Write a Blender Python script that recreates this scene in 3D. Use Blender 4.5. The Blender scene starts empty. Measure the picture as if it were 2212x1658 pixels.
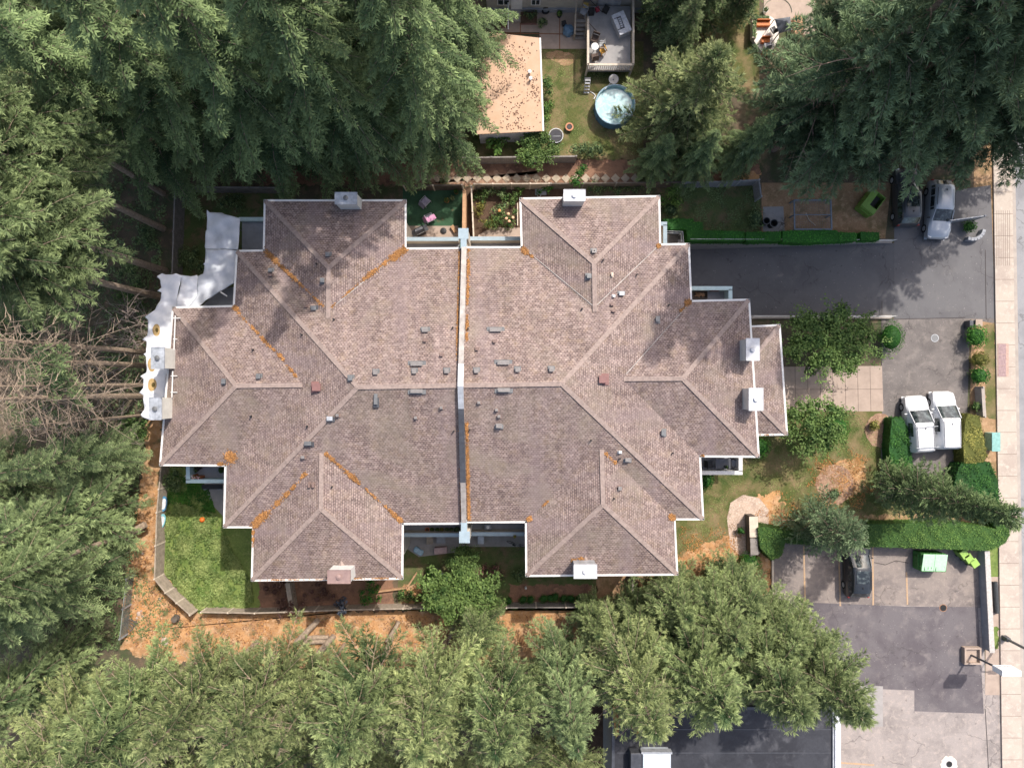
import bpy, math, random
import numpy as np
from mathutils import Vector, Matrix
PI = math.pi
SC = bpy.context.scene
COL = SC.collection
random.seed(5)
H = 55.0          # camera height in metres
F = 1485.0        # focal length in units of a 2212 px wide picture

# ------------------------------------------------------------------ camera, sky, sun
cam = bpy.data.cameras.new("camera")
cam.sensor_width = 36.0
cam.lens = 36.0 * F / 2212.0
cam.clip_end = 3000
cam.clip_start = 0.5
camo = bpy.data.objects.new("camera", cam)
COL.objects.link(camo)
camo.location = (0, 0, H)
SC.camera = camo
SUN = Vector((0.45, 0.66, 1.0)).normalized()
world = bpy.data.worlds.new("World")
SC.world = world
world.use_nodes = True
wn = world.node_tree
bg = wn.nodes.get("Background") or wn.nodes.new("ShaderNodeBackground")
sky = wn.nodes.new("ShaderNodeTexSky")
sky.sky_type = 'NISHITA'
sky.sun_disc = False
sky.sun_elevation = math.asin(SUN.z)
sky.sun_rotation = math.atan2(SUN.x, SUN.y)
sky.dust_density = 4.0
sky.ozone_density = 0.2
wn.links.new(sky.outputs[0], bg.inputs[0])
bg.inputs[1].default_value = 0.15
sl = bpy.data.lights.new("sun", 'SUN')
sl.energy = 3.2
sl.angle = math.radians(0.6)
sl.color = (1.0, 0.94, 0.86)
so = bpy.data.objects.new("sun", sl)
COL.objects.link(so)
so.rotation_euler = SUN.to_track_quat('Z', 'Y').to_euler()
so.location = (20, 30, 60)
SC.view_settings.view_transform = 'Standard'
SC.view_settings.look = 'None'
SC.view_settings.gamma = 1.0
SC.view_settings.exposure = 0.68
SC.render.engine = 'CYCLES'

# ------------------------------------------------------------------ helpers
def at(px, py, z=0.0):
    return Vector(((px - 1106.0) * (H - z) / F, (829.0 - py) * (H - z) / F, z))

def tz(x0, y0, k, x, y):
    """a reading in an enlarged crop (corner x0,y0 in the 3072 photo, factor k) -> 2212 units"""
    return (0.72 * (x0 + x / k), 0.72 * (y0 + y / k))

def tag(o, label=None, cat=None, group=None, kind=None):
    if label: o["label"] = label
    if cat: o["category"] = cat
    if group: o["group"] = group
    if kind: o["kind"] = kind
    return o

def thing(name, label, cat, loc, rz=0.0, group=None):
    o = bpy.data.objects.new(name, None)
    o.empty_display_size = 0.3
    COL.objects.link(o)
    o.location = loc
    o.rotation_euler = (0, 0, rz)
    return tag(o, label, cat, group)

def copy_tree(o, parent=None):
    c = o.copy()
    COL.objects.link(c)
    if parent: c.parent = parent
    for ch in list(o.children):
        copy_tree(ch, c)
    return c

def worigin(o):
    v = Vector((0, 0, 0))
    while o is not None:
        v += o.location
        o = o.parent
    return v

class MB:
    def __init__(s):
        s.v = []; s.f = []; s.uv = {}
    def face(s, pts, uv=None):
        i = len(s.v)
        s.v += [tuple(p) for p in pts]
        if uv: s.uv[len(s.f)] = uv
        s.f.append(list(range(i, i + len(pts))))
        return s
    def box(s, c, sz, rz=0.0, taper=1.0, M=None):
        x, y, z = sz[0] / 2, sz[1] / 2, sz[2] / 2
        i = len(s.v)
        cs, sn = math.cos(rz), math.sin(rz)
        for dz in (-1, 1):
            t = taper if dz > 0 else 1.0
            for dx, dy in ((-1, -1), (1, -1), (1, 1), (-1, 1)):
                X, Y = dx * x * t, dy * y * t
                p = Vector((X * cs - Y * sn, X * sn + Y * cs, dz * z))
                if M is not None: p = M @ Vector((X, Y, dz * z))
                s.v.append((c[0] + p.x, c[1] + p.y, c[2] + p.z))
        for q in ((3, 2, 1, 0), (4, 5, 6, 7), (0, 1, 5, 4), (1, 2, 6, 5), (2, 3, 7, 6), (3, 0, 4, 7)):
            s.f.append([i + k for k in q])
        return s
    def seg(s, a, b, w, h):
        """a bar from a to b (top centre line), width w, height h"""
        a = Vector(a); b = Vector(b)
        d = (b - a); L = d.length
        if L < 1e-6: return s
        d.normalize()
        side = d.cross(Vector((0, 0, 1)))
        if side.length < 1e-4: side = Vector((1, 0, 0))
        side.normalize(); up = side.cross(d)
        i = len(s.v)
        for p in (a, b):
            for du, dw in ((-1, -0.5), (-1, 0.5), (0, 0.5), (0, -0.5)):
                q = p + up * (du * h) + side * (dw * w)
                s.v.append(tuple(q))
        for q in ((3, 2, 1, 0), (4, 5, 6, 7), (0, 1, 5, 4), (1, 2, 6, 5), (2, 3, 7, 6), (3, 0, 4, 7)):
            s.f.append([i + k for k in q])
        return s
    def prism(s, poly, z0, z1):
        n = len(poly); i = len(s.v)
        a = sum(poly[k][0] * poly[(k + 1) % n][1] - poly[(k + 1) % n][0] * poly[k][1] for k in range(n))
        if a < 0: poly = poly[::-1]
        for z in (z0, z1):
            for p in poly: s.v.append((p[0], p[1], z))
        s.f.append([i + k for k in range(n)][::-1])
        s.f.append([i + n + k for k in range(n)])
        for k in range(n):
            k2 = (k + 1) % n
            s.f.append([i + k, i + k2, i + n + k2, i + n + k])
        return s
    def tube(s, pts, rad, n=6, cap=True):
        pts = [Vector(p) for p in pts]
        if not hasattr(rad, '__len__'): rad = [rad] * len(pts)
        i = len(s.v)
        for j, p in enumerate(pts):
            d = (pts[min(j + 1, len(pts) - 1)] - pts[max(j - 1, 0)])
            d.normalize()
            a = d.cross(Vector((0, 0, 1)))
            if a.length < 1e-3: a = d.cross(Vector((1, 0, 0)))
            a.normalize(); b = d.cross(a)
            for k in range(n):
                t = 2 * PI * k / n
                s.v.append(tuple(p + (a * math.cos(t) + b * math.sin(t)) * rad[j]))
        for j in range(len(pts) - 1):
            for k in range(n):
                k2 = (k + 1) % n
                s.f.append([i + j * n + k, i + j * n + k2, i + (j + 1) * n + k2, i + (j + 1) * n + k])
        if cap:
            s.f.append([i + k for k in range(n)][::-1])
            s.f.append([i + (len(pts) - 1) * n + k for k in range(n)])
        return s
    def lathe(s, c, prof, n=16):
        """prof: list of (r,z)"""
        i = len(s.v)
        for r, z in prof:
            for k in range(n):
                t = 2 * PI * k / n
                s.v.append((c[0] + r * math.cos(t), c[1] + r * math.sin(t), c[2] + z))
        for j in range(len(prof) - 1):
            for k in range(n):
                k2 = (k + 1) % n
                s.f.append([i + j * n + k, i + j * n + k2, i + (j + 1) * n + k2, i + (j + 1) * n + k])
        s.f.append([i + k for k in range(n)][::-1])
        s.f.append([i + (len(prof) - 1) * n + k for k in range(n)])
        return s
    def build(s, name, mat, parent=None, local=False, smooth=False, bevel=0.0, origin=None):
        me = bpy.data.meshes.new(name)
        v = s.v
        o = bpy.data.objects.new(name, me)
        if parent is not None:
            if not local:
                w = worigin(parent)
                v = [(p[0] - w.x, p[1] - w.y, p[2] - w.z) for p in v]
        elif not local:
            xs = [p[0] for p in v]; ys = [p[1] for p in v]; zs = [p[2] for p in v]
            w = Vector(((min(xs) + max(xs)) / 2, (min(ys) + max(ys)) / 2, min(zs)))
            v = [(p[0] - w.x, p[1] - w.y, p[2] - w.z) for p in v]
            o.location = w
        me.from_pydata(v, [], s.f)
        if s.uv:
            ul = me.uv_layers.new(name="UVMap")
            for fi, uvs in s.uv.items():
                for li, u in zip(me.polygons[fi].loop_indices, uvs):
                    ul.data[li].uv = u
        me.materials.append(mat)
        if smooth:
            for p in me.polygons: p.use_smooth = True
        me.update()
        if parent is not None: o.parent = parent
        COL.objects.link(o)
        if bevel > 0:
            b = o.modifiers.new("bevel", 'BEVEL'); b.width = bevel; b.segments = 2; b.limit_method = 'ANGLE'
        return o

# ------------------------------------------------------------------ materials
def _n(nt, t, **kw):
    n = nt.nodes.new(t)
    for k, v in kw.items(): setattr(n, k, v)
    return n

def mix(nt, fac, a, b, mode='MIX'):
    m = _n(nt, 'ShaderNodeMix', data_type='RGBA', blend_type=mode)
    for sock, val in ((m.inputs[0], fac), (m.inputs[6], a), (m.inputs[7], b)):
        if hasattr(val, 'is_linked') or isinstance(val, bpy.types.NodeSocket): nt.links.new(val, sock)
        elif isinstance(val, (tuple, list)): sock.default_value = (*val[:3], 1.0)
        else: sock.default_value = val
    return m.outputs[2]

def noise(nt, scale, detail=4, rough=0.6, vec=None, dist=0.0):
    n = _n(nt, 'ShaderNodeTexNoise')
    n.inputs['Scale'].default_value = scale
    n.inputs['Detail'].default_value = detail
    n.inputs['Roughness'].default_value = rough
    n.inputs['Distortion'].default_value = dist
    if vec is not None: nt.links.new(vec, n.inputs['Vector'])
    return n.outputs[0]

def ramp(nt, src, stops):
    r = _n(nt, 'ShaderNodeValToRGB')
    el = r.color_ramp.elements
    while len(el) < len(stops): el.new(0.5)
    for e, (p, c) in zip(el, stops):
        e.position = p
        e.color = (c, c, c, 1) if not hasattr(c, '__len__') else (*c, 1)
    nt.links.new(src, r.inputs[0])
    return r.outputs[0]

def wpos(nt):
    g = _n(nt, 'ShaderNodeNewGeometry')
    return g.outputs['Position']

def base(name, rough=0.8, metal=0.0, spec=0.4):
    m = bpy.data.materials.new(name)
    m.use_nodes = True
    nt = m.node_tree
    b = nt.nodes['Principled BSDF']
    b.inputs['Roughness'].default_value = rough
    b.inputs['Metallic'].default_value = metal
    b.inputs['Specular IOR Level'].default_value = spec
    return m, nt, b

def bump(nt, b, h, strength=0.3, dist=0.02):
    bp = _n(nt, 'ShaderNodeBump')
    bp.inputs['Strength'].default_value = strength
    bp.inputs['Distance'].default_value = dist
    nt.links.new(h, bp.inputs['Height'])
    nt.links.new(bp.outputs[0], b.inputs['Normal'])

MATS = {}
def mat(name, c, rough=0.7, metal=0.0, var=0.18, scale=6.0, c2=None, spec=0.4, bmp=0.0):
    """plain material with some wear: colour c varied by noise towards c2"""
    if name in MATS: return MATS[name]
    m, nt, b = base(name, rough, metal, spec)
    p = wpos(nt)
    f = ramp(nt, noise(nt, scale, 5, 0.65, p), [(0.3, 0.0), (0.7, 1.0)])
    c2 = c2 or tuple(max(0, x * (1 - var * 2)) for x in c)
    col = mix(nt, f, c, c2)
    nt.links.new(col, b.inputs['Base Color'])
    if bmp: bump(nt, b, noise(nt, scale * 5, 4, 0.7, p), bmp, 0.02)
    MATS[name] = m
    return m

def patchy(name, cols, scales, rough=0.95, bmp=0.4, fine=14.0, finev=0.35):
    """ground: cols[0] base, then others laid over with noise thresholds"""
    m, nt, b = base(name, rough, 0, 0.2)
    p = wpos(nt)
    col = cols[0]
    for c, (sc, lo, hi) in zip(cols[1:], scales):
        f = ramp(nt, noise(nt, sc, 5, 0.6, p, 0.3), [(lo, 0.0), (hi, 1.0)])
        col = mix(nt, f, col, c)
    if 'asphalt' in name:
        sp = ramp(nt, noise(nt, 2.2, 3, 0.5, p), [(0.66, 0.0), (0.72, 0.55)])
        col = mix(nt, sp, col, tuple(x * .45 for x in cols[0]))
        vo = _n(nt, 'ShaderNodeTexVoronoi', feature='DISTANCE_TO_EDGE'); vo.inputs['Scale'].default_value = .34
        dn = _n(nt, 'ShaderNodeTexNoise'); dn.inputs['Scale'].default_value = 1.3; nt.links.new(p, dn.inputs['Vector'])
        av = _n(nt, 'ShaderNodeVectorMath', operation='ADD'); nt.links.new(p, av.inputs[0]); nt.links.new(dn.outputs['Color'], av.inputs[1]); nt.links.new(av.outputs[0], vo.inputs['Vector'])
        ck = ramp(nt, vo.outputs['Distance'], [(0.0, .5), (0.016, 0.0)])
        cm_ = ramp(nt, noise(nt, .35, 2, 0.5, p), [(0.48, 0.0), (0.56, 1.0)])
        ck = mix(nt, 1.0, ck, cm_, 'MULTIPLY')
        col = mix(nt, ck, col, (0.05, 0.045, 0.045))
        lt = ramp(nt, noise(nt, 9.0, 2, 0.5, p), [(0.70, 0.0), (0.74, 0.6)])
        col = mix(nt, lt, col, (0.42, 0.38, 0.35))
    fn = noise(nt, fine, 6, 0.75, p)
    g = ramp(nt, fn, [(0.25, 1 - finev), (0.75, 1 + finev)])
    col = mix(nt, 1.0, col, g, 'MULTIPLY')
    nt.links.new(col, b.inputs['Base Color'])
    bump(nt, b, fn, bmp, 0.04)
    MATS[name] = m
    return m

def leafmat(name, dark, light, trans=0.25, hue=0.12, rough=0.65):
    m = bpy.data.materials.new(name)
    m.use_nodes = True
    nt = m.node_tree
    b = nt.nodes['Principled BSDF']
    b.inputs['Roughness'].default_value = rough
    b.inputs['Specular IOR Level'].default_value = 0.25
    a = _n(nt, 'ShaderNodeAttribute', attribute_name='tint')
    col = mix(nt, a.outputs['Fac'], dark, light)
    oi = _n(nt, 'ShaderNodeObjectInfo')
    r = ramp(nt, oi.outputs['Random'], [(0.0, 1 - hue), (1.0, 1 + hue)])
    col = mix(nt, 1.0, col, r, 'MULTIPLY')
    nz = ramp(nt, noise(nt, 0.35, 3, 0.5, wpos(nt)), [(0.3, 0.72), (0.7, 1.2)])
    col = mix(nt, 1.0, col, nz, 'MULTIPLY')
    nt.links.new(col, b.inputs['Base Color'])
    t = _n(nt, 'ShaderNodeBsdfTranslucent')
    nt.links.new(col, t.inputs[0])
    ms = _n(nt, 'ShaderNodeMixShader')
    ms.inputs[0].default_value = trans
    out = nt.nodes['Material Output']
    nt.links.new(b.outputs[0], ms.inputs[1]); nt.links.new(t.outputs[0], ms.inputs[2])
    nt.links.new(ms.outputs[0], out.inputs[0])
    MATS[name] = m
    return m

def shingle_mat(name, c1, c2, c3):
    m, nt, b = base(name, 0.93, 0, 0.2)
    uv = _n(nt, 'ShaderNodeUVMap').outputs[0]
    br = _n(nt, 'ShaderNodeTexBrick')
    br.offset = 0.5
    nt.links.new(uv, br.inputs['Vector'])
    br.inputs['Scale'].default_value = 1.0
    br.inputs['Brick Width'].default_value = 0.21
    br.inputs['Row Height'].default_value = 0.145
    br.inputs['Mortar Size'].default_value = 0.026
    br.inputs['Mortar Smooth'].default_value = 0.6
    br.inputs['Bias'].default_value = 0.0
    br.inputs['Color1'].default_value = (*c1, 1)
    br.inputs['Color2'].default_value = (*c2, 1)
    br.inputs['Mortar'].default_value = (c2[0] * 0.42, c2[1] * 0.42, c2[2] * 0.46, 1)  # joints plus the shadow line under each shingle course, put into the colour
    # single tabs of other shades
    vo = _n(nt, 'ShaderNodeTexVoronoi')
    mp = _n(nt, 'ShaderNodeMapping'); mp.inputs['Scale'].default_value = (5.0, 9.0, 1)
    nt.links.new(uv, mp.inputs[0]); nt.links.new(mp.outputs[0], vo.inputs['Vector'])
    vo.inputs['Scale'].default_value = 1.0
    sx = _n(nt, 'ShaderNodeSeparateColor'); nt.links.new(vo.outputs['Color'], sx.inputs[0])
    f = ramp(nt, sx.outputs[0], [(0.5, 0.0), (0.9, 0.35)])
    col = mix(nt, f, br.outputs['Color'], c3)
    f2 = ramp(nt, sx.outputs[1], [(0.6, 0.0), (0.9, 0.30)])
    col = mix(nt, f2, col, tuple(x * 0.5 for x in c2))
    p = wpos(nt)
    big = ramp(nt, noise(nt, 0.5, 6, 0.65, p, 0.6), [(0.28, 0.78), (0.72, 1.14)])
    col = mix(nt, 1.0, col, big, 'MULTIPLY')
    st = ramp(nt, noise(nt, 1.6, 6, 0.7, p), [(0.5, 0.0), (0.8, 0.6)])
    col = mix(nt, st, col, (c1[0] * 0.82, c1[1] * 0.80, c1[2] * 0.58))
    mp2 = _n(nt, 'ShaderNodeMapping'); mp2.inputs['Scale'].default_value = (1.6, .22, 1)
    nt.links.new(uv, mp2.inputs[0])
    sk = ramp(nt, noise(nt, 1.0, 5, 0.7, mp2.outputs[0]), [(0.3, 0.80), (0.7, 1.16)])
    col = mix(nt, 1.0, col, sk, 'MULTIPLY')
    gr = ramp(nt, noise(nt, .22, 4, 0.6, p, .8), [(0.5, 0.0), (0.68, 0.55)])
    col = mix(nt, gr, col, (0.225, 0.19, 0.150))
    gp = ramp(nt, noise(nt, .3, 4, 0.6, mp2.outputs[0], .8), [(0.5, 0.0), (0.7, 0.4)])
    col = mix(nt, gp, col, (0.22, 0.17, 0.175))
    nt.links.new(col, b.inputs['Base Color'])
    bump(nt, b, br.outputs['Fac'], -0.5, 0.02)
    MATS[name] = m
    return m

roofm = shingle_mat('shingles', (0.325, 0.243, 0.216), (0.203, 0.149, 0.136), (0.46, 0.375, 0.335))
capm = mat('ridge_cap', (0.34, 0.265, 0.235), 0.95, 0, 0.2, 5.0)
shingle_edge = mat('roof_edge', (0.24, 0.19, 0.17), 0.95)
whitem = mat('white_paint', (0.68, 0.67, 0.65), 0.5, 0, 0.08, 4.0)
stuccom = mat('stucco', (0.62, 0.56, 0.48), 0.9, 0, 0.1, 2.0)
bluegrey = mat('blue_grey_paint', (0.30, 0.38, 0.43), 0.6, 0, 0.1, 3.0)
tealm = mat('pale_teal_paint', (0.48, 0.62, 0.64), 0.5, 0, 0.1, 3.0)
lightmetal = mat('light_metal', (0.50, 0.52, 0.55), 0.45, 0.3, 0.2, 2.5)
flashm = mat('flashing', (0.44, 0.405, 0.38), 0.6, 0.1, 0.25, 2.0)
darkmetal = mat('dark_metal', (0.10, 0.105, 0.12), 0.45, 0.3, 0.2, 3.0)
greym = mat('grey_paint', (0.30, 0.31, 0.34), 0.7, 0, 0.12, 2.0)
chimtop = mat('chimney_cap_metal', (0.52, 0.55, 0.60), 0.5, 0.2, 0.25, 2.2, (0.22, 0.24, 0.27))
chimwhite = mat('chimney_cap_white', (0.66, 0.66, 0.68), 0.5, 0.0, 0.15, 2.2)
chimbrown = mat('chimney_cap_brown', (0.36, 0.25, 0.22), 0.5, 0.2, 0.2, 2.2, (0.25, 0.17, 0.16))
chimside = mat('chimney_side', (0.66, 0.64, 0.58), 0.8, 0, 0.1, 2.2)
ventgrey = mat('vent_grey', (0.20, 0.205, 0.21), 0.5, 0.4, 0.15, 5)
ventbrown = mat('vent_brown', (0.22, 0.15, 0.13), 0.6, 0.1, 0.15, 5)
ventred = mat('vent_red', (0.25, 0.13, 0.12), 0.6, 0.1, 0.15, 5)
ventlid = mat('vent_lid', (0.27, 0.25, 0.24), 0.5, 0.3, 0.15, 5)
woodm = mat('weathered_wood', (0.42, 0.35, 0.28), 0.85, 0, 0.22, 3.0, None, 0.3, 0.3)
woodwarm = mat('warm_wood', (0.50, 0.30, 0.17), 0.8, 0, 0.2, 3.0)
woodpale = mat('pale_wood', (0.62, 0.53, 0.43), 0.85, 0, 0.15, 3.0)
wooddark = mat('dark_wood', (0.14, 0.115, 0.095), 0.9, 0, 0.2, 3.0)
concm = mat('concrete', (0.40, 0.35, 0.31), 0.9, 0, 0.12, 1.6, None, 0.3, 0.2)
concwarm = mat('warm_concrete', (0.40, 0.315, 0.26), 0.9, 0, 0.12, 1.6, None, 0.3, 0.2)
concpatio = mat('patio_concrete', (0.33, 0.31, 0.30), 0.9, 0, 0.12, 1.6, None, 0.3, 0.2)
glassm, _nt, _b = base('window_glass', 0.06, 0.0, 0.8); _b.inputs['Base Color'].default_value = (0.03, 0.04, 0.05, 1)
carglass, _nt, _b = base('car_glass', 0.05, 0.0, 0.9)
_c = mix(_nt, ramp(_nt, noise(_nt, 3.0, 3, 0.6, wpos(_nt)), [(0.45, 0.0), (0.7, 1.0)]), (0.015, 0.02, 0.022), (0.10, 0.12, 0.12)); _nt.links.new(_c, _b.inputs['Base Color'])
rubber = mat('rubber', (0.02, 0.02, 0.021), 0.85)
blackm = mat('black_plastic', (0.025, 0.025, 0.028), 0.6)
orangem = mat('orange_plastic', (0.75, 0.16, 0.02), 0.5)
terracotta = mat('terracotta', (0.45, 0.16, 0.07), 0.8)
soilm = patchy('soil', [(0.07, 0.045, 0.03), (0.12, 0.075, 0.05)], [(2.0, 0.4, 0.7)])
barkm = mat('bark', (0.33, 0.25, 0.20), 0.95, 0, 0.3, 7.0, (0.17, 0.12, 0.095), 0.2, 0.6)
barkpale = mat('pale_bark', (0.42, 0.33, 0.25), 0.95, 0, 0.3, 5.0, (0.20, 0.15, 0.11), 0.2, 0.6)
twigm = mat('dead_twigs', (0.40, 0.32, 0.27), 0.95, 0, 0.3, 4.0)

fol_hem = leafmat('hemlock_needles', (0.046, 0.084, 0.036), (0.28, 0.37, 0.15))
fol_pine = leafmat('pine_needles', (0.052, 0.092, 0.050), (0.27, 0.36, 0.185))
fol_fir = leafmat('fir_needles', (0.055, 0.100, 0.040), (0.42, 0.47, 0.20))
fol_firg = leafmat('green_fir_needles', (0.040, 0.082, 0.034), (0.36, 0.43, 0.18))
fol_left = leafmat('spruce_needles', (0.048, 0.088, 0.038), (0.33, 0.41, 0.18))
fol_apple = leafmat('broad_leaves', (0.035, 0.085, 0.022), (0.21, 0.31, 0.09), 0.3)
fol_hedge = leafmat('hedge_leaves', (0.018, 0.075, 0.014), (0.07, 0.19, 0.03), 0.2)
fol_bright = leafmat('bright_hedge_leaves', (0.03, 0.14, 0.02), (0.09, 0.34, 0.04), 0.2)
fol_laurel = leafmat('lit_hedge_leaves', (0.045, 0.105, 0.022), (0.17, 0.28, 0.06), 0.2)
fol_box = leafmat('box_leaves', (0.02, 0.085, 0.015), (0.09, 0.24, 0.03), 0.2)
fol_gold = leafmat('golden_leaves', (0.12, 0.13, 0.03), (0.42, 0.38, 0.10), 0.3)
fol_brown = leafmat('brown_shrub_leaves', (0.10, 0.05, 0.04), (0.30, 0.17, 0.13), 0.2)
fol_grey = leafmat('grey_blue_leaves', (0.04, 0.05, 0.07), (0.14, 0.16, 0.20), 0.2)
fol_herb = leafmat('bed_leaves', (0.03, 0.075, 0.02), (0.20, 0.30, 0.09), 0.3)
fol_grass = leafmat('weed_leaves', (0.09, 0.17, 0.04), (0.40, 0.46, 0.17), 0.3)
litterm = leafmat('orange_needles', (0.22, 0.105, 0.04), (0.55, 0.27, 0.09), 0.0, 0.02)

forest_floor = patchy('forest_floor', [(0.10, 0.08, 0.055), (0.06, 0.08, 0.035), (0.17, 0.12, 0.08)], [(0.6, 0.45, 0.65), (1.4, 0.5, 0.7)])
lawnm = patchy('lawn', [(0.10, 0.105, 0.035), (0.055, 0.08, 0.022), (0.21, 0.155, 0.085)], [(0.5, 0.42, 0.62), (0.7, 0.42, 0.66)], 0.95, 0.4, 9.0, 0.3)
lushm = patchy('lush_lawn', [(0.15, 0.20, 0.055), (0.09, 0.14, 0.035), (0.24, 0.25, 0.10)], [(0.7, 0.45, 0.65), (1.6, 0.55, 0.75)], 0.95, 0.5, 7.0, 0.35)
darklawn = patchy('shady_lawn', [(0.085, 0.115, 0.04), (0.15, 0.11, 0.065), (0.06, 0.09, 0.03)], [(0.8, 0.45, 0.65), (1.7, 0.5, 0.7)])
turfm = patchy('green_turf', [(0.045, 0.10, 0.055), (0.035, 0.075, 0.04), (0.14, 0.09, 0.05)], [(1.2, 0.45, 0.65), (1.1, 0.62, 0.75)], 0.95, 0.2, 9.0, 0.15)
orangedirt = patchy('orange_needle_ground', [(0.47, 0.26, 0.12), (0.24, 0.14, 0.08), (0.54, 0.36, 0.22), (0.13, 0.13, 0.055)], [(0.9, 0.40, 0.68), (1.9, 0.48, 0.72), (0.9, 0.56, 0.66)], 0.95, 0.4, 10.0, 0.25)
browndirt = patchy('brown_dirt', [(0.23, 0.13, 0.085), (0.13, 0.075, 0.055), (0.36, 0.21, 0.13)], [(0.9, 0.45, 0.65), (1.8, 0.55, 0.75)])
drygrass = patchy('dry_grass', [(0.32, 0.20, 0.115), (0.20, 0.14, 0.07), (0.42, 0.28, 0.17)], [(0.9, 0.45, 0.65), (2.4, 0.5, 0.7)])
mulchm = patchy('mulch', [(0.30, 0.19, 0.13), (0.20, 0.12, 0.085), (0.42, 0.29, 0.20)], [(1.5, 0.45, 0.65), (5.0, 0.5, 0.7)], 0.95, 0.5, 20.0, 0.3)
pebblem = patchy('pebbles', [(0.46, 0.35, 0.28), (0.34, 0.25, 0.20), (0.6, 0.5, 0.42)], [(1.5, 0.45, 0.65), (8.0, 0.5, 0.7)], 0.95, 0.5, 22.0, 0.35)
asph_ramp = patchy('driveway_asphalt', [(0.138, 0.134, 0.138), (0.112, 0.108, 0.113), (0.175, 0.165, 0.16)], [(0.35, 0.45, 0.65), (0.6, 0.58, 0.8)], 0.9, 0.2, 30.0, 0.1)
asph_old = patchy('old_asphalt', [(0.30, 0.265, 0.25), (0.22, 0.195, 0.185), (0.36, 0.31, 0.28)], [(0.5, 0.45, 0.65), (2.5, 0.5, 0.7)], 0.92, 0.3, 18.0, 0.22)
asph_mid = patchy('worn_asphalt', [(0.165, 0.147, 0.139), (0.12, 0.108, 0.103), (0.21, 0.185, 0.17)], [(0.5, 0.45, 0.65), (1.5, 0.5, 0.7)], 0.92, 0.3, 18.0, 0.2)
asph_stall = patchy('stall_asphalt', [(0.235, 0.20, 0.18), (0.15, 0.13, 0.125), (0.30, 0.25, 0.22)], [(0.6, 0.42, 0.66), (2.5, 0.5, 0.75)], 0.92, 0.3, 18.0, 0.18)
asph_dark = patchy('parking_asphalt', [(0.135, 0.122, 0.128), (0.10, 0.088, 0.096), (0.19, 0.168, 0.165)], [(0.35, 0.42, 0.62), (0.9, 0.52, 0.75)], 0.9, 0.2, 22.0, 0.14)
roadm = patchy('road_asphalt', [(0.27, 0.27, 0.28), (0.21, 0.21, 0.22)], [(0.4, 0.45, 0.65)], 0.9, 0.2, 20.0, 0.15)
walkm = patchy('sidewalk_concrete', [(0.43, 0.37, 0.315), (0.36, 0.30, 0.26), (0.50, 0.44, 0.38)], [(0.4, 0.45, 0.65), (3.0, 0.5, 0.75)], 0.92, 0.2, 14.0, 0.12)
walkrib = walkm
linem = mat('old_yellow_paint', (0.48, 0.30, 0.15), 0.8, 0, 0.2, 9.0, (0.30, 0.235, 0.19))

# ------------------------------------------------------------------ ground sheets (2212-unit outlines)
def sheet(name, polyP, z, m, dz=0.0):
    mb = MB()
    pts = [at(x, y, 0) for x, y in polyP]
    pts = [(p.x, p.y, z) for p in pts]
    a = sum(pts[k][0] * pts[(k + 1) % len(pts)][1] - pts[(k + 1) % len(pts)][0] * pts[k][1] for k in range(len(pts)))
    if a < 0: pts = pts[::-1]
    mb.face(pts)
    o = mb.build(name, m)
    o["kind"] = "structure"
    return o

def wobble(polyP, amp=4.0, step=14.0, seed=1):
    """roughen the edge of an outline with large and small bites"""
    rnd = random.Random(seed); out = []
    n = len(polyP); ph = [rnd.uniform(0, 6.3) for _ in range(4)]
    for i in range(n):
        a = polyP[i]; b = polyP[(i + 1) % n]
        L = math.hypot(b[0] - a[0], b[1] - a[1]); k = max(1, int(L / 3.0))
        for j in range(k):
            t = j / k
            x = a[0] + (b[0] - a[0]) * t; y = a[1] + (b[1] - a[1]) * t
            dx = amp * .7 * math.sin(y * .21 + x * .13 + ph[0]) + amp * .4 * math.sin(y * .63 + ph[1]) + rnd.uniform(-amp, amp) * .45
            dy = amp * .7 * math.sin(x * .19 + y * .11 + ph[2]) + amp * .4 * math.sin(x * .57 + ph[3]) + rnd.uniform(-amp, amp) * .45
            out.append((x + dx, y + dy))
    return out

# base ground with a rectangular hole for the sunken driveway
RX0, RX1, RY0, RY1 = 8.0, 30.6, 5.45, 11.25
g = MB()
B = 400
for x0, y0, x1, y1 in ((-B, -B, B, RY0), (-B, RY1, B, B), (-B, RY0, RX0, RY1), (RX1, RY0, B, RY1)):
    g.face([(x0, y0, 0), (x1, y0, 0), (x1, y1, 0), (x0, y1, 0)])
tag(g.build('ground', forest_floor), kind='structure')
# the sloping driveway down to the garage
g = MB()
g.face([(RX0, RY0, -3.0), (12.5, RY0, -3.0), (12.5, RY1, -3.0), (RX0, RY1, -3.0)])
g.face([(12.5, RY0, -3.0), (RX1, RY0, 0.012), (RX1, RY1, 0.012), (12.5, RY1, -3.0)])
tag(g.build('driveway_ramp', asph_ramp), kind='structure')

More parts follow.
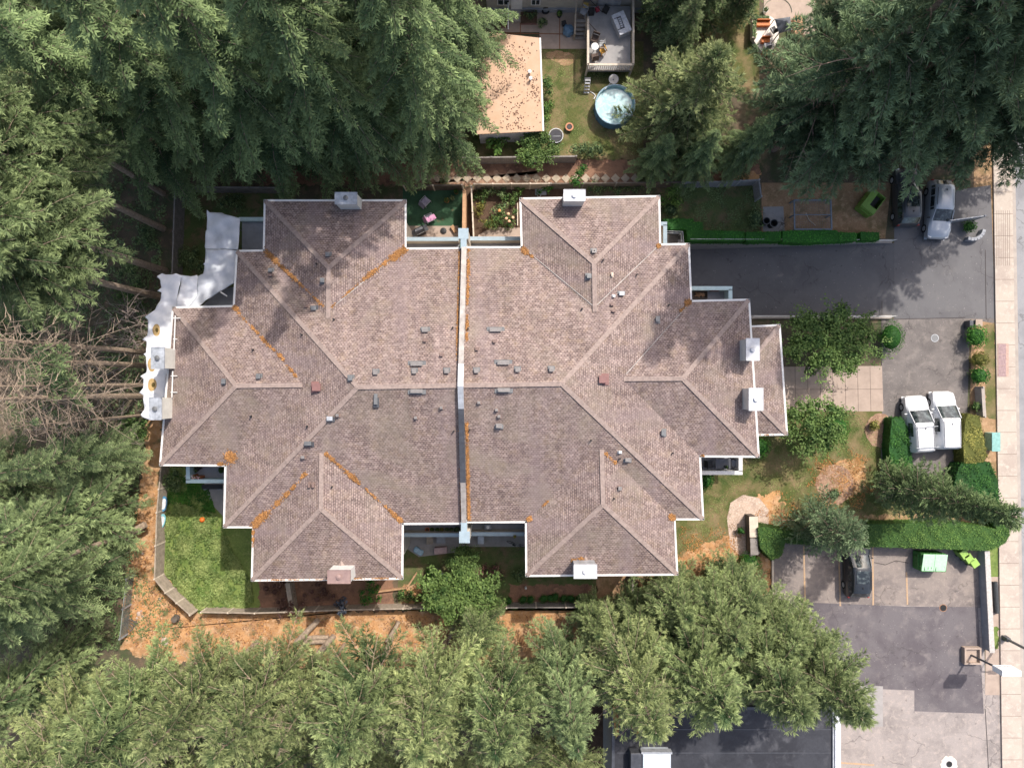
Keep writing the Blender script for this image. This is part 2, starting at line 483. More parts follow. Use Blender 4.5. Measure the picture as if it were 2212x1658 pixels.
sheet('driveway', [(1931.5, 522), (1931.5, 430), (2140, 400), (2150, 690), (1931.5, 690)], 0.0125, asph_ramp)
sheet('driveway_side', [(1903, 688), (2150, 688), (2152, 640), (2160, 700), (2095, 690), (2085, 1040), (1900, 1080), (1905, 890)], 0.016, asph_mid)
sheet('lawn', [(1450, 890), (1905, 888), (1925, 1000), (2140, 1060), (2140, 1140), (1650, 1150), (1655, 1190), (1440, 1240), (1300, 1250), (1300, 900)], 0.008, lawnm)
sheet('dry_strip', wobble([(1455, 1205), (1560, 1160), (1640, 1160), (1665, 1190), (1665, 1330), (1440, 1330), (1370, 1250)], 5, 12, 2), 0.016, orangedirt)
sheet('dirt_patch', wobble([(1765, 1010), (1860, 985), (1870, 1050), (1830, 1080)], 5, 10, 3), 0.014, orangedirt)
sheet('dry_edge', wobble([(1830, 1112), (2090, 1112), (2090, 1132), (1830, 1130)], 4, 10, 4), 0.013, drygrass)
sheet('pebble_bed', [(1578, 1180), (1570, 1120), (1578, 1085), (1605, 1068), (1640, 1075), (1660, 1100), (1660, 1190), (1600, 1200)], 0.024, pebblem)
sheet('mulch_fringe', wobble([(1600, 1080), (1680, 1062), (1700, 1110), (1660, 1170)], 5, 10, 6), 0.020, orangedirt)
def disc(name, px, py, rx, ry, z, m, seed=0):
    rnd = random.Random(seed)
    return sheet(name, [(px + rx * math.cos(t) * rnd.uniform(.94, 1.05), py + ry * math.sin(t) * rnd.uniform(.94, 1.05)) for t in [2 * PI * k / 36 for k in range(36)]], z, m)
disc('mulch_circle', 1803, 1046, 41, 43, 0.030, mulchm, 1)
disc('mulch_circle', 1901, 930, 32, 37, 0.030, mulchm, 2)
# concrete paving slabs by the entrance
sheet('paved_court', [(1690, 792), (1905, 790), (1908, 888), (1692, 888)], 0.020, concwarm)
# south parking
sheet('parking_stalls', [(1668, 1170), (2125, 1170), (2125, 1312), (1668, 1300)], 0.012, asph_stall)
sheet('parking_lot', [(1600, 1298), (1668, 1298), (1880, 1306), (2125, 1310), (2128, 1495), (2160, 1500), (2165, 1760), (1600, 1760)], 0.010, asph_old)
sheet('asphalt_patch', [(1690, 1298), (1790, 1302), (1960, 1309), (2112, 1310), (2125, 1540), (1975, 1535), (1975, 1490), (1600, 1475), (1600, 1290)], 0.018, asph_dark)
sheet('concrete_pad', [(1855, 1478), (1907, 1481), (1907, 1568), (1855, 1568)], 0.024, concpatio)
# street side
sheet('verge', [(2105, 300), (2165, 300), (2180, 1230), (2150, 1240), (2090, 1190)], 0.011, drygrass)
sheet('verge_grass', [(2126, 1170), (2156, 1170), (2156, 1245), (2133, 1245)], 0.019, lushm)
sheet('verge_grass', wobble([(2135, 1355), (2156, 1355), (2158, 1402), (2138, 1402)], 3, 10, 9), 0.019, lushm)
sheet('concrete_verge', [(2130, 1245), (2165, 1240), (2170, 1500), (2128, 1500)], 0.014, concwarm)
sheet('verge_grass', wobble([(2126, 700), (2148, 700), (2154, 905), (2128, 900)], 3, 12, 10), 0.017, lawnm)
def strip(name, pts, z, m, side):
    return None
g = MB()
xl = lambda y: 2145 + (y - 440) * (2163 - 2145) / 1218.0
xr = lambda y: 2185 + (y - 440) * (2206 - 2185) / 1218.0
sheet('road', [(2180, -400), (2900, -400), (2900, 2100), (2206, 2100), (xr(829), 829)], 0.006, roadm)
pts = [at(xl(-300), -300), at(xr(-300), -300), at(xr(2100), 2100), at(xl(2100), 2100)]
tag(MB().prism([(p.x, p.y) for p in pts], -0.05, 0.13).build('sidewalk', walkm), kind='structure')
g = MB(); g.prism([(at(xr(y) + o, y).x, at(0, y).y) for y, o in ((-300, 0.4), (-300, 7), (2100, 7), (2100, 0.4))], -0.05, 0.115)
tag(g.build('kerb', concm), kind='structure')
g = MB()
for y in list(range(40, 1658, 47)):
    a = at(xl(y), y); b = at(xr(y), y)
    g.box(((a.x + b.x) / 2, a.y, 0.1305), (b.x - a.x - .02, 0.035, 0.006))
tag(g.build('sidewalk_joints', mat('joint', (0.22, 0.17, 0.14), 0.9)), kind='structure')
g = MB()
for k in range(7):
    a = at(xl(560) + 4 + k * 4.6, 560); b = at(xl(700) + 4 + k * 4.6, 470)
    g.box((a.x, (a.y + b.y) / 2, 0.1305), (0.03, 4.4, 0.006))
tag(g.build('sidewalk_grooves', MATS['joint']), kind='structure')
# ground west, south, north
sheet('needle_path', wobble([(262, 1395), (275, 1200), (300, 1080), (318, 900), (350, 900), (346, 1230), (430, 1320), (800, 1320), (1372, 1308), (1375, 1400), (1100, 1440), (700, 1450), (380, 1430), (300, 1420)], 4, 16, 12), 0.012, orangedirt)
sheet('west_lawn', [(352, 1008), (640, 1008), (640, 1320), (430, 1325), (350, 1232)], 0.014, lushm)
sheet('shrub_bed', wobble([(560, 1240), (850, 1240), (850, 1318), (560, 1322)], 3, 14, 21), 0.020, browndirt)
sheet('shady_lawn', [(380, 405), (640, 405), (640, 640), (372, 600)], 0.014, darklawn)
sheet('green_turf', [(870, 405), (1001, 405), (1001, 540), (870, 540)], 0.014, turfm)
sheet('terrace', [(880, 488), (990, 488), (990, 560), (880, 560)], 0.020, concwarm)
sheet('garden_bed', [(1003, 405), (1240, 405), (1240, 545), (1003, 545)], 0.014, soilm)
sheet('terrace', [(1033, 508), (1060, 492), (1180, 492), (1180, 560), (1033, 560)], 0.020, concwarm)
sheet('needle_dirt', wobble([(560, 345), (1640, 345), (1640, 400), (560, 400)], 3, 16, 22), 0.012, browndirt)
sheet('needle_dirt', wobble([(900, 372), (1165, 372), (1165, 398), (900, 398)], 5, 12, 23), 0.018, mulchm)
sheet('needle_dirt', wobble([(1585, 370), (1640, 372), (1635, 396), (1590, 390)], 5, 12, 24), 0.018, orangedirt)
sheet('yard_lawn', [(1165, 90), (1390, 90), (1390, 345), (1010, 345), (1010, 290), (1165, 290)], 0.012, lawnm)
sheet('yard_lawn', [(1540, -60), (1640, -60), (1640, 200), (1420, 200)], 0.010, lawnm)
for k, (cx, cy, rr) in enumerate(((1205, 122, 13), (1222, 128, 15), (1189, 120, 8))):
    disc('bare_patch', cx, cy, rr * 1.3, rr, 0.018 + .004 * k, drygrass, k + 5)
sheet('yard_patio', [(1080, 18), (1280, 18), (1280, 106), (1167, 106), (1165, 70), (1080, 70)], 0.018, concwarm)
sheet('north_patio', [(1650, -60), (1760, -60), (1760, 80), (1650, 60)], 0.018, concwarm)
sheet('fenced_lawn', [(1430, 395), (1642, 395), (1642, 520), (1430, 520)], 0.014, darklawn)
sheet('dry_yard', [(1645, 395), (1925, 395), (1912, 515), (1645, 515)], 0.014, drygrass)
sheet('concrete_pad', [(1648, 447), (1692, 446), (1695, 500), (1648, 500)], 0.022, concpatio)
sheet('south_terrace', [(872, 1120), (1140, 1120), (1140, 1180), (985, 1180), (985, 1192), (905, 1202), (880, 1185)], 0.020, concpatio)
sheet('south_bed', [(860, 1120), (1150, 1120), (1290, 1245), (1290, 1318), (860, 1318)], 0.012, darklawn)
sheet('south_bed', wobble([(1100, 1262), (1290, 1262), (1290, 1310), (1100, 1310)], 3, 12, 31), 0.016, browndirt)
sheet('south_bed', wobble([(870, 1262), (960, 1262), (960, 1310), (870, 1310)], 4, 12, 32), 0.018, orangedirt)
sheet('round_terrace', [(487, 1000), (440, 1000), (442, 1050), (455, 1085), (487, 1120), (540, 1130), (540, 1000)], 0.022, concpatio)
sheet('entry_terrace', wobble([(1288, 1238), (1370, 1236), (1368, 1300), (1286, 1303)], 1, 20, 33), 0.016, drygrass)

# slab joints
def lines(name, segs, w, m, z):
    mb = MB()
    for (a, b) in segs:
        A = at(*a); Bv = at(*b)
        mb.seg((A.x, A.y, z), (Bv.x, Bv.y, z), w, 0.008)
    return tag(mb.build(name, m), kind='structure')
jm = mat('slab_joint', (0.19, 0.145, 0.12), 0.95)
lines('slab_joints', [((1690 + k * 27, 792), (1692 + k * 27, 888)) for k in range(1, 8)] + [((1692, 841), (1906, 840))], 0.032, jm, 0.027)
lines('slab_joints', [((1124, 76), (1124, 40)), ((1167, 106), (1167, 78)), ((1209, 106), (1209, 40)), ((1080, 72), (1270, 75))], 0.07, mat('rusty_joint', (0.28, 0.12, 0.06), 0.95), 0.026)
lines('parking_lines', [((1736, 1178), (1739, 1302)), ((1812, 1190), (1815, 1308)), ((1885, 1180), (1886, 1306)), ((1958, 1235), (1960, 1305)), ((1812, 1646), (1888, 1651))], 0.13, linem, 0.022)
lines('asphalt_cracks', [((1888, 1214), (1912, 1219)), ((1912, 1219), (1935, 1210)), ((1935, 1210), (1962, 1215)), ((2128, 1530), (2135, 1658)), ((1905, 690), (2085, 686)), ((1905, 650), (1904, 790)), ((2128, 540), (2130, 690))], 0.05, mat('crack', (0.07, 0.06, 0.06), 0.95), 0.024)

# ------------------------------------------------------------------ foliage meshes
def leaf_mesh(name, C, D, N, L, Wd, T, m, extra=None):
    """rhombic leaves: centres C, directions D, normals N (n,3), lengths L, widths Wd, tint T"""
    n = len(C)
    S = np.cross(D, N)
    S /= (np.linalg.norm(S, axis=1, keepdims=True) + 1e-9)
    a = C - D * (L * .5)[:, None]; b = C + S * (Wd * .5)[:, None] - D * (L * .05)[:, None]
    c = C + D * (L * .5)[:, None]; d = C - S * (Wd * .5)[:, None] - D * (L * .05)[:, None]
    V = np.stack([a, b, c, d], 1).reshape(-1, 3)
    Fc = np.arange(4 * n)
    tv = np.repeat(T, 4)
    loops = Fc; nf = n; starts = np.arange(n) * 4; totals = np.full(n, 4)
    if extra is not None:
        ev, ef, et = extra
        off = len(V)
        V = np.vstack([V, ev])
        tv = np.concatenate([tv, et])
        loops = np.concatenate([loops, ef.reshape(-1) + off])
        k = ef.shape[1]
        starts = np.concatenate([starts, 4 * n + np.arange(len(ef)) * k])
        totals = np.concatenate([totals, np.full(len(ef), k)])
        nf += len(ef)
    me = bpy.data.meshes.new(name)
    me.vertices.add(len(V)); me.vertices.foreach_set('co', V.astype(np.float32).ravel())
    me.loops.add(len(loops)); me.loops.foreach_set('vertex_index', loops.astype(np.int32))
    me.polygons.add(nf)
    me.polygons.foreach_set('loop_start', starts.astype(np.int32))
    at_ = me.attributes.new('tint', 'FLOAT', 'POINT')
    at_.data.foreach_set('value', np.clip(tv, 0, 1).astype(np.float32))
    me.materials.append(m)
    me.update(calc_edges=True)
    me.validate()
    return me

def unit(A):
    return A / (np.linalg.norm(A, axis=-1, keepdims=True) + 1e-9)

def conifer_data(seed, h, r, z0, nb, rise=0.25, droop=0.45, dens=1.0, ll=0.30, lw=0.085, power=0.8, tuft=0.0, dead=0.0, tip=0.75, bushy=0.30, star=False, gap=0.27):
    R = np.random.RandomState(seed)
    Cs, Ds, Ns, Ls, Ws, Ts = [], [], [], [], [], []
    tb = MB()
    # trunk with a slight sweep
    bend = R.uniform(-.25, .25, 2)
    zs = np.linspace(0, h * 0.985, 9)
    tb.tube([(bend[0] * math.sin(z / h * 3), bend[1] * math.sin(z / h * 2.4), z) for z in zs], [max(0.03, 0.0115 * h * (1 - z / h) ** 0.8 + 0.02) for z in zs], 8)
    for k in range(nb):
        t = ((k + R.rand()) / nb) ** 0.92
        z = z0 + (h - 0.25 - z0) * t
        ang = k * 2.39996 + R.uniform(-.4, .4)
        prof = (1 - t) ** power
        if t < 0.12: prof *= 0.7 + 2.5 * t
        Lb = max(0.35, r * prof * R.uniform(0.55, 1.12))
        if R.rand() < 0.10: Lb *= 1.18
        u = np.array([math.cos(ang), math.sin(ang), 0.0]); w = np.array([-u[1], u[0], 0.0])
        rs = rise + 0.5 * t + R.uniform(-.1, .1); dr = droop * R.uniform(.7, 1.3)
        pos = lambda s: np.stack([u[0] * Lb * s, u[1] * Lb * s, z + Lb * (rs * s - dr * s * s)], -1)
        sb = np.linspace(0, 1, 5)
        P = pos(sb)
        if Lb > 0.8:
            tb.tube([tuple(p) for p in P], [0.008 + 0.008 * Lb * (1 - q) for q in sb], 3, False)
        isdead = R.rand() < dead
        if isdead:
            for q in range(6):
                s = R.uniform(.25, 1); b0 = pos(np.array([s]))[0]
                sd = 1 if q % 2 else -1
                e = b0 + (u * .6 + w * sd * R.uniform(.4, 1) + np.array([0, 0, R.uniform(-.3, .3)])) * R.uniform(.4, 1.1)
                tb.tube([tuple(b0), tuple((b0 + e) / 2 + R.uniform(-.08, .08, 3)), tuple(e)], [0.018, .014, .006], 3, False)
            continue
        ns = max(3, int(Lb / gap * dens))
        bt = R.uniform(-.2, .2)
        for i in range(ns):
            s = 0.12 + 0.88 * (i + R.rand() * .6) / ns
            s = min(s, 1.0)
            b0 = pos(np.array([s]))[0]
            tang = unit(u * 1.0 + np.array([0, 0, rs - 2 * dr * s]))
            for sd in (-1, 1):
                lt = (bushy * Lb * (1 - s) + 0.32) * R.uniform(.7, 1.25)
                td = unit(tang * R.uniform(.55, .95) + w * sd * R.uniform(.5, .9) + np.array([0, 0, R.uniform(-.28, .12)]))
                if star:
                    nl = max(6, int(lt / 0.021))
                    q = R.rand(nl)
                    c0 = b0 + td * (q * lt)[:, None]
                    d = unit(td * .9 + R.normal(0, .42, (nl, 3)) + np.array([0, 0, tuft]))
                    Cs.append(c0 + d * ll * .45); Ds.append(d); Ns.append(unit(np.array([0, 0, 1.0]) + R.normal(0, .5, (nl, 3))))
                    Ls.append(R.uniform(.6, 1.3, nl) * ll); Ws.append(R.uniform(.8, 1.3, nl) * lw)
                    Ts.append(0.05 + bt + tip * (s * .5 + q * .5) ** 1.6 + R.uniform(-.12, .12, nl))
                    continue
                nl = max(3, int(lt / 0.13))
                q = (np.arange(nl) + .5) / nl
                c0 = b0 + td * (q * lt)[:, None]
                c0[:, 2] -= 0.35 * (q * lt) ** 2
                nrm = unit(np.array([0, 0, 1.0]) + td * 0.2 + R.normal(0, .28, (nl, 3)))
                sside = unit(np.cross(td, [0, 0, 1.0]))
                for sg in (-1, 1):
                    d = unit(td * R.uniform(.5, .9) + sside * sg * .65 + np.array([0, 0, tuft]) + R.normal(0, .2, (nl, 3)))
                    Cs.append(c0 + d * ll * .4); Ds.append(d); Ns.append(nrm)
                    Ls.append(R.uniform(.7, 1.25, nl) * ll); Ws.append(R.uniform(.8, 1.3, nl) * lw)
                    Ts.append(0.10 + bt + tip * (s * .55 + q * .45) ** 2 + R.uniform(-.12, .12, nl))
    C = np.vstack(Cs); D = np.vstack(Ds); N = np.vstack(Ns)
    return C, D, N, np.concatenate(Ls), np.concatenate(Ws), np.concatenate(Ts), tb

PROTO = {}
def proto(key, m, **kw):
    C, D, N, L, W_, T, tb = conifer_data(**kw)
    me = leaf_mesh(key + '_crown', C, D, N, L, W_, T, m)
    bm_ = barkpale if key[:3] in ('fir', 'spr', 'bar') else barkm
    mt = bpy.data.meshes.new(key + '_trunk')
    mt.from_pydata(tb.v, [], tb.f); mt.materials.append(bm_); mt.update()
    PROTO[key] = (me, mt, kw['h'])

for i in range(3):
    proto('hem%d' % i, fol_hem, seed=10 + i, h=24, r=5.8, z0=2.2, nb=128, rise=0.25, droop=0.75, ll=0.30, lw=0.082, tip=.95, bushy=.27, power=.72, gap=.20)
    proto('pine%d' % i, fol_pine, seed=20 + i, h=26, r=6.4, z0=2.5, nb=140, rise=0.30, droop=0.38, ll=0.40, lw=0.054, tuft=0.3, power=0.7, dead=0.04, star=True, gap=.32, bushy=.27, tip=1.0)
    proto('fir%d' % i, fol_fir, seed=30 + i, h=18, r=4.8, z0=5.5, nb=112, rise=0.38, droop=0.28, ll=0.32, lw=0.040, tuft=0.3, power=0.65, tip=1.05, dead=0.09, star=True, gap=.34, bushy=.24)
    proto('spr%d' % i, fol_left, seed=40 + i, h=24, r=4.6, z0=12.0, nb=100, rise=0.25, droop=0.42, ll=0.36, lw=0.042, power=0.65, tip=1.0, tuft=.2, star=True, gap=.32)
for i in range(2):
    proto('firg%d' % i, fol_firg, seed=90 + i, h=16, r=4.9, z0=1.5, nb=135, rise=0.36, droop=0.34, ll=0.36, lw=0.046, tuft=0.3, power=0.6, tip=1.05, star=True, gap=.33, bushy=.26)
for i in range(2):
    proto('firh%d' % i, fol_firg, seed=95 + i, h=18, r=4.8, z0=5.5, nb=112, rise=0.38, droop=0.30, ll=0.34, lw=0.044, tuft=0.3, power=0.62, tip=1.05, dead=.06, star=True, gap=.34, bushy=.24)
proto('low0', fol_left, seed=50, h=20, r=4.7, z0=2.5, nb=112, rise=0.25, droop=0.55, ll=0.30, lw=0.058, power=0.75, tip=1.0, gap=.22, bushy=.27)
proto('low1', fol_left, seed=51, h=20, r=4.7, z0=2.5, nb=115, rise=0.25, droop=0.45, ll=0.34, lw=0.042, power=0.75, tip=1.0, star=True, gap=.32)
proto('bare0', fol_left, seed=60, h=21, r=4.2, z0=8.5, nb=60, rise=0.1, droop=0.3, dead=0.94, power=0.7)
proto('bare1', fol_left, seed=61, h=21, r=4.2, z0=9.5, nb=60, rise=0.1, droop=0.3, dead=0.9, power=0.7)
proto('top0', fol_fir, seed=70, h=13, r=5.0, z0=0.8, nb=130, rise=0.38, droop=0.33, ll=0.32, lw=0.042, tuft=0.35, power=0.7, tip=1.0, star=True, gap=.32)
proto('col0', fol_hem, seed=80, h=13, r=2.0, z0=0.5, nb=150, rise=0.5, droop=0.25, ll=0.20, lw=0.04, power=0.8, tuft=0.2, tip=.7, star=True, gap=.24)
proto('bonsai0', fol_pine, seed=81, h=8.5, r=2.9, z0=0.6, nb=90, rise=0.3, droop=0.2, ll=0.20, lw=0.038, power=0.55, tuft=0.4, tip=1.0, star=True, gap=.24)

def tree(key, x, y, label, h=None, wide=1.0, rz=None, lean=None, name='conifer_tree', group='tall conifers around the building'):
    me, mt, hp = PROTO[key]
    sc = (h or hp) / hp
    t = thing(name, label, 'tree', (x, y, -0.02), rz if rz is not None else random.uniform(0, 6.28), group)
    if lean: t.rotation_euler = (lean[0], lean[1], t.rotation_euler[2])
    t.scale = (sc * wide, sc * wide, sc)
    for nm, mesh in (('crown', me), ('trunk', mt)):
        o = bpy.data.objects.new(nm, mesh); o.parent = t; COL.objects.link(o)
    return t

# --- trees, one by one
TREES = [
 # north-west woods, first row behind the building
 ('hem0', -26.5, 18.6, 'dark green hemlock at the north-west corner, behind the angle of the board fence', 23, 1.0),
 ('hem1', -21.3, 18.8, 'dark hemlock behind the north fence just left of the top-left wing', 25, 1.0),
 ('hem2', -16.4, 18.2, 'big dark hemlock hanging over the north fence above the top-left wing', 30, 0.80),
 ('hem0', -11.3, 18.4, 'tall hemlock directly behind the top-left chimney with long drooping sprays', 33, 0.70),
 ('hem1', -5.6, 18.6, 'hemlock whose lowest boughs hang over the diamond stepping stones', 33, 0.66),
 # second row
 ('hem2', -30.5, 23.2, 'hemlock at the top-left corner of the wood, yellowish at its edge', 21, 1.0),
 ('spr0', -25.0, 25.0, 'olive green spruce standing among the dark hemlocks in the north-west wood', 22, 1.0),
 ('hem0', -19.0, 24.5, 'hemlock in the second row of the north-west wood, behind the longest drooping spray', 24, 1.0),
 ('hem1', -13.0, 24.8, 'hemlock in the second row of the wood, in the middle above the top-left wing', 35, 0.76),
 ('hem2', -8.2, 24.6, 'lighter green hemlock in the second row, left of the tan shed roof', 35, 0.72),
 ('hem0', -4.5, 24.0, 'hemlock whose boughs overhang the tan shed roof', 33, 0.64),
 ('low0', -33.5, 29.0, 'yellow-green tree at the top edge of the photo, furthest left', 16, 1.0),
 ('hem1', -24.5, 30.0, 'hemlock cut by the top edge of the photo beside a parked car', 14, 0.9),
 ('low1', -15.5, 30.0, 'hemlock cut by the top edge of the photo, above the middle of the wood', 16, 1.0),
 ('hem2', -4.8, 29.8, 'hemlock cut by the top edge of the photo, left of the neighbour house', 14, 0.9),
 # west side, trunks bare far up
 ('spr1', -27.9, 15.2, 'spruce with bare grey trunk at the fence corner, northernmost of the bare trunked ones', 22, 0.9),
 ('spr2', -27.9, 12.4, 'spruce whose pale bare trunk stands beside the west fence, above the thickest leaning trunk', 23, 0.95),
 ('spr0', -27.7, 9.0, 'spruce with a long bare brown trunk ending against the west fence just above the tarpaulin', 24, 1.0),
 ('spr1', -28.3, 7.0, 'spruce with a thick bare trunk ending at the upper left corner of the white tarpaulin', 24, 1.0),
 ('spr2', -33.0, 12.0, 'spruce at the left edge of the photo, beyond the row of bare trunks', 20, 1.0),
 ('spr0', -33.0, 17.5, 'spruce at the left edge of the photo with silvery tips', 21, 1.0),
 ('low1', -37.5, 22.5, 'spruce at the upper left corner of the photo', 17, 1.0),
 ('bare0', -28.2, 2.4, 'half dead conifer with a long pale trunk pointing at the upper tarpaulin stain', 22, 0.9),
 ('bare1', -28.4, 1.4, 'half dead conifer with a dark trunk right beside the long pale one', 21, 0.9),
 ('bare0', -28.0, -1.0, 'dead grey conifer with the thickest bare trunk behind the lower west chimney', 22, 1.0),
 ('bare1', -28.2, -0.1, 'slender dead conifer leaning beside the thickest grey trunk', 19, 0.8),
 ('spr2', -34.0, 3.5, 'small green spruce standing among the dead branches on the west side', 13, 0.8),
 ('bare0', -28.4, -2.4, 'thin dead pole tree just below the thickest grey trunk', 17, 0.6),
 ('spr2', -29.4, -11.4, 'spruce whose bare trunk stands beside the orange path near the two brown trunk lengths', 22, 0.85),
 ('low0', -30.0, -5.2, 'bushy spruce just left of the lower west chimney and tarpaulin', 15, 0.95),
 ('low1', -30.6, -9.4, 'full spruce left of the orange needle path beside the two leaning trunks', 18, 1.0),
 ('low0', -31.6, -14.0, 'broad spruce at the lower left, beside the wide end of the orange path', 19, 1.05),
 ('low1', -36.5, -7.0, 'spruce at the left edge of the photo below the dead trees', 17, 1.0),
 ('low0', -37.5, -17.0, 'spruce at the left edge of the photo near the bottom corner', 18, 1.0),
 ('spr1', -36.5, -12.0, 'spruce with dark gaps at the left edge, between two fuller trees', 19, 1.0),
 ('low1', -33.5, -20.8, 'spruce in the bottom left corner where green meets the yellow-green firs', 18, 1.0),
 # south row, yellow-green firs
 ('fir0', -29.0, -22.8, 'yellow-green fir at the left end of the southern row', 17, 1.0),
 ('firh1', -24.6, -21.6, 'yellow-green fir below the bottom end of the orange path', 18, 1.0),
 ('fir2', -20.4, -20.6, 'yellow-green fir at the foot of the west lawn, below the bent fence', 17, 0.95),
 ('fir0', -16.2, -20.3, 'fir with a pale trunk rising beside the brown leafed shrub', 18, 0.95),
 ('fir1', -13.4, -20.8, 'fir with a pale trunk to the right of the first pale trunk', 16, 0.75),
 ('firh0', -9.6, -20.2, 'fir with bare forked twigs between the orange ground patches', 18, 0.95),
 ('fir0', -5.2, -20.2, 'fir with a short pale trunk seen below the leafy green tree', 18, 0.95),
 ('firh1', -0.8, -20.6, 'fir standing below the blue-grey firewall pillar in the southern row', 17, 0.95),
 ('low1', 3.6, -20.4, 'fir standing below the row of small round shrubs', 17, 0.95),
 ('fir0', 8.0, -19.4, 'fir below the bottom right chimney, in the southern row', 17, 0.95),
 ('firg0', 12.3, -19.0, 'fir whose boughs reach over the dark flat roof, furthest left of those', 16, 0.95),
 ('firg1', 16.6, -18.9, 'fir whose boughs hang over the middle of the dark flat roof', 16, 0.95),
 ('firg0', 20.3, -19.3, 'fir at the right end of the southern row, beside the asphalt lot', 15.5, 0.9),
 ('firg1', 9.2, -17.6, 'low fir behind the entry court, below the bottom-right wing', 8, 1.1),
 ('firg0', 14.4, -16.6, 'fir rising between the two low firs and the dark flat roof', 12, 1.0),
 ('firg1', 18.4, -17.2, 'fir leaning toward the asphalt patch, upper right of the southern group', 11.5, 0.9),
 ('firg0', 11.8, -15.8, 'low fir just below the right end of the building, beside the round clipped bush', 9, 1.15),
 ('firg1', 16.4, -15.4, 'low fir beside the dirt patch at the left end of the parking stalls', 9, 1.1),
 ('firg1', -2.6, -18.0, 'low fir reaching up to the feathery leafy tree from the south', 9, 0.95),
 ('firg0', 6.0, -17.6, 'low fir reaching up to the row of small round shrubs', 7, 0.9),
 ('fir0', -22.5, -27.2, 'fir at the bottom edge of the photo, first from the left', 16, 1.0),
 ('firh0', -17.0, -26.5, 'fir at the bottom edge of the photo, second from the left', 16, 1.0),
 ('fir2', -11.5, -27.2, 'fir at the bottom edge of the photo, third from the left', 16, 1.0),
 ('fir0', -6.0, -27.0, 'fir at the bottom edge of the photo, fourth from the left', 16, 1.0),
 ('fir1', -0.5, -27.0, 'fir at the bottom edge of the photo, fifth from the left', 15, 1.0),
 ('fir2', 3.8, -26.2, 'fir at the bottom edge beside the left wall of the flat roofed building', 13, 0.9),
 # north-east
 ('top0', 12.6, 20.0, 'yellow-green fir overhanging the blue pool', 13.5, 1.0),
 ('pine0', 20.9, 18.8, 'dark pine behind the fenced lawn, left edge of the north-east group', 35, 0.72),
 ('pine2', 23.6, 18.2, 'dark pine squeezed between two taller ones behind the concrete pad', 34, 0.72),
 ('pine1', 26.6, 19.0, 'tall dark pine behind the framed pen on dry grass', 35, 0.76),
 ('pine2', 31.6, 18.8, 'dark pine whose boughs hang over the charcoal car', 35, 0.70),
 ('pine0', 36.2, 19.4, 'dark pine whose boughs hang over the silver car and the sidewalk', 30, 0.82),
 ('pine1', 24.5, 26.6, 'pine in the second row of the north-east group, nearest the deck with white floor', 20, 0.9),
 ('pine2', 31.0, 27.0, 'pine in the second row of the north-east group, in the middle', 31, 0.85),
 ('pine0', 37.5, 27.5, 'pine in the top right corner of the photo', 24, 1.0),
 ('hem1', 17.0, 17.2, 'low green fir between the blue pool and the fenced lawn', 11, 0.9),
 ('hem2', 10.9, 17.0, 'low dark fir at the lower edge of the pool, left of the other low fir', 8, 1.1),
 ('hem0', 13.8, 16.9, 'low dark fir behind the north-east corner fence panel', 9, 1.1),
 ('low1', 12.6, 26.0, 'dark rounded cedar between the deck and the narrow cedars', 9, 1.0),
 ('col0', 13.1, 28.4, 'narrow cedar squeezed between two others at the top edge', 9.5, 1.5),
 ('col0', 11.6, 28.6, 'narrow cedar right of the neighbour deck, at the top edge', 9, 1.6),
 ('col0', 14.6, 29.0, 'dark narrow cedar beside the pale strip of grass, at the top edge', 10, 1.6),
 ('col0', 17.4, 29.2, 'narrow cedar nearest the pale strip of grass at the top edge', 9.5, 1.3),
]
for key, x, y, lab, h, wd in TREES:
    tree(key, x, y, lab, h, wd)
tree('col0', 29.8, -7.9, 'tall narrow cypress reaching across the sidewalk from the front garden', 14.5, 1.15, name='cypress_tree', group='garden trees')
tree('bonsai0', 23.4, -10.6, 'dark pruned pine beside the pebble bed in the front garden', 8.5, 1.0, name='garden_pine', group='garden trees')

# ---- leafy volumes
def ellipsoid(n_u=12, n_v=8):
    V = []; Fc = []
    for j in range(n_v + 1):
        ph = PI * j / n_v
        for i in range(n_u):
            th = 2 * PI * i / n_u
            V.append((math.sin(ph) * math.cos(th), math.sin(ph) * math.sin(th), math.cos(ph)))
    for j in range(n_v):
        for i in range(n_u):
            Fc.append((j * n_u + i, j * n_u + (i + 1) % n_u, (j + 1) * n_u + (i + 1) % n_u, (j + 1) * n_u + i))
    return np.array(V), np.array(Fc)
EV, EF = ellipsoid()

def blob_leaves(R, c, rad, n, size, tint0, rough=0.16, core=0.72):
    d = unit(R.normal(0, 1, (n, 3)))
    d[:, 2] = np.abs(d[:, 2]) * np.where(R.rand(n) < .8, 1, -1)
    ph = R.uniform(0, 6, 3)
    lump = 1 + rough * np.sin(d[:, 0] * 5 + ph[0]) * np.sin(d[:, 1] * 5 + ph[1]) + rough * .6 * np.sin(d[:, 2] * 9 + ph[2] + d[:, 0] * 7)
    rr = lump * R.uniform(.8, 1.06, n)
    C = np.array(c) + d * np.array(rad) * rr[:, None]
    N = unit(d + R.normal(0, .5, (n, 3)))
    D = unit(np.cross(N, R.normal(0, 1, (n, 3))))
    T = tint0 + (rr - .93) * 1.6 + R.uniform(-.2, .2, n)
    L = R.uniform(.7, 1.3, n) * size
    ev = EV * np.array(rad) * core + np.array(c)
    return C, D, N, L, L * .6, T, ev

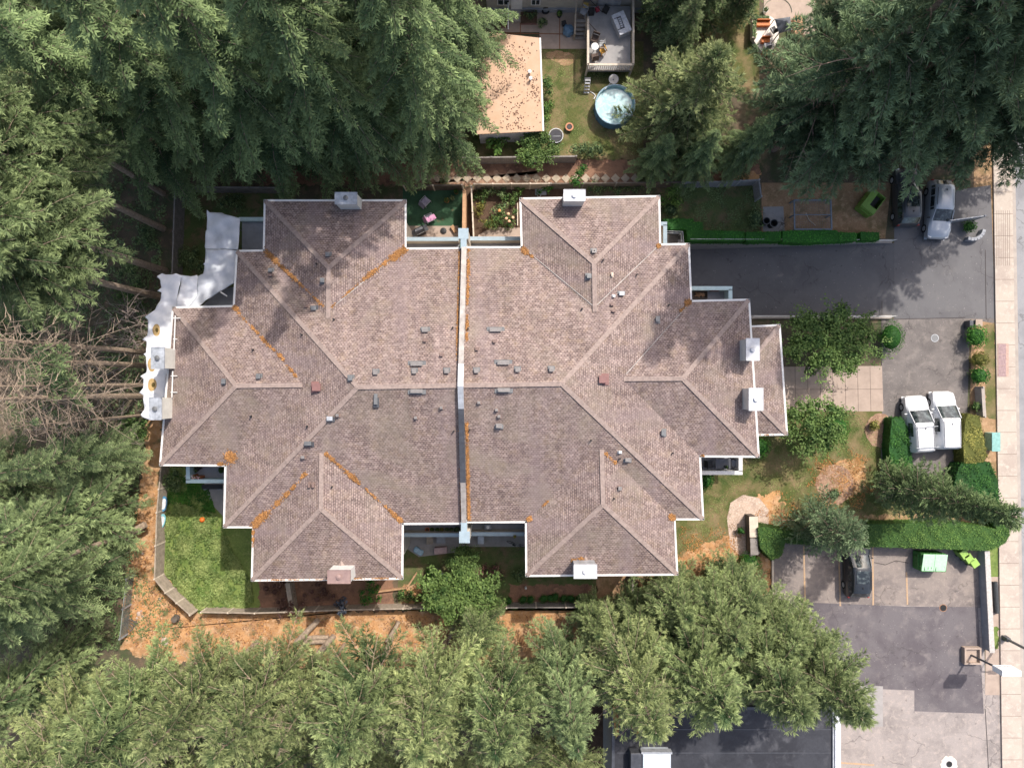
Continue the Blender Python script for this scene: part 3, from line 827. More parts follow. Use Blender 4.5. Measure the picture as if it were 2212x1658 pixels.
def shrub(name, px, py, z, rx, ry, hz, m, label, cat='shrub', size=0.13, dens=75, stem=True, lobes=1, seed=0, group=None, rough=0.16, parent=None, shoots=0):
    """a shrub whose widest part sits at height z; radii in metres"""
    R = np.random.RandomState(seed + int(px * 7 + py * 3) % 9999)
    p = at(px, py, z)
    parts = []
    if shoots:
        for q in range(shoots):
            a = R.uniform(0, 6.28); L0 = R.uniform(.75, 1.22); nn = 60
            s_ = R.rand(nn) ** .7
            b_ = np.stack([rx * L0 * s_ * math.cos(a), ry * L0 * s_ * math.sin(a), z + hz * (.3 + .5 * s_ - .5 * s_ ** 2) + 0 * s_], 1)
            D_ = unit(np.array([math.cos(a), math.sin(a), .2]) + R.normal(0, .8, (nn, 3)))
            parts.append((b_ + R.normal(0, .13, (nn, 3)), D_, unit(np.array([0, 0, 1.]) + R.normal(0, .5, (nn, 3))), R.uniform(.7, 1.3, nn) * size, R.uniform(.4, .7, nn) * size, R.uniform(.3, 1, nn)))
    evs = []; efs = []; off = 0
    for k in range(lobes):
        if lobes == 1: c = (0, 0, z); rad = (rx, ry, hz)
        else:
            a = k * 2.4 + R.uniform(-.3, .3); q = math.sqrt((k + .3) / lobes) * .80
            c = (rx * q * math.cos(a) + R.uniform(-.15, .15), ry * q * math.sin(a) + R.uniform(-.15, .15), z + R.uniform(-.45, .35) * hz + hz * .35 * (1 - q))
            f = R.uniform(.75, 1.25) / math.sqrt(lobes); m_ = (rx + ry) / 2; rad = (m_ * f, m_ * f, min(hz * .8, m_ * f * R.uniform(.6, .9)))
        n = int(dens * 4 * (rad[0] * rad[1] + rad[2] * (rad[0] + rad[1]) / 2) * 1.6)
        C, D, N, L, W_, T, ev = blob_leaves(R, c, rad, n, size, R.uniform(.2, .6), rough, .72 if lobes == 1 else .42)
        parts.append((C, D, N, L, W_, T))
        evs.append(ev); efs.append(EF + off); off += len(EV)
    cat_ = [np.concatenate([q[i] for q in parts]) for i in range(6)]
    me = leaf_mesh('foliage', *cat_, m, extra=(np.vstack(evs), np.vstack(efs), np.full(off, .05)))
    if parent is not None:
        o = bpy.data.objects.new(name, me); o.parent = parent; o.location = Vector((p.x, p.y, 0)) - worigin(parent); COL.objects.link(o)
        return o
    t = thing(name, label, cat, (p.x, p.y, 0), 0, group)
    o = bpy.data.objects.new('foliage', me); o.parent = t; COL.objects.link(o)
    if stem:
        MB().tube([(0, 0, 0), (0.02, 0.01, z * .6), (0, 0, z)], [0.06, 0.05, 0.03], 6).build('stem', barkm, t, local=True)
    return t

def inpoly(X, Y, poly):
    c = np.zeros(len(X), bool); n = len(poly); j = n - 1
    for i in range(n):
        xi, yi = poly[i]; xj, yj = poly[j]
        if yi != yj:
            m_ = ((yi > Y) != (yj > Y)) & (X < (xj - xi) * (Y - yi) / (yj - yi) + xi)
            c ^= m_
        j = i
    return c

def hedge(name, polyP, z, m, label, cat='hedge', size=0.10, dens=110, seed=1, group=None, bumpy=0.10):
    R = np.random.RandomState(seed)
    poly = [(at(x, y, z).x, at(x, y, z).y) for x, y in polyP]
    a = sum(poly[k][0] * poly[(k + 1) % len(poly)][1] - poly[(k + 1) % len(poly)][0] * poly[k][1] for k in range(len(poly)))
    if a < 0: poly = poly[::-1]
    A = np.array(poly); lo, hi = A.min(0), A.max(0); cen = (lo + hi) / 2
    n = int(dens * (hi[0] - lo[0]) * (hi[1] - lo[1]))
    X = R.uniform(lo[0] - .08, hi[0] + .08, n); Y = R.uniform(lo[1] - .08, hi[1] + .08, n)
    k = inpoly(X, Y, poly); X = X[k]; Y = Y[k]
    bz = bumpy * (np.sin(X * 2.1 + seed) * np.sin(Y * 2.7) + .7 * np.sin(X * 5.3 + Y * 4.1)) 
    C1 = np.stack([X, Y, z + bz + R.uniform(-.10, .08, len(X)) + np.where(R.rand(len(X)) < .04, R.uniform(0, .22, len(X)), 0)], 1)
    N1 = unit(np.array([0, 0, 1.0]) + R.normal(0, .45, (len(X), 3)))
    T1 = .45 + bz * 2.6 + R.uniform(-.35, .35, len(X)) + .18 * np.sin(X * .9 + 1) * np.sin(Y * 1.3 + seed)
    Cs, Ns, Ts = [C1], [N1], [T1]
    for i in range(len(poly)):
        p = np.array(poly[i]); q = np.array(poly[(i + 1) % len(poly)]); L = np.linalg.norm(q - p)
        if L < .05: continue
        nn = np.array([(q - p)[1], -(q - p)[0]]) / L
        k = max(4, int(dens * L * z * .8))
        s = R.rand(k); zz = R.uniform(.05, z, k)
        off = R.uniform(-.05, .09, k)
        pt = p + (q - p) * s[:, None] + nn * off[:, None]
        Cs.append(np.stack([pt[:, 0], pt[:, 1], zz], 1))
        Ns.append(unit(np.array([nn[0], nn[1], .3]) + R.normal(0, .45, (k, 3))))
        Ts.append(.3 + R.uniform(-.25, .25, k))
    C = np.vstack(Cs); N = np.vstack(Ns); T = np.concatenate(Ts)
    D = unit(np.cross(N, R.normal(0, 1, C.shape)))
    L = R.uniform(.7, 1.3, len(C)) * size
    C[:, :2] -= cen
    npz = len(poly)
    core = MB().prism([(x - cen[0], y - cen[1]) for x, y in poly], 0.02, z - .10)
    t = thing(name, label, cat, (cen[0], cen[1], 0), 0, group)
    me = leaf_mesh('foliage', C, D, N, L, L * .6, T, m)
    o = bpy.data.objects.new('foliage', me); o.parent = t; COL.objects.link(o)
    cm = bpy.data.meshes.new('branches'); cm.from_pydata(core.v, [], core.f); cm.materials.append(m); cm.update()
    o = bpy.data.objects.new('branches', cm); o.parent = t; COL.objects.link(o)
    return t

def scatter(name, polyP, n, m, label, zf=0.02, size=0.12, up=0.5, seed=3, kind='stuff', z=0, clump=0.0):
    R = np.random.RandomState(seed)
    poly = [(at(x, y, z).x, at(x, y, z).y) for x, y in polyP]
    A = np.array(poly); lo, hi = A.min(0), A.max(0)
    X = R.uniform(lo[0], hi[0], n * 3); Y = R.uniform(lo[1], hi[1], n * 3)
    if clump > 0:
        f = np.sin(X * 2.3 + seed) * np.sin(Y * 1.9 + 1) + .6 * np.sin(X * 5.1) * np.sin(Y * 4.3)
        k = R.rand(len(X)) < np.clip(.5 + f * clump, .04, 1); X = X[k]; Y = Y[k]
    k = inpoly(X, Y, poly); X = X[k][:n]; Y = Y[k][:n]
    nn = len(X)
    f = np.sin(X * 2.3 + seed) * np.sin(Y * 1.9 + 1)
    C = np.stack([X, Y, z + zf + R.uniform(0, size * up, nn)], 1)
    N = unit(np.array([0, 0, 1.0]) + R.normal(0, .5, (nn, 3)))
    D = unit(np.cross(N, R.normal(0, 1, (nn, 3))))
    L = R.uniform(.6, 1.4, nn) * size
    w = C.mean(0); w[2] = 0
    me = leaf_mesh(name, C - w, D, N, L, L * .5, .4 + f * .3 + R.uniform(-.25, .25, nn), m)
    o = bpy.data.objects.new(name, me); o.location = w; COL.objects.link(o)
    return tag(o, label, 'ground cover', None, kind)

# ------------------------------------------------------------------ the apartment building
ZE = 7.6; PITCH = 0.34
class Block:
    def __init__(s, corners, ze, hips):
        """corners P: TL, TR, BR, BL ; hips: which sides slope (N,E,S,W)"""
        s.ze = ze
        s.c = [at(x, y, ze) for x, y in corners]
        s.hips = hips
        cen = sum(s.c, Vector()) / 4
        s.pl = []
        for i in range(4):
            a = s.c[i]; b = s.c[(i + 1) % 4]
            d = (b - a).normalized(); n = Vector((-d.y, d.x, 0))
            if n.dot(cen - a) < 0: n = -n
            s.pl.append((a, n, d))
    def z(s, x, y):
        zz = 1e9
        for (a, n, d), h in zip(s.pl, s.hips):
            t = n.x * (x - a.x) + n.y * (y - a.y)
            if t < -0.02: return -1e9
            if h: zz = min(zz, s.ze + PITCH * t)
        return zz
    def solve(s, rows):
        A = []; Bv = []
        for k, idx in rows:
            a, n, d = s.pl[idx]
            if k == 'p': A.append([-PITCH * n.x, -PITCH * n.y, 1]); Bv.append(s.ze - PITCH * (n.x * a.x + n.y * a.y))
            else: A.append([n.x, n.y, 0]); Bv.append(n.x * a.x + n.y * a.y)
        return Vector(np.linalg.solve(np.array(A), np.array(Bv)))

blocks = {
 'main': Block([(512, 543), (1487, 528), (1518, 1120), (485, 1137)], ZE, (1, 1, 1, 1)),
 'nw': Block([(573, 434), (876, 434), (877, 735), (569, 735)], ZE, (1, 1, 0, 1)),
 'ne': Block([(1125, 430), (1423, 425), (1429, 725), (1131, 725)], ZE, (1, 1, 0, 1)),
 'sw': Block([(549, 930), (872, 930), (868, 1248), (545, 1252)], ZE, (0, 1, 1, 1)),
 'se': Block([(1132, 920), (1451, 920), (1462, 1239), (1138, 1242)], ZE, (0, 1, 1, 1)),
 'w': Block([(375, 665), (715, 656), (715, 1006), (347, 1003)], ZE, (1, 0, 1, 1)),
 'e': Block([(1290, 654), (1617, 648), (1638, 985), (1290, 984)], ZE, (1, 1, 1, 0)),
}
low = Block([(1612, 705), (1683, 703), (1699, 937), (1630, 939)], 6.6, (1, 1, 1, 0))
def roofz(x, y):
    return max(max(b.z(x, y) for b in blocks.values()), low.z(x, y))
def at_roof(px, py, extra=0.0):
    z = 8.5
    for _ in range(6):
        p = at(px, py, z)
        rz_ = roofz(p.x, p.y)
        if rz_ < 0: rz_ = ZE
        z = rz_ + extra
    return at(px, py, z)

bld = thing('apartment_building', 'large low apartment building with pink-brown hipped shingle roofs and white gutters, in the middle', 'building', (0, 0, 0))
rf = MB(); caps = MB(); soff = MB(); walls = MB()
def roof_face(pts, a, n, d):
    uvs = []
    k = math.sqrt(1 + PITCH * PITCH)
    for p in pts:
        uvs.append(((p - a).dot(d), (n.x * (p.x - a.x) + n.y * (p.y - a.y)) * k))
    u = (pts[1] - pts[0]).cross(pts[2] - pts[0])
    if u.z < 0: pts = pts[::-1]; uvs = uvs[::-1]
    rf.face(pts, uvs)
def cap(a, b):
    a = a + Vector((0, 0, .035)); b = b + Vector((0, 0, .035))
    caps.seg(a, b, 0.30, 0.05)
for nm, b in blocks.items():
    c = b.c; h = b.hips
    vertical = nm in ('nw', 'ne', 'sw', 'se')      # ridge runs north-south
    if vertical:
        r1 = b.solve([('p' if h[0] else 'g', 0), ('p', 1), ('p', 3)])
        r2 = b.solve([('p' if h[2] else 'g', 2), ('p', 1), ('p', 3)])
        if h[0]: roof_face([c[0], c[1], r1], *b.pl[0])
        if h[2]: roof_face([c[2], c[3], r2], *b.pl[2])
        roof_face([c[1], c[2], r2, r1], *b.pl[1]); roof_face([c[3], c[0], r1, r2], *b.pl[3])
        if h[0]: cap(c[0], r1); cap(c[1], r1)
        if h[2]: cap(c[2], r2); cap(c[3], r2)
    else:
        r1 = b.solve([('p' if h[3] else 'g', 3), ('p', 0), ('p', 2)])
        r2 = b.solve([('p' if h[1] else 'g', 1), ('p', 0), ('p', 2)])
        if h[3]: roof_face([c[3], c[0], r1], *b.pl[3])
        if h[1]: roof_face([c[1], c[2], r2], *b.pl[1])
        roof_face([c[0], c[1], r2, r1], *b.pl[0]); roof_face([c[2], c[3], r1, r2], *b.pl[2])
        if h[3]: cap(c[0], r1); cap(c[3], r1)
        if h[1]: cap(c[1], r2); cap(c[2], r2)
    if nm != 'main':                      # stop the ridge cap where the wing meets the main roof
        mb0 = blocks['main']
        lo, hi = (r1, r2) if mb0.z(r1.x, r1.y) < r1.z else (r2, r1)
        t_ = 1.0
        for q_ in range(101):
            v_ = lo.lerp(hi, q_ / 100)
            if mb0.z(v_.x, v_.y) > v_.z - .02: t_ = q_ / 100; break
        cap(lo, lo.lerp(hi, t_))
    else: cap(r1, r2)
    dz = Vector((0, 0, -.14))
    soff.face([p + dz for p in c])
    for i in range(4):
        soff.face([c[i] + dz, c[(i + 1) % 4] + dz, c[(i + 1) % 4], c[i]])
    ins = []
    for i in range(4):
        a1, n1, _d = b.pl[(i - 1) % 4]; a2, n2, _d = b.pl[i]
        M_ = np.array([[n1.x, n1.y], [n2.x, n2.y]])
        o1 = .55; o2 = .55
        q = np.linalg.solve(M_, np.array([n1.x * a1.x + n1.y * a1.y + o1, n2.x * a2.x + n2.y * a2.y + o2]))
        ins.append((q[0], q[1]))
    dd = list(blocks).index(nm) * .004
    walls.prism(ins, -3.2, b.ze - .15 - dd)
# the lower lean-to roof on the east
c = low.c
pT = low.solve([('g', 3), ('p', 0), ('p', 1)]); pB = low.solve([('g', 3), ('p', 2), ('p', 1)])
roof_face([c[1], c[2], pB, pT], *low.pl[1]); roof_face([c[0], c[1], pT], *low.pl[0]); roof_face([c[2], c[3], pB], *low.pl[2])
cap(c[1], pT); cap(c[2], pB)
soff.face([p + Vector((0, 0, -.14)) for p in c])
for i in range(4): soff.face([c[i] + Vector((0, 0, -.14)), c[(i + 1) % 4] + Vector((0, 0, -.14)), c[(i + 1) % 4], c[i]])
walls.prism([(c[0].x, c[0].y - .45), (c[1].x - .45, c[1].y - .45), (c[2].x - .45, c[2].y + .45), (c[3].x, c[3].y + .45)], -1, 6.4)
rf.build('roof', roofm, bld); caps.build('ridge_cap', capm, bld); soff.build('soffit', shingle_edge, bld); walls.build('wall', stuccom, bld)

# gutters
def gutter(pts, z=ZE, w=.13):
    g = MB()
    for i in range(len(pts) - 1):
        a = at(*pts[i], z); b = at(*pts[i + 1], z)
        d = (b - a).normalized() * .05
        g.seg(a - d + Vector((0, 0, .02)), b + d + Vector((0, 0, .02)), w, .13)
    return g.build('gutter', whitem, bld)
gutter([(1000, 536), (876, 537), (876, 433), (572, 433), (570, 541), (512, 542), (505, 661), (374, 664), (346, 1004), (487, 1005), (484, 1138), (547, 1138), (544, 1253), (869, 1249), (870, 1131), (1000, 1130)])
gutter([(1010, 534), (1127, 534), (1124, 429), (1424, 424), (1426, 528), (1488, 527), (1493, 650), (1618, 647), (1639, 986), (1512, 985), (1519, 1121), (1457, 1121), (1463, 1240), (1137, 1243), (1136, 1127), (1008, 1127)])
gutter([(1620, 705), (1684, 702), (1700, 938), (1636, 939)], 6.6)

# valley flashing
for a, b in (((876, 535), (708, 672)), ((1129, 534), (1283, 662)), ((1424, 529), (1285, 663)), ((1493, 651), (1352, 808))):
    vf = MB(); prev = None
    for i in range(13):
        t = i / 12
        q = at_roof(a[0] + (b[0] - a[0]) * t, a[1] + (b[1] - a[1]) * t)
        q.z = roofz(q.x, q.y) + .035
        if prev is not None: vf.seg(prev, q, .045, .02)
        prev = q
    vf.build('valley_flashing', flashm, bld)

# party wall (parapet) down the middle, capped in three metals
PX = -3.28
def par(y0, y1, m, n=14, wd=.30):
    g = MB()
    ys = [y0 + (y1 - y0) * i / n for i in range(n + 1)]
    for i in range(n):
        za = max(roofz(PX, ys[i]), ZE) + .42; zb = max(roofz(PX, ys[i + 1]), ZE) + .42
        g.seg((PX, ys[i], za), (PX, ys[i + 1], zb), wd + .04, .05)
    g.build('parapet_cap', m, bld)
    g = MB()
    for i in range(n):
        za = max(roofz(PX, ys[i]), ZE) + .37; zb = max(roofz(PX, ys[i + 1]), ZE) + .37
        g.seg((PX, ys[i], za), (PX, ys[i + 1], zb), wd - .06, .75)
    g.build('parapet', stuccom, bld)
ye = (829 - 532) * 47 / F; yb = -(1128 - 829) * 47 / F
yr = 0.0
par(ye, 1.3, flashm); par(1.3, -1.6, lightmetal, 8, .33); par(-1.6, -6.6, darkmetal, 8, .33); par(-6.6, yb, flashm, 6)
for (x0, y0, x1, y1) in ((990, 493, 1012, 516), (992, 1147, 1015, 1172)):
    a = at(x0, y1, 8.0); b = at(x1, y0, 8.0)
    cx, cy = (a.x + b.x) / 2, (a.y + b.y) / 2
    p = MB().box((cx, cy, 3.98), (b.x - a.x - .08, b.y - a.y - .08, 7.96)).build('pillar', stuccom, bld)
    MB().box((cx, cy, 8.0), (b.x - a.x, b.y - a.y, .08)).build('cap', bluegrey, p)
for (x0, y0, x1, y1) in ((995, 515, 1008, 536), (996, 1124, 1009, 1148)):
    a = at(x0, y1, 8.0); b = at(x1, y0, 8.0)
    MB().box(((a.x + b.x) / 2, (a.y + b.y) / 2, 7.99), (b.x - a.x, b.y - a.y, .09)).build('parapet_cap', bluegrey, bld)
    MB().box(((a.x + b.x) / 2, (a.y + b.y) / 2, 6.0), (b.x - a.x - .06, b.y - a.y, 3.9)).build('parapet', stuccom, bld)

# chimneys
def chimney(x0, y0, x1, y1, m, lab, side=chimside, zt=9.3):
    a = at(x0, y1, zt); b = at(x1, y0, zt)
    c = (a + b) / 2; w, l = b.x - a.x, b.y - a.y
    ch = MB().box((c.x, c.y, zt / 2 - .04), (w - .05, l - .05, zt - .08)).build('chimney', side, bld)
    ch["label"] = lab
    MB().box((c.x, c.y, zt - .02), (w + .04, l + .04, .07)).build('chimney_cap', m, ch, bevel=.012)
    MB().lathe((c.x, c.y, zt), [(.12, 0), (.12, .10), (.17, .11), (.17, .14), (.03, .17)], 12).build('flue', ventgrey if m is chimtop else m, ch)
    g_ = MB()
    for e_ in (-1, 1): g_.box((c.x + e_ * (w / 2 + .01), c.y, zt + .02), (.03, l + .05, .05)); g_.box((c.x, c.y + e_ * (l / 2 + .01), zt + .02), (w + .07, .03, .05))
    g_.build('cap_rim', m, ch)
chimney(327, 750, 355, 796, chimtop, 'west chimney with grey metal cap, the upper of two')
chimney(323, 859, 349, 906, chimtop, 'west chimney with grey metal cap, the lower of two')
chimney(724, 416, 771, 441, chimtop, 'chimney with grey cap on the top-left wing')
chimney(1218, 410, 1264, 434, chimwhite, 'white chimney on the top-right wing')
chimney(1612, 731, 1640, 778, chimwhite, 'white capped east chimney, the upper of two')
chimney(1618, 838, 1648, 886, chimwhite, 'white capped east chimney, the lower of two')
chimney(708, 1231, 757, 1259, chimbrown, 'chimney with brown metal cap on the bottom-left wing', whitem)
chimney(1240, 1219, 1289, 1248, chimwhite, 'white chimney on the bottom-right wing', lightmetal)

# crickets behind the two south chimneys
for (x, y) in ((738, 1222), (1264, 1212)):
    p = at_roof(x, y)
    g = MB(); zc = roofz(p.x, p.y)
    A_ = Vector((p.x - .5, p.y - .35, roofz(p.x - .5, p.y - .35))); B_ = Vector((p.x + .5, p.y - .35, A_.z)); C_ = Vector((p.x, p.y + .45, roofz(p.x, p.y + .45) + .02)); T_ = Vector((p.x, p.y - .35, C_.z))
    g.face([A_, T_, C_]); g.face([T_, B_, C_]); g.face([A_, B_, T_])
    g.build('cricket', capm, bld)

# roof vents
def V1(x, y): return tz(1000, 600, 2.0725, x, y)
def V2(x, y): return tz(1700, 600, 2.0725, x, y)
def V3(x, y): return tz(300, 500, 2.0725, x, y)
def V5(x, y): return tz(600, 1200, 2.0725, x, y)
def V6(x, y): return tz(1300, 1300, 2.0725, x, y)
vents = []
for x, y in ((1009, 806), (518, 1018), (1057, 1011), (518, 1187), (1060, 1180)): vents.append((V1(x, y), .78, .26, .22, ventgrey, ventlid))
vents.append((V1(571, 807), .42, .28, .22, ventgrey, ventlid)); vents.append((V1(265, 1237), .24, .70, .20, darkmetal, ventgrey))
for x, y in ((263, 1070), (503, 1064), (705, 1062), (890, 1060), (1146, 1054), (1356, 1052)): vents.append((V1(x, y), .30, .30, .24, ventgrey, ventlid))
for x, y in ((107, 1107), (1590, 473)): vents.append((V1(x, y), .30, .30, .24, ventgrey, ventgrey))
vents.append((V1(1620, 317), .28, .28, .24, ventgrey, ventlid)); vents.append((V1(1030, 1402), .38, .30, .28, ventgrey, ventlid))
for x, y in ((569, 873), (1001, 879), (893, 926), (673, 963), (671, 1290), (513, 1352), (905, 1258), (1015, 1304), (1030, 1344), (26, 1337)): vents.append((V1(x, y), .20, .18, .20, ventbrown, ventlid if y > 1200 else ventbrown))
vents.append((V2(226, 1113), .55, .50, .30, ventred, ventred)); vents.append((V3(1348, 1370), .55, .50, .30, ventred, ventred))
for x, y in ((1417, 547), (1384, 708), (986, 1305), (770, 1336)): vents.append((V3(x, y), .28, .28, .24, ventgrey, ventgrey))
vents += [(V3(1060, 644), .28, .24, .22, ventgrey, ventgrey), (V3(1060, 674), .26, .16, .2, ventbrown, ventbrown), (V3(1330, 880), .36, .26, .22, darkmetal, ventgrey), (V3(1280, 869), .20, .14, .18, ventbrown, ventbrown), (V3(1430, 1565), .38, .28, .24, darkmetal, lightmetal), (V3(1477, 1546), .20, .18, .2, ventbrown, ventbrown)]
vents += [(V2(283, 463), .14, .22, .2, woodpale, woodpale), (V2(342, 582), .34, .26, .24, ventgrey, lightmetal), (V2(293, 597), .16, .16, .2, lightmetal, whitem), (V2(283, 650), .22, .16, .2, ventbrown, ventbrown), (V2(293, 690), .24, .14, .2, ventbrown, ventbrown), (V2(565, 742), .28, .34, .24, ventgrey, ventgrey), (V2(601, 1447), .30, .36, .24, ventgrey, ventgrey), (V2(332, 1566), .20, .16, .2, lightmetal, whitem), (V2(380, 1614), .36, .26, .24, ventgrey, ventlid)]
vents += [(V5(673, 268), .46, .28, .24, darkmetal, ventgrey), (V5(640, 354), .24, .20, .2, ventbrown, ventlid), (V5(680, 530), .17, .26, .2, ventbrown, ventbrown), (V5(705, 530), .17, .26, .2, ventbrown, ventbrown), (V6(1160, 340), .24, .26, .22, ventbrown, ventlid)]
vprotos = {}
for (px, py), w, l, h, mb_, ml in vents:
    p = at_roof(px, py, h * .6)
    z0 = roofz(p.x, p.y)
    key = (w, l, h, mb_.name, ml.name)
    if key not in vprotos:
        v = MB().box((0, 0, h / 2 - .08), (w * .86, l * .86, h + .1)).build('roof_vent', mb_, bld, local=True)
        l_ = MB().box((0, 0, h), (w, l, .06)).build('vent_lid', ml, v, local=True, bevel=.01)
        f_ = MB().box((0, 0, -.0), (w * 1.5, l * 1.5, .05)).build('vent_flashing', mb_, v, local=True)
        vprotos[key] = v
    else:
        v = copy_tree(vprotos[key], bld)
    v.location = (p.x, p.y, z0)
k = 0
for (px, py) in (V1(742, 792), V1(838, 798), V1(1546, 676), V1(748, 1436), V1(848, 1427), V1(3, 740), V3(1252, 1043), V3(950, 1138), V3(1453, 947), V3(937, 1553), V3(1287, 1613), V3(1345, 603), V2(171, 317), V2(228, 372), V2(437, 464), V2(637, 652), V2(97, 676), V2(332, 1608), V2(661, 1572), V2(152, 1494), V5(820, 538), V5(664, 163), V5(315, 100), V6(1125, 404), V6(982, 42)):
    p = at_roof(px, py, .15); z0 = roofz(p.x, p.y)
    if k == 0:
        v0 = MB().lathe((0, 0, 0), [(.055, -.1), (.05, .28), (.035, .28)], 8).build('vent_pipe', blackm, bld, local=True)
        v = v0
    else: v = copy_tree(v0, bld)
    v.location = (p.x, p.y, z0); k += 1

# windows on the wing ends
def windows(b, side, n):
    a, nn, d = b.pl[side]
    c0 = b.c[side]; c1 = b.c[(side + 1) % 4]
    L = (c1 - c0).length; dirn = (c1 - c0).normalized()
    ang = math.atan2(dirn.y, dirn.x)
    for fl in (0.9, 4.0):
        for i in range(n):
            t = (i + .5) / n
            p = c0 + (c1 - c0) * t + nn * .55
            w = MB().box((p.x, p.y, fl + .75), (1.7, .10, 1.5), ang).build('window', whitem, bld)
            q = p - nn * .04
            MB().box((q.x, q.y, fl + .75), (1.54, .08, 1.34), ang).build('pane', glassm, w)
windows(blocks['nw'], 0, 3); windows(blocks['ne'], 0, 3); windows(blocks['sw'], 2, 3); windows(blocks['se'], 2, 3); windows(blocks['w'], 3, 3); windows(blocks['e'], 1, 3)

# balconies
def balcony(x0, y0, x1, y1, sides, m, lab, zf=4.2, hr=1.1, th=.22, floor=greym, under=True):
    """outer outline in P at rail height; sides of the rail in 'NESW'"""
    zr = zf + hr
    a = at(x0, y1, zr); b = at(x1, y0, zr)
    X0, X1, Y0, Y1 = a.x, b.x, a.y, b.y
    bal = MB().box(((X0 + X1) / 2, (Y0 + Y1) / 2, zf - .1), (X1 - X0, Y1 - Y0, .2)).build('balcony', floor, bld)
    bal["label"] = lab
    def rail(xa, ya, xb, yb):
        MB().box(((xa + xb) / 2, (ya + yb) / 2, zf + hr / 2 - .15), (xb - xa, yb - ya, hr + .2)).build('balcony_rail', stuccom if m is bluegrey else m, bal)
        MB().box(((xa + xb) / 2, (ya + yb) / 2, zr), (xb - xa + .06, yb - ya + .06, .05)).build('rail_cap', m, bal)
    if 'N' in sides: rail(X0, Y1 - th, X1, Y1)
    if 'S' in sides: rail(X0, Y0, X1, Y0 + th)
    if 'W' in sides: rail(X0, Y0 + (th if 'S' in sides else 0), X0 + th, Y1 - (th if 'N' in sides else 0))
    if 'E' in sides: rail(X1 - th, Y0 + (th if 'S' in sides else 0), X1, Y1 - (th if 'N' in sides else 0))
    return bal, zf
balcony(870, 513, 990, 548, 'N', bluegrey, 'narrow balcony north of the roof, left of the party wall')
balcony(1012, 512, 1132, 548, 'N', bluegrey, 'narrow balcony north of the roof, right of the party wall')
balcony(862, 1112, 992, 1158, 'S', bluegrey, 'narrow south balcony with a row of flower pots')
balcony(1015, 1112, 1142, 1156, 'S', bluegrey, 'narrow south balcony with a small grill')
balcony(403, 990, 500, 1042, 'SW', tealm, 'pale teal balcony at the south-west corner')
balcony(1480, 619, 1581, 665, 'NE', tealm, 'pale teal balcony above the driveway with a wicker basket')
balcony(1505, 972, 1603, 1024, 'SE', whitem, 'white railed balcony at the south-east with dark furniture')
balcony(1412, 480, 1440, 545, 'NE', bluegrey, 'small grey landing at the north-east corner')
balcony(517, 470, 585, 548, 'N', tealm, 'grey-green roof terrace at the north-west corner', 3.6, .5)
# stair well beside the landing
st = thing('outdoor_stair', 'dark outdoor stair well with white handrails beside the north-east corner of the building', 'stairs', at(1457, 512))
g = MB()
for i in range(6):
    p = at(1442 + i * 5.2, 512, .3)
    g.box((p.x, p.y, .5 - i * .08), (.17, .9, .05))
g.build('tread', wooddark, st)
g = MB()
for (a, b) in (((1440, 499), (1475, 500)), ((1475, 500), (1476, 523)), ((1440, 503), (1471, 504)), ((1471, 504), (1472, 522))):
    g.tube([at(*a, 1.0), at(*b, 1.0)], .025, 6); g.tube([at(*a, 1.0), (*at(*a, 1.0).xy, 0)], .02, 6)
g.build('handrail', whitem, st)

# needles gathered in valleys and gutters
def litter(name, runs, label, seed=1):
    R = np.random.RandomState(seed)
    Cs = []
    for (x0, y0, x1, y1, w, n) in runs:
        t = R.rand(n)
        K_ = max(2, int(math.hypot(x1 - x0, y1 - y0) / 16)); cen_ = R.rand(K_)
        ts = np.clip(np.where(R.rand(n) < .75, cen_[R.randint(0, K_, n)] + R.normal(0, .045, n), t), 0, 1) if w < 7 else t
        n = int(n)
        px = x0 + (x1 - x0) * ts + R.normal(0, w / 2.2, n); py = y0 + (y1 - y0) * ts + R.normal(0, w / 2.2, n)
        for a, b in zip(px, py):
            z = 8.3
            for _ in range(3):
                p = at(a, b, z); q = roofz(p.x, p.y)
                if q > 0: z = q
            if roofz(p.x, p.y) < 0: continue
            if abs(p.x - PX) < .24: continue
            Cs.append((p.x, p.y, z + .03 + R.rand() * .05))
    C = np.array(Cs); nn = len(C)
    N = unit(np.array([0, 0, 1.0]) + R.normal(0, .35, (nn, 3)))
    D = unit(np.cross(N, R.normal(0, 1, (nn, 3))))
    w = C.mean(0)
    me = leaf_mesh(name, C - w, D, N, R.uniform(.07, .2, nn), R.uniform(.03, .07, nn), .45 + R.uniform(-.6, .5, nn), litterm)
    o = bpy.data.objects.new(name, me); o.location = w; COL.objects.link(o)
    tag(o, label, 'fallen needles', None, 'stuff')
litter('fallen_needles', [
 (876, 537, 845, 560, 8, 900), (840, 562, 780, 608, 5, 520), (775, 612, 715, 665, 3, 110),
 (572, 541, 600, 568, 6, 420), (600, 568, 700, 662, 4, 420),
 (507, 662, 520, 680, 5, 240), (520, 680, 560, 722, 3, 140), (565, 728, 580, 745, 4, 230), (603, 765, 615, 780, 4, 230), (618, 785, 642, 815, 3, 150), (580, 745, 600, 762, 3, 80),
 (496, 988, 500, 986, 11, 900), (488, 1003, 470, 1002, 4, 200),
 (549, 1135, 575, 1108, 8, 900), (580, 1105, 625, 1062, 5, 380), (625, 1062, 660, 1022, 4, 260), (547, 1145, 546, 1180, 3, 300),
 (705, 980, 725, 998, 4, 350), (745, 1015, 778, 1045, 5, 650), (840, 1100, 868, 1126, 5, 550), (725, 998, 745, 1015, 3, 100), (790, 1055, 840, 1100, 3, 120),
 (560, 1253, 705, 1251, 1.5, 380), (767, 1249, 865, 1248, 1.5, 150)], 'orange fallen needles gathered in the valleys of the left half of the roof', 4)
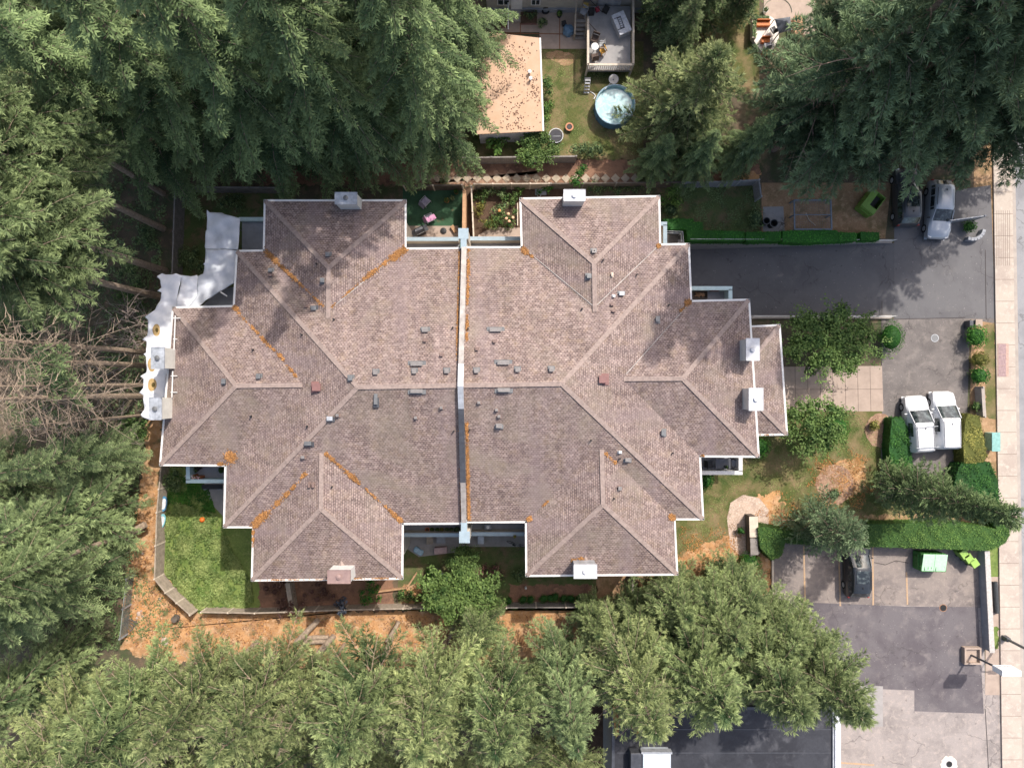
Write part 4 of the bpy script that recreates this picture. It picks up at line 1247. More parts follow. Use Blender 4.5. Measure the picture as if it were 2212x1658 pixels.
litter('fallen_needles', [
 (1128, 536, 1138, 546, 6, 420), (1138, 546, 1152, 556, 3, 120), (1482, 655, 1488, 652, 6, 260), (1488, 652, 1470, 672, 3, 120), (1420, 533, 1424, 530, 5, 90),
 (1145, 1119, 1142, 1121, 5, 350), (1170, 1095, 1185, 1080, 3, 60), (1449, 1115, 1453, 1118, 6, 500), (1308, 978, 1330, 1000, 3, 160), (1263, 1205, 1235, 1210, 4, 160),
 (1637, 940, 1690, 940, 2, 150), (1512, 983, 1520, 984, 2, 60)], 'orange fallen needles gathered in the valleys of the right half of the roof', 5)
litter('fallen_needles', [(1011, 565, 1009, 660, 4, 800), (1009, 680, 1007, 735, 4, 420), (1008, 915, 1013, 1120, 4, 1500), (1012, 540, 1011, 565, 3, 80), (992, 545, 986, 780, 1.4, 420), (991, 880, 996, 1125, 1.4, 420)], 'orange fallen needles lying along both sides of the party wall', 6)

# things on the balconies
def pot(px, py, z, r, m, plant, label, name='flower_pot', seed=0, group=None, ph=.16):
    p = at(px, py, z)
    t = thing(name, label, 'plant pot', (p.x, p.y, z), 0, group)
    MB().lathe((0, 0, 0), [(r * .7, 0), (r, r * 1.7), (r * 1.05, r * 1.75), (r * .85, r * 1.75), (r * .8, r * 1.5)], 14).build('pot', m, t, local=True)
    MB().lathe((0, 0, 0), [(r * .8, r * 1.4), (r * .8, r * 1.55)], 12).build('soil', soilm, t, local=True)
    if plant is not None:
        R = np.random.RandomState(seed + int(px))
        C, D, N, L, W_, T, ev = blob_leaves(R, (0, 0, r * 1.9), (r * 1.0, r * 1.0, ph), 130, .09, .4)
        me = leaf_mesh('plant', C, D, N, L, W_, T, plant)
        o = bpy.data.objects.new('plant', me); o.parent = t; COL.objects.link(o)
    return t
for i, (x, m, pl, lb) in enumerate(((588, orangem, None, 'orange flower pot, leftmost in the row on the south balcony'), (652, blackm, fol_herb, 'leafy black pot next to the orange one on the south balcony'), (722, blackm, fol_herb, 'wide leafy pot in the middle of the row on the south balcony'), (778, blackm, fol_gold, 'black pot with yellowish leaves on the south balcony'), (848, blackm, fol_hem, 'dark pot, third from the party wall on the south balcony'), (905, blackm, fol_hem, 'dark pot, second from the party wall on the south balcony'), (985, blackm, fol_hem, 'largest dark pot against the party wall on the south balcony'))):
    pot(828 + .16275 * x, 1094.4 + .16275 * 290, 4.21, .15 if x < 950 else .24, m, pl, lb, group='pots on the south balcony', ph=.07)
for (x, y, r, m, lb) in ((427, 1013, .2, fol_herb, 'dark green pot plant on the teal balcony beside the black stool'), (483, 1013, .22, fol_hedge, 'green pot plant in the corner of the teal balcony against the roof edge'), (411, 1010, .2, fol_herb, 'leafy pot plant by the west rail of the teal balcony')):
    pot(x, y, 4.21, r, blackm, m, lb, group='pots on the teal balcony')
for (x, y, m, lb) in ((410, 1029, mat('white_blossom', (0.8, 0.72, 0.66), 0.7), 'white flower pot in the corner of the teal balcony'), (424, 1032, mat('pink_blossom', (0.75, 0.45, 0.42), 0.7), 'pink and white flower box on the teal balcony rail')):
    p = at(x, y, 5.0)
    t = thing('flower_box', lb, 'flower box', (p.x, p.y, 4.21), 0, 'flowers on the teal balcony')
    MB().box((0, 0, .35), (.55, .22, .7)).build('box', terracotta, t, local=True)
    R = np.random.RandomState(int(x))
    C, D, N, L, W_, T, ev = blob_leaves(R, (0, 0, .78), (.30, .16, .14), 130, .08, .4)
    o = bpy.data.objects.new('foliage', leaf_mesh('foliage', C, D, N, L, W_, T, fol_herb)); o.parent = t; COL.objects.link(o)
    g = MB()
    for q in range(34):
        g.lathe((R.uniform(-.28, .28), R.uniform(-.14, .14), .86 + R.uniform(0, .06)), [(.01, 0), (.04, .02), (.01, .04)], 6)
    g.build('blossom', m, t, local=True)
def simple_box(name, cat, px, py, z, sz, rz, m, label, lid=None, group=None, bevel=.02):
    p = at(px, py, z + sz[2])
    t = thing(name, label, cat, (p.x, p.y, z), rz, group)
    MB().box((0, 0, sz[2] / 2), (sz[0] * .96, sz[1] * .96, sz[2])).build('body', m, t, local=True, bevel=bevel)
    MB().box((0, 0, sz[2] + .015), (sz[0], sz[1], .04)).build('lid', lid or m, t, local=True, bevel=.012)
    return t
simple_box('grill', 'grill', 1054, 1138, 4.21, (.5, .42, .6), 0, lightmetal, 'small grey grill on the south balcony right of the party wall', ventgrey)
MB().lathe((0, 0, .63), [(.12, 0), (.12, .02), (.02, .05)], 12).build('burner_knob', whitem, bpy.data.objects['grill'], local=True)
# wicker basket
p = at(1513, 636, 4.6)
t = thing('wicker_basket', 'long dark wicker basket filled with kindling on the teal balcony over the driveway', 'basket', (p.x, p.y, 4.21))
g = MB(); g.box((0, -.28, .2), (1.05, .05, .4)); g.box((0, .28, .2), (1.05, .05, .4)); g.box((-.5, 0, .2), (.05, .5, .4)); g.box((.5, 0, .2), (.05, .5, .4)); g.box((0, 0, .05), (1, .5, .06))
g.build('basket', wooddark, t, local=True)
g = MB(); R = random.Random(4)
for q in range(34):
    a = R.uniform(0, 6.28); x, y = R.uniform(-.3, .3), R.uniform(-.12, .12)
    g.tube([(x - .14 * math.cos(a), y - .1 * math.sin(a), .26 + R.uniform(0, .1)), (x + .14 * math.cos(a), y + .1 * math.sin(a), .28 + R.uniform(0, .1))], .018, 5)
g.build('kindling', woodwarm, t, local=True)
simple_box('planter_box', 'planter', 1545, 625, 4.4, (.75, .2, .5), 0, ventred, 'reddish planter box along the north rail of the teal balcony')
# balcony furniture SE
def stool(px, py, z, w, l, m, label, h=.45, rz=0, name='patio_table', cat='table'):
    p = at(px, py, z + h)
    t = thing(name, label, cat, (p.x, p.y, z), rz)
    MB().box((0, 0, h), (w, l, .04)).build('table_top', m, t, local=True, bevel=.01)
    for sx in (-1, 1):
        for sy in (-1, 1):
            MB().tube([(sx * w * .42, sy * l * .42, 0), (sx * w * .42, sy * l * .42, h)], .018, 6).build('leg', m, t, local=True)
    return t
def chair(px, py, z, rz, m, label, seatm=None, w=.52, cushion=None, group=None, name='patio_chair'):
    p = at(px, py, z + .45)
    t = thing(name, label, 'chair', (p.x, p.y, z), rz, group)
    MB().box((0, 0, .42), (w, w, .05)).build('seat', seatm or m, t, local=True, bevel=.015)
    M_ = Matrix.Rotation(-.25, 3, 'X')
    MB().box((0, -w * .55, .70), (w, .04, .55), M=M_).build('backrest', seatm or m, t, local=True, bevel=.012)
    for sx in (-1, 1):
        MB().tube([(sx * w * .48, w * .42, 0), (sx * w * .48, w * .42, .62), (sx * w * .48, -w * .5, .64)], .018, 6).build('armrest', m, t, local=True)
        for sy in (-1, 1):
            MB().tube([(sx * w * .45, sy * w * .45, 0), (sx * w * .45, sy * w * .42, .42)], .016, 6).build('leg', m, t, local=True)
    if cushion: MB().box((0, 0, .47), (w * .8, w * .8, .07)).build('cushion', cushion, t, local=True, bevel=.02)
    return t
stool(1562, 1001, 4.21, 1.1, .75, darkmetal, 'dark glass topped table on the white railed balcony', .6)
chair(1532, 1002, 4.21, -1.57, darkmetal, 'dark chair at the left end of the white railed balcony', blackm)
chair(1588, 1000, 4.21, 1.57, darkmetal, 'dark chair at the right end of the white railed balcony', greym)
pot(1568, 1008, 4.85, .1, blackm, fol_herb, 'small green herb pot on the table of the white railed balcony')
chair(411 + 18, 1011 - 6, 4.21, .4, blackm, 'small black folding chair on the teal balcony', blackm, .4)

# ------------------------------------------------------------------ tarpaulin roof on the west side
tp = thing('tarpaulin_canopy', 'white and silvery tarpaulin canopy on poles wrapped round the west corner of the building', 'tarpaulin', at(345, 700))
def tarp_sag(x, y, sag, seed):
    rnd = random.Random(seed); a, b = rnd.uniform(1, 6), rnd.uniform(1, 6)
    return sag * .35 * math.sin(y * 2.2 + a) * math.sin(x * 1.7 + b) + sag * .12 * math.sin(y * 7 + x * 3) - sag * .3 + .035 * math.sin(x * 3.1 - y * 4.3 + a) + .02 * math.sin(x * 6.1 + y * 1.3)
def tarp(name, polyzoom, z, m, sag=.25, seed=1, label=None):
    """outline read in crop (300,500,2.0725); triangulated grid with sag"""
    P_ = [V3(x, y) for x, y in polyzoom]
    pts = [at(x, y, z) for x, y in P_]
    poly = [(p.x, p.y) for p in pts]
    A = np.array(poly); lo, hi = A.min(0), A.max(0)
    import bmesh
    bm = bmesh.new()
    vs = [bm.verts.new((p[0], p[1], z)) for p in poly]
    f = bm.faces.new(vs)
    bmesh.ops.triangulate(bm, faces=[f])
    bmesh.ops.subdivide_edges(bm, edges=bm.edges[:], cuts=3, use_grid_fill=True)
    bmesh.ops.triangulate(bm, faces=bm.faces[:])
    for lim in (.8, .5, .3, .2):
        bmesh.ops.subdivide_edges(bm, edges=[e for e in bm.edges if e.calc_length() > lim], cuts=1)
        bmesh.ops.triangulate(bm, faces=bm.faces[:])
        bmesh.ops.beautify_fill(bm, faces=bm.faces[:], edges=bm.edges[:])
    w = worigin(tp)
    for v in bm.verts:
        x, y = v.co.x, v.co.y
        v.co.z += tarp_sag(x, y, sag, seed)
        v.co -= w
    me = bpy.data.meshes.new(name); bm.to_mesh(me); bm.free()
    for p in me.polygons: p.use_smooth = True
    me.materials.append(m)
    o = bpy.data.objects.new(name, me); o.parent = tp; COL.objects.link(o)
    so_ = o.modifiers.new('thick', 'SOLIDIFY'); so_.thickness = .012
    if label: o["label"] = label
    return o
tarpwhite = mat('white_tarp', (0.82, 0.83, 0.86), 0.45, 0, 0.06, 1.2, (0.62, 0.64, 0.70))
tarpgrey = mat('silver_tarp', (0.42, 0.44, 0.48), 0.4, 0.1, 0.1, .9, (0.60, 0.62, 0.66))
tarp('tarp_sheet', [(665, 268), (680, 283), (755, 285), (775, 296), (868, 318), (866, 400), (860, 515), (755, 512), (655, 510), (650, 495), (658, 400), (665, 390), (663, 290)], 6.5, tarpgrey, .12, 1, 'upper silver-grey sheet')
tarp('tarp_sheet', [(655, 512), (755, 514), (860, 517), (845, 600), (838, 720), (740, 780), (660, 830), (595, 885), (540, 885), (600, 800), (605, 680), (640, 665), (648, 610), (640, 606), (652, 595)], 6.5, tarpgrey, .15, 2, 'silver-grey sheet at the bend')
tarp('tarp_sheet', [(495, 672), (560, 680), (600, 672), (606, 690), (604, 800), (540, 886), (470, 890), (475, 820), (490, 760)], 6.4, tarpwhite, .3, 3)
tarp('tarp_sheet', [(350, 680), (380, 660), (400, 668), (450, 670), (470, 662), (500, 674), (492, 760), (474, 825), (468, 892), (455, 925), (440, 1000), (462, 1050), (460, 1140), (440, 1250), (410, 1290), (405, 1320), (425, 1400), (385, 1440), (380, 1575), (300, 1570), (262, 1557), (246, 1545), (268, 1510), (268, 1420), (240, 1405), (268, 1375), (268, 1320), (246, 1302), (282, 1280), (284, 1180), (270, 1165), (288, 1155), (288, 1085), (264, 1075), (290, 1050), (292, 950), (276, 932), (300, 920), (340, 890), (372, 830), (380, 780), (355, 772), (380, 750), (375, 705)], 6.4, tarpwhite, .22, 4, 'long white sheet with scalloped edge')
# pools of brown rain water on the sheet
pm = mat('stain_outer', (0.55, 0.38, 0.17), 0.35); pm2 = mat('stain_inner', (0.12, 0.09, 0.03), 0.25)
for (x, y, rx, ry) in ((348, 1015, 24, 38), (318, 1230, 26, 44), (324, 1355, 27, 40)):
    for (f, mm, dz) in ((1, pm, .022), (.38, pm2, .034)):
        c = at(*V3(x + (6 if f < 1 else 0), y), 6.4)
        g = MB(); n = 24; kx = .3474 * (H - 6.4) / F
        P_ = lambda rr, k: (c.x + rx * f * kx * rr * math.cos(2 * PI * k / n), c.y + ry * f * kx * rr * math.sin(2 * PI * k / n))
        for q in range(6):
            for k in range(n):
                pts_ = [P_(q / 6, k), P_((q + 1) / 6, k), P_((q + 1) / 6, k + 1), P_(q / 6, k + 1)]
                if q == 0: pts_ = pts_[:3]
                g.face([(X, Y, 6.4 + tarp_sag(X, Y, .22, 4) + dz) for X, Y in pts_])
        g.build('water_stain', mm, tp, smooth=True)
g = MB()
for (x0, y0, x1, y1) in ((468, 925, 460, 1140), (452, 1270, 447, 1435)):
    g.tube([at(*V3(x0, y0), 7.95), at(*V3(x1, y1), 7.95)], .045, 6)
for y in (941, 1071, 1300, 1402):
    g.tube([at(*V3(440 if y > 1100 else 455, y), 7.98), at(*V3(500 if y < 1000 else 480, y), 7.98)], .035, 6)
g.tube([at(*V3(750, 780), 6.9), at(*V3(790, 805), 6.9)], .05, 6)
g.build('support_pole', whitem, tp)
for i, (x, y) in enumerate(((665, 275), (650, 600), (355, 690), (290, 930), (270, 1075), (255, 1300), (250, 1405), (255, 1545))):
    a = at(*V3(x, y), 6.3)
    MB().tube([(a.x, a.y, 0), tuple(a)], .035, 6).build('post', ventgrey, tp)
pts = [at(*V3(x, y), 4.6) for x, y in ((600, 900), (740, 762), (852, 745), (850, 900))]
MB().prism([(p.x, p.y) for p in pts], 4.45, 4.6).build('lean_to_roof', greym, bld)
# ------------------------------------------------------------------ fences
def fence(pts, h, label, m, pm_=None, bay=2.3, name='board_fence', th=.05, zbase=0.0, cap_m=None, slat=False, group=None):
    W_ = [at(x, y, h + zbase) for x, y in pts]
    c = sum(W_, Vector()) / len(W_)
    t = thing(name, label, 'fence', (c.x, c.y, zbase), 0, group)
    for i in range(len(W_) - 1):
        a, b = W_[i].copy(), W_[i + 1].copy(); L = (b - a).length; n = max(1, round(L / bay))
        d = (b - a).normalized(); ang = math.atan2(d.y, d.x)
        for k in range(n):
            p0 = a + d * (L * k / n); p1 = a + d * (L * (k + 1) / n); cc = (p0 + p1) / 2
            bl = L / n - .10
            g = MB()
            if slat:
                ns = int(bl / .12)
                for s_ in range(ns):
                    q = p0 + d * (.05 + bl * (s_ + .5) / ns)
                    g.box((q.x, q.y, zbase + h / 2), (.06, th, h - .1), ang)
                g.box((cc.x, cc.y, zbase + h - .05), (bl, .07, .08), ang)
            else:
                nb_ = max(1, int(bl / .16)); rr = random.Random(k * 7 + i)
                for s_ in range(nb_):
                    q = p0 + d * (.05 + bl * (s_ + .5) / nb_)
                    g.box((q.x, q.y, zbase + (h - .08) / 2 + rr.uniform(-.02, .02)), (bl / nb_ - .008, th, h - .08), ang)
                g.box((cc.x, cc.y, zbase + h - .06), (bl, th + .05, .05), ang)
            g.build('panel', m, t)
            MB().box((p0.x, p0.y, zbase + h / 2 + .03), (.11, .11, h + .06), ang).build('post', pm_ or m, t)
    MB().box((W_[-1].x, W_[-1].y, zbase + h / 2 + .03), (.11, .11, h + .06)).build('post', pm_ or m, t)
    return t
woodgrey = mat('grey_boards', (0.27, 0.245, 0.225), 0.9, 0, 0.2, 3.0)
fence([(377, 410), (374, 500), (371, 590)], 1.7, 'weathered grey board fence west of the silver tarpaulin', woodgrey)
fence([(388, 403), (610, 405)], 1.6, 'grey board fence running east from the north-west corner', woodgrey)
fence([(347, 1006), (338, 1107), (333, 1250), (357, 1280), (381, 1302), (410, 1328)], 1.5, 'board fence with posts painted pale as sunlit between orange path and west lawn', woodm, woodpale)  # sunlight on the post tops is put into pale posts, also below
fence([(434, 1322), (550, 1324), (744, 1317), (934, 1313)], 1.3, 'sunlit board fence along the south side, left part', woodm, woodpale)
fence([(1094, 1312), (1287, 1311)], 1.3, 'grey board fence behind the row of small round shrubs', woodgrey, woodpale)
fence([(1291, 1311), (1367, 1303), (1368, 1242)], 1.2, 'grey fence round the brown entry court below the white chimney', woodgrey, lightmetal, 2.0)
fence([(872, 401), (998, 399)], 1.4, 'dark board fence behind the green turf yard', wooddark, woodpale)
fence([(1024, 397), (1186, 396)], 1.5, 'sunlit board fence behind the flower garden', woodm, woodpale, 1.3)
fence([(1190, 396), (1474, 393)], 1.5, 'fence with shade painted into dark boards between the top-right wing and the dirt strip', wooddark, woodgrey)  # same fence line continued; its shade is put into darker boards
fence([(1476, 393), (1560, 392), (1640, 388), (1645, 424)], 1.5, 'grey panel fence round the shaded lawn at the upper right', mat('grey_panels', (0.30, 0.31, 0.33), 0.8), lightmetal, 1.5)
fence([(1003, 410), (1002, 494)], 2.0, 'orange-brown divider fence between turf yard and garden', woodwarm, woodwarm, 2.4, th=.22)
fence([(1018, 402), (1023, 512)], 1.2, 'pale divider fence beside the flower garden', woodpale, woodpale, 2.0)
fence([(1000, 340), (1245, 337)], 1.6, 'grey board fence behind the shed and the round bush', woodgrey, woodgrey)
fence([(620, 1258), (630, 1320)], 1.2, 'short wooden divider below the bottom-left wing', woodm, woodm, 2.4, th=.3)
fence([(898, 1240), (878, 1270)], .5, 'low wooden border beside the paved terrace', woodwarm, woodwarm, 2.4, th=.08)
fence([(878, 1270), (815, 1278)], .4, 'low wooden edging under the bottom-left wing', woodwarm, woodwarm, 2.4, th=.08)
fence([(2052, 476), (2128, 466)], 1.3, 'grey slatted sign fence beside the silver car', lightmetal, greym, 2.2, slat=True)
fence([(2124, 836), (2128, 900)], .9, 'low grey wall with dark inner face beside the sidewalk', concm, concm, 3.0, name='low_wall', th=.2)
fence([(272, 1250), (258, 1380)], 1.2, 'thin wire fence at the west edge of the orange ground', mat('wire', (.25, .27, .25), .6), lightmetal, 2.5, name='wire_fence', th=.012, slat=True)

# driveway walls and rails
def wallthing(name, x0, x1, y, zt, zb0, zb1, label, th=.22):
    g = MB()
    v = [(x0, zb0), (x1, zb1), (x1, zt), (x0, zt)]
    i = len(g.v)
    for yy in (y, y + th):
        for X, Z in v: g.v.append((X, yy, Z))
    for q in ((0, 1, 2, 3), (7, 6, 5, 4), (0, 4, 5, 1), (1, 5, 6, 2), (2, 6, 7, 3), (3, 7, 4, 0)): g.f.append([i + k for k in q])
    t = thing(name, label, 'wall', ((x0 + x1) / 2, y, 0))
    g.build('wall', concpatio, t)
    MB().box(((x0 + x1) / 2, y + th / 2, zt + .03), (x1 - x0, th + .05, .06)).build('coping', concm, t)
    g = MB()
    for off, zz in ((.02, .55), (.02, .95)):
        g.tube([(x0 + 3, y + th / 2, zt + zz), (x1, y + th / 2, zt + zz - .25)], .022, 6)
    g.build('rail', whitem, t)
    n = 8
    for k in range(n + 1):
        X = x0 + 3 + (x1 - x0 - 3) * k / n
        MB().tube([(X, y + th / 2, zt), (X, y + th / 2, zt + .8)], .02, 5).build('rail_post', whitem, t)
    return t
wallthing('retaining_wall', RX0 + 3, RX1 - .3, RY1, .12, -3.2, -.2, 'concrete retaining wall with white rail on the north side of the sunken driveway')
wallthing('retaining_wall', RX0 + 8, RX1 - .3, RY0 - .22, .12, -3.2, -.2, 'retaining wall with thin white rail on the south side of the sunken driveway, under the leafy tree')
g = MB(); g.box((12.0, (RY0 + RY1) / 2, -1.4), (.1, RY1 - RY0 - .3, 2.6)); gd = g.build('garage_door', greym, bld)

# ------------------------------------------------------------------ hedges and shrubs
def HZ(x, y): return (1584 + .2838 * x, 900 + .2838 * y)
def HN(x, y): return (1404 + .3093 * x, 396 + .3093 * y)
hedge('clipped_hedge', [HZ(*p) for p in [(250, 835), (620, 900), (930, 820), (1330, 812), (1700, 805), (1850, 830), (2010, 855), (1985, 680), (2075, 680), (2100, 760), (2112, 900), (2080, 960), (2015, 995), (1930, 1020), (1680, 1010), (1350, 1000), (1050, 990), (830, 1010), (560, 975), (400, 960), (370, 1060), (295, 1095), (210, 1000), (190, 850)]], 1.6, fol_laurel, 'long sunlit clipped hedge along the top of the south parking lot', dens=150, seed=2, bumpy=.07)
hedge('clipped_hedge', [HN(*p) for p in [(95, 247), (300, 245), (310, 268), (370, 268), (372, 325), (660, 335), (663, 402), (265, 402), (258, 322), (98, 320)]], 1.1, fol_bright, 'bright green stepped hedge at the upper edge of the driveway, nearest the building', seed=3, bumpy=.06, dens=130)
hedge('clipped_hedge', [HN(*p) for p in [(672, 338), (918, 335), (918, 402), (674, 406)]], 1.1, fol_bright, 'short clipped hedge below the two black bins', seed=4, bumpy=.06, dens=130)
hedge('clipped_hedge', [HN(*p) for p in [(928, 330), (1300, 325), (1320, 338), (1450, 345), (1448, 398), (1060, 415), (930, 408)]], 1.1, fol_bright, 'clipped hedge below the framed pen', seed=5, bumpy=.06, dens=130)
hedge('clipped_hedge', [HN(*p) for p in [(1475, 338), (1605, 340), (1606, 395), (1478, 396)]], 1.1, fol_bright, 'smallest clipped hedge at the right end of the row above the driveway', seed=6, bumpy=.06, dens=130)
hedge('flowering_hedge', [(1928, 903), (1950, 902), (1963, 925), (1972, 990), (1975, 1030), (1928, 1030), (1922, 970)], 1.2, fol_hedge, 'tall green hedge with red specks left of the white vans', seed=7, bumpy=.12, size=.13)
hedge('flowering_hedge', [(2088, 905), (2095, 893), (2118, 900), (2134, 985), (2125, 1000), (2085, 1000), (2082, 950)], 1.4, fol_gold, 'olive yellow hedge between the right white van and the sidewalk', seed=8, bumpy=.1, size=.12)
hedge('flowering_hedge', [(2078, 1002), (2140, 998), (2158, 1040), (2162, 1110), (2120, 1112), (2060, 1060), (2068, 1020)], 1.5, fol_hedge, 'green hedge with rusty tips beside the sidewalk behind the narrow cypress', seed=9, bumpy=.14, size=.13)
hedge('low_hedge', [(1950, 1040), (2060, 1030), (2160, 1075), (2160, 1100), (1990, 1090)], .9, fol_hem, 'dark low hedge under the narrow cypress', seed=10, bumpy=.14, size=.13)
shrub('leafy_tree', 1790, 738, 3.4, 4.1, 2.9, 1.5, fol_apple, 'broad leafy tree over the south wall of the driveway', 'tree', .19, 62, lobes=46, seed=3, shoots=70, group='garden trees')
shrub('leafy_tree', 1757, 916, 3.0, 2.5, 2.4, 1.5, fol_apple, 'leafy tree below the paved court by the east wing', 'tree', .19, 62, lobes=32, seed=4, shoots=45, group='garden trees')
shrub('round_shrub', 1925, 728, .95, 1.0, 1.35, .8, fol_box, 'bright green clipped shrub at the right end of the broad leafy tree', seed=1, rough=.04, size=.09, dens=120)
shrub('round_shrub', 1808, 925, .9, 1.0, 1.25, .8, fol_box, 'bright green clipped shrub on the right of the leafy tree on the lawn', seed=2, rough=.04, size=.09, dens=120)
shrub('round_shrub', 1641, 965, .8, .9, .95, .7, fol_box, 'round green shrub tucked under the east roof corner', seed=3, rough=.05, size=.10, dens=110)
shrub('round_shrub', 1525, 1035, .6, .6, .9, .55, fol_box, 'green shrub against the wall below the white railed balcony', seed=4, rough=.08)
shrub('round_shrub', 1619, 1216, .75, .95, 1.0, .7, fol_box, 'clipped round bush at the left edge of the parking stalls', seed=5, rough=.03, size=.09, dens=130)
shrub('round_shrub', 2108, 727, .8, .85, .95, .75, fol_box, 'round green bush at the driveway mouth, uppermost of three by the sidewalk', seed=6, rough=.06)
shrub('round_shrub', 2115, 776, .7, .78, .65, .6, fol_gold, 'golden yellow bush between two green ones by the sidewalk', seed=7, rough=.08)
shrub('round_shrub', 2115, 811, .75, .78, .8, .65, fol_box, 'round green bush below the golden one by the sidewalk', seed=8, rough=.06)
shrub('small_shrub', 2108, 878, .45, .4, .4, .4, fol_herb, 'small light green shrub by the low grey wall', seed=9)
shrub('small_shrub', 2094, 489, .5, .55, .5, .5, fol_hedge, 'dark green shrub below the grey slatted sign fence', seed=10)
shrub('small_shrub', 2116, 1122, .4, .42, .42, .4, fol_gold, 'small yellowish shrub in the shade of the hedge corner by the sidewalk', seed=11)
shrub('small_shrub', 1888, 918, .4, .4, .45, .35, fol_gold, 'small yellowish shrub in the mulch ring left of the hedge', seed=12)
shrub('small_shrub', 1803, 1066, .25, .5, .45, .3, fol_hem, 'low dark plant in the larger mulch circle', seed=13)
shrub('round_shrub', 1160, 323, 1.3, 1.65, 1.55, 1.2, fol_herb, 'large round leafy bush in front of the grey fence by the shed', seed=14, lobes=16, size=.17, shoots=30)
shrub('big_leaf_plant', 1076, 312, .9, .85, .9, .6, fol_laurel, 'big-leaved plant beside the white shed wall', seed=15, lobes=5, size=.34, dens=22)
shrub('small_shrub', 1183, 187, .7, .65, .85, .6, fol_herb, 'leafy bush against the shed, the darker upper one', seed=16, lobes=4)
shrub('small_shrub', 1180, 237, .6, .5, 1.0, .5, fol_laurel, 'light green bush against the shed, the lower one', seed=17, lobes=4)
shrub('small_shrub', 1270, 325, .7, 1.5, .65, .6, fol_hem, 'dark spreading bush at the end of the yard lawn below the blue pool', seed=18, lobes=7)
shrub('small_tree', 1251, 379, 2.2, .65, .9, .9, fol_box, 'bright green small tree in the dirt strip above the top-right wing', 'tree', seed=19, lobes=5)
shrub('round_shrub', 1449, 425, 1.4, .95, 1.0, 1.0, fol_laurel, 'light olive bush at the corner of the top-right wing', seed=20, lobes=6)
shrub('small_shrub', 1447, 452, .5, .7, .5, .45, fol_hem, 'dark bush behind the olive bush at the wing corner', seed=21)
shrub('small_shrub', 1632, 470, .6, .6, .9, .5, fol_hem, 'dark bush left of the two black bins', seed=22)
for i, (x, y, rx, ry, m, lb) in enumerate((
    (1040, 425, .75, .6, fol_herb, 'light leafy clump at the top-left of the flower garden'), (1075, 418, .9, .6, fol_hem, 'dark leafy clump at the top of the flower garden'),
    (1105, 428, .9, .55, fol_herb, 'grey-green clump in the upper right of the flower garden'), (1038, 450, .6, .7, fol_gold, 'yellow-green clump on the left of the flower garden'),
    (1080, 452, .8, .6, fol_hem, 'darkest bush in the middle of the flower garden'), (1072, 475, .8, .7, fol_herb, 'bush with an orange bloom in the flower garden'),
    (1100, 474, .9, .8, fol_herb, 'rose bush with pale orange blooms in the flower garden'), (1055, 482, .55, .45, fol_gold, 'yellowish clump at the front of the flower garden'),
    (1128, 408, .6, .35, fol_laurel, 'light green clump left of the paving slab above the top-right wing'), (1180, 409, .75, .35, fol_box, 'green clump behind the left part of the top-right wing'),
    (1292, 405, .9, .4, fol_hem, 'dark clump right of the white chimney on the top-right wing'), (1330, 407, .9, .4, fol_hem, 'dark clump between the white chimney and the wing corner'), (1370, 406, .9, .4, fol_hem, 'dark clump near the right corner of the top-right wing'))):
    shrub('garden_plant', x, y, .5, rx, ry, .5, m, lb, 'plant', .13, 60, seed=30 + i, lobes=5, group='plants along the north side')
R = random.Random(3)
g_ = [(1079.0, 451 + 4), (1098, 462), (1094, 472), (1100, 478), (1108, 470)]
for i, (x, y) in enumerate(g_):
    p = at(x, y, 1.0)
    o = MB().lathe((p.x, p.y, 1.0), [(.02, 0), (.12, .04), (.10, .09), (.02, .12)], 8).build('blossom', mat('orange_bloom', (.8, .33, .12), .7) if i == 0 else mat('peach_bloom', (.8, .5, .3), .7))
    tag(o, 'large orange bloom in the flower garden' if i == 0 else 'pale peach bloom on the rose bush in the flower garden', 'flower', 'blooms in the flower garden')
# south garden
shrub('leafy_bush', 1000, 1208, 1.6, 1.45, 1.2, 1.1, fol_herb, 'round yellow-green bush just below the blue-grey firewall pillar', 'bush', seed=50, lobes=12, size=.14, shoots=14)
shrub('leafy_tree', 992, 1280, 3.4, 3.2, 2.1, 1.6, fol_apple, 'feathery leafy tree in the south garden below the round bush', 'tree', .24, 50, lobes=36, seed=51, shoots=60, group='garden trees')
shrub('leafy_bush', 803, 1276, .9, 1.05, .95, .8, fol_box, 'bright green bush at the fence below the bottom-left wing', 'bush', seed=52, lobes=8)
shrub('leafy_bush', 880, 1285, .5, 1.0, .6, .5, fol_herb, 'low leafy bush beside the orange ground at the south fence', 'bush', seed=53, lobes=6)
shrub('flowering_bush', 922, 1285, .6, .9, .85, .5, fol_laurel, 'bush with white flowers left of the feathery tree', 'bush', seed=54, lobes=7)
shrub('small_shrub', 927, 1238, .5, .35, .35, .35, fol_box, 'bright green small shrub at the end of the wooden border', seed=55)
shrub('small_shrub', 948, 1247, .7, 1.0, .7, .55, fol_grey, 'blue-grey bush left of the feathery tree', seed=56, lobes=6)
shrub('brown_shrub', 625, 1312, 1.0, 1.5, .95, .8, fol_brown, 'brown leafed shrub hanging over the south fence', seed=57, lobes=10, dens=40)
shrub('brown_shrub', 600, 1270, .6, 1.4, .9, .5, fol_brown, 'dark brown shrub in shade left of the wooden divider', seed=58, lobes=6, dens=30)
shrub('brown_shrub', 690, 1280, .6, 1.7, .8, .45, fol_brown, 'sparse brown shrub in shade below the brown capped chimney', seed=59, lobes=7, dens=25)
shrub('brown_shrub', 1058, 1235, .6, 1.0, .8, .5, fol_brown, 'reddish brown shrub right of the round bush', seed=60, lobes=6, dens=30)
shrub('small_shrub', 1118, 1240, .5, .9, .55, .4, fol_hem, 'dark low bush under the bottom-right wing', seed=61, lobes=4)
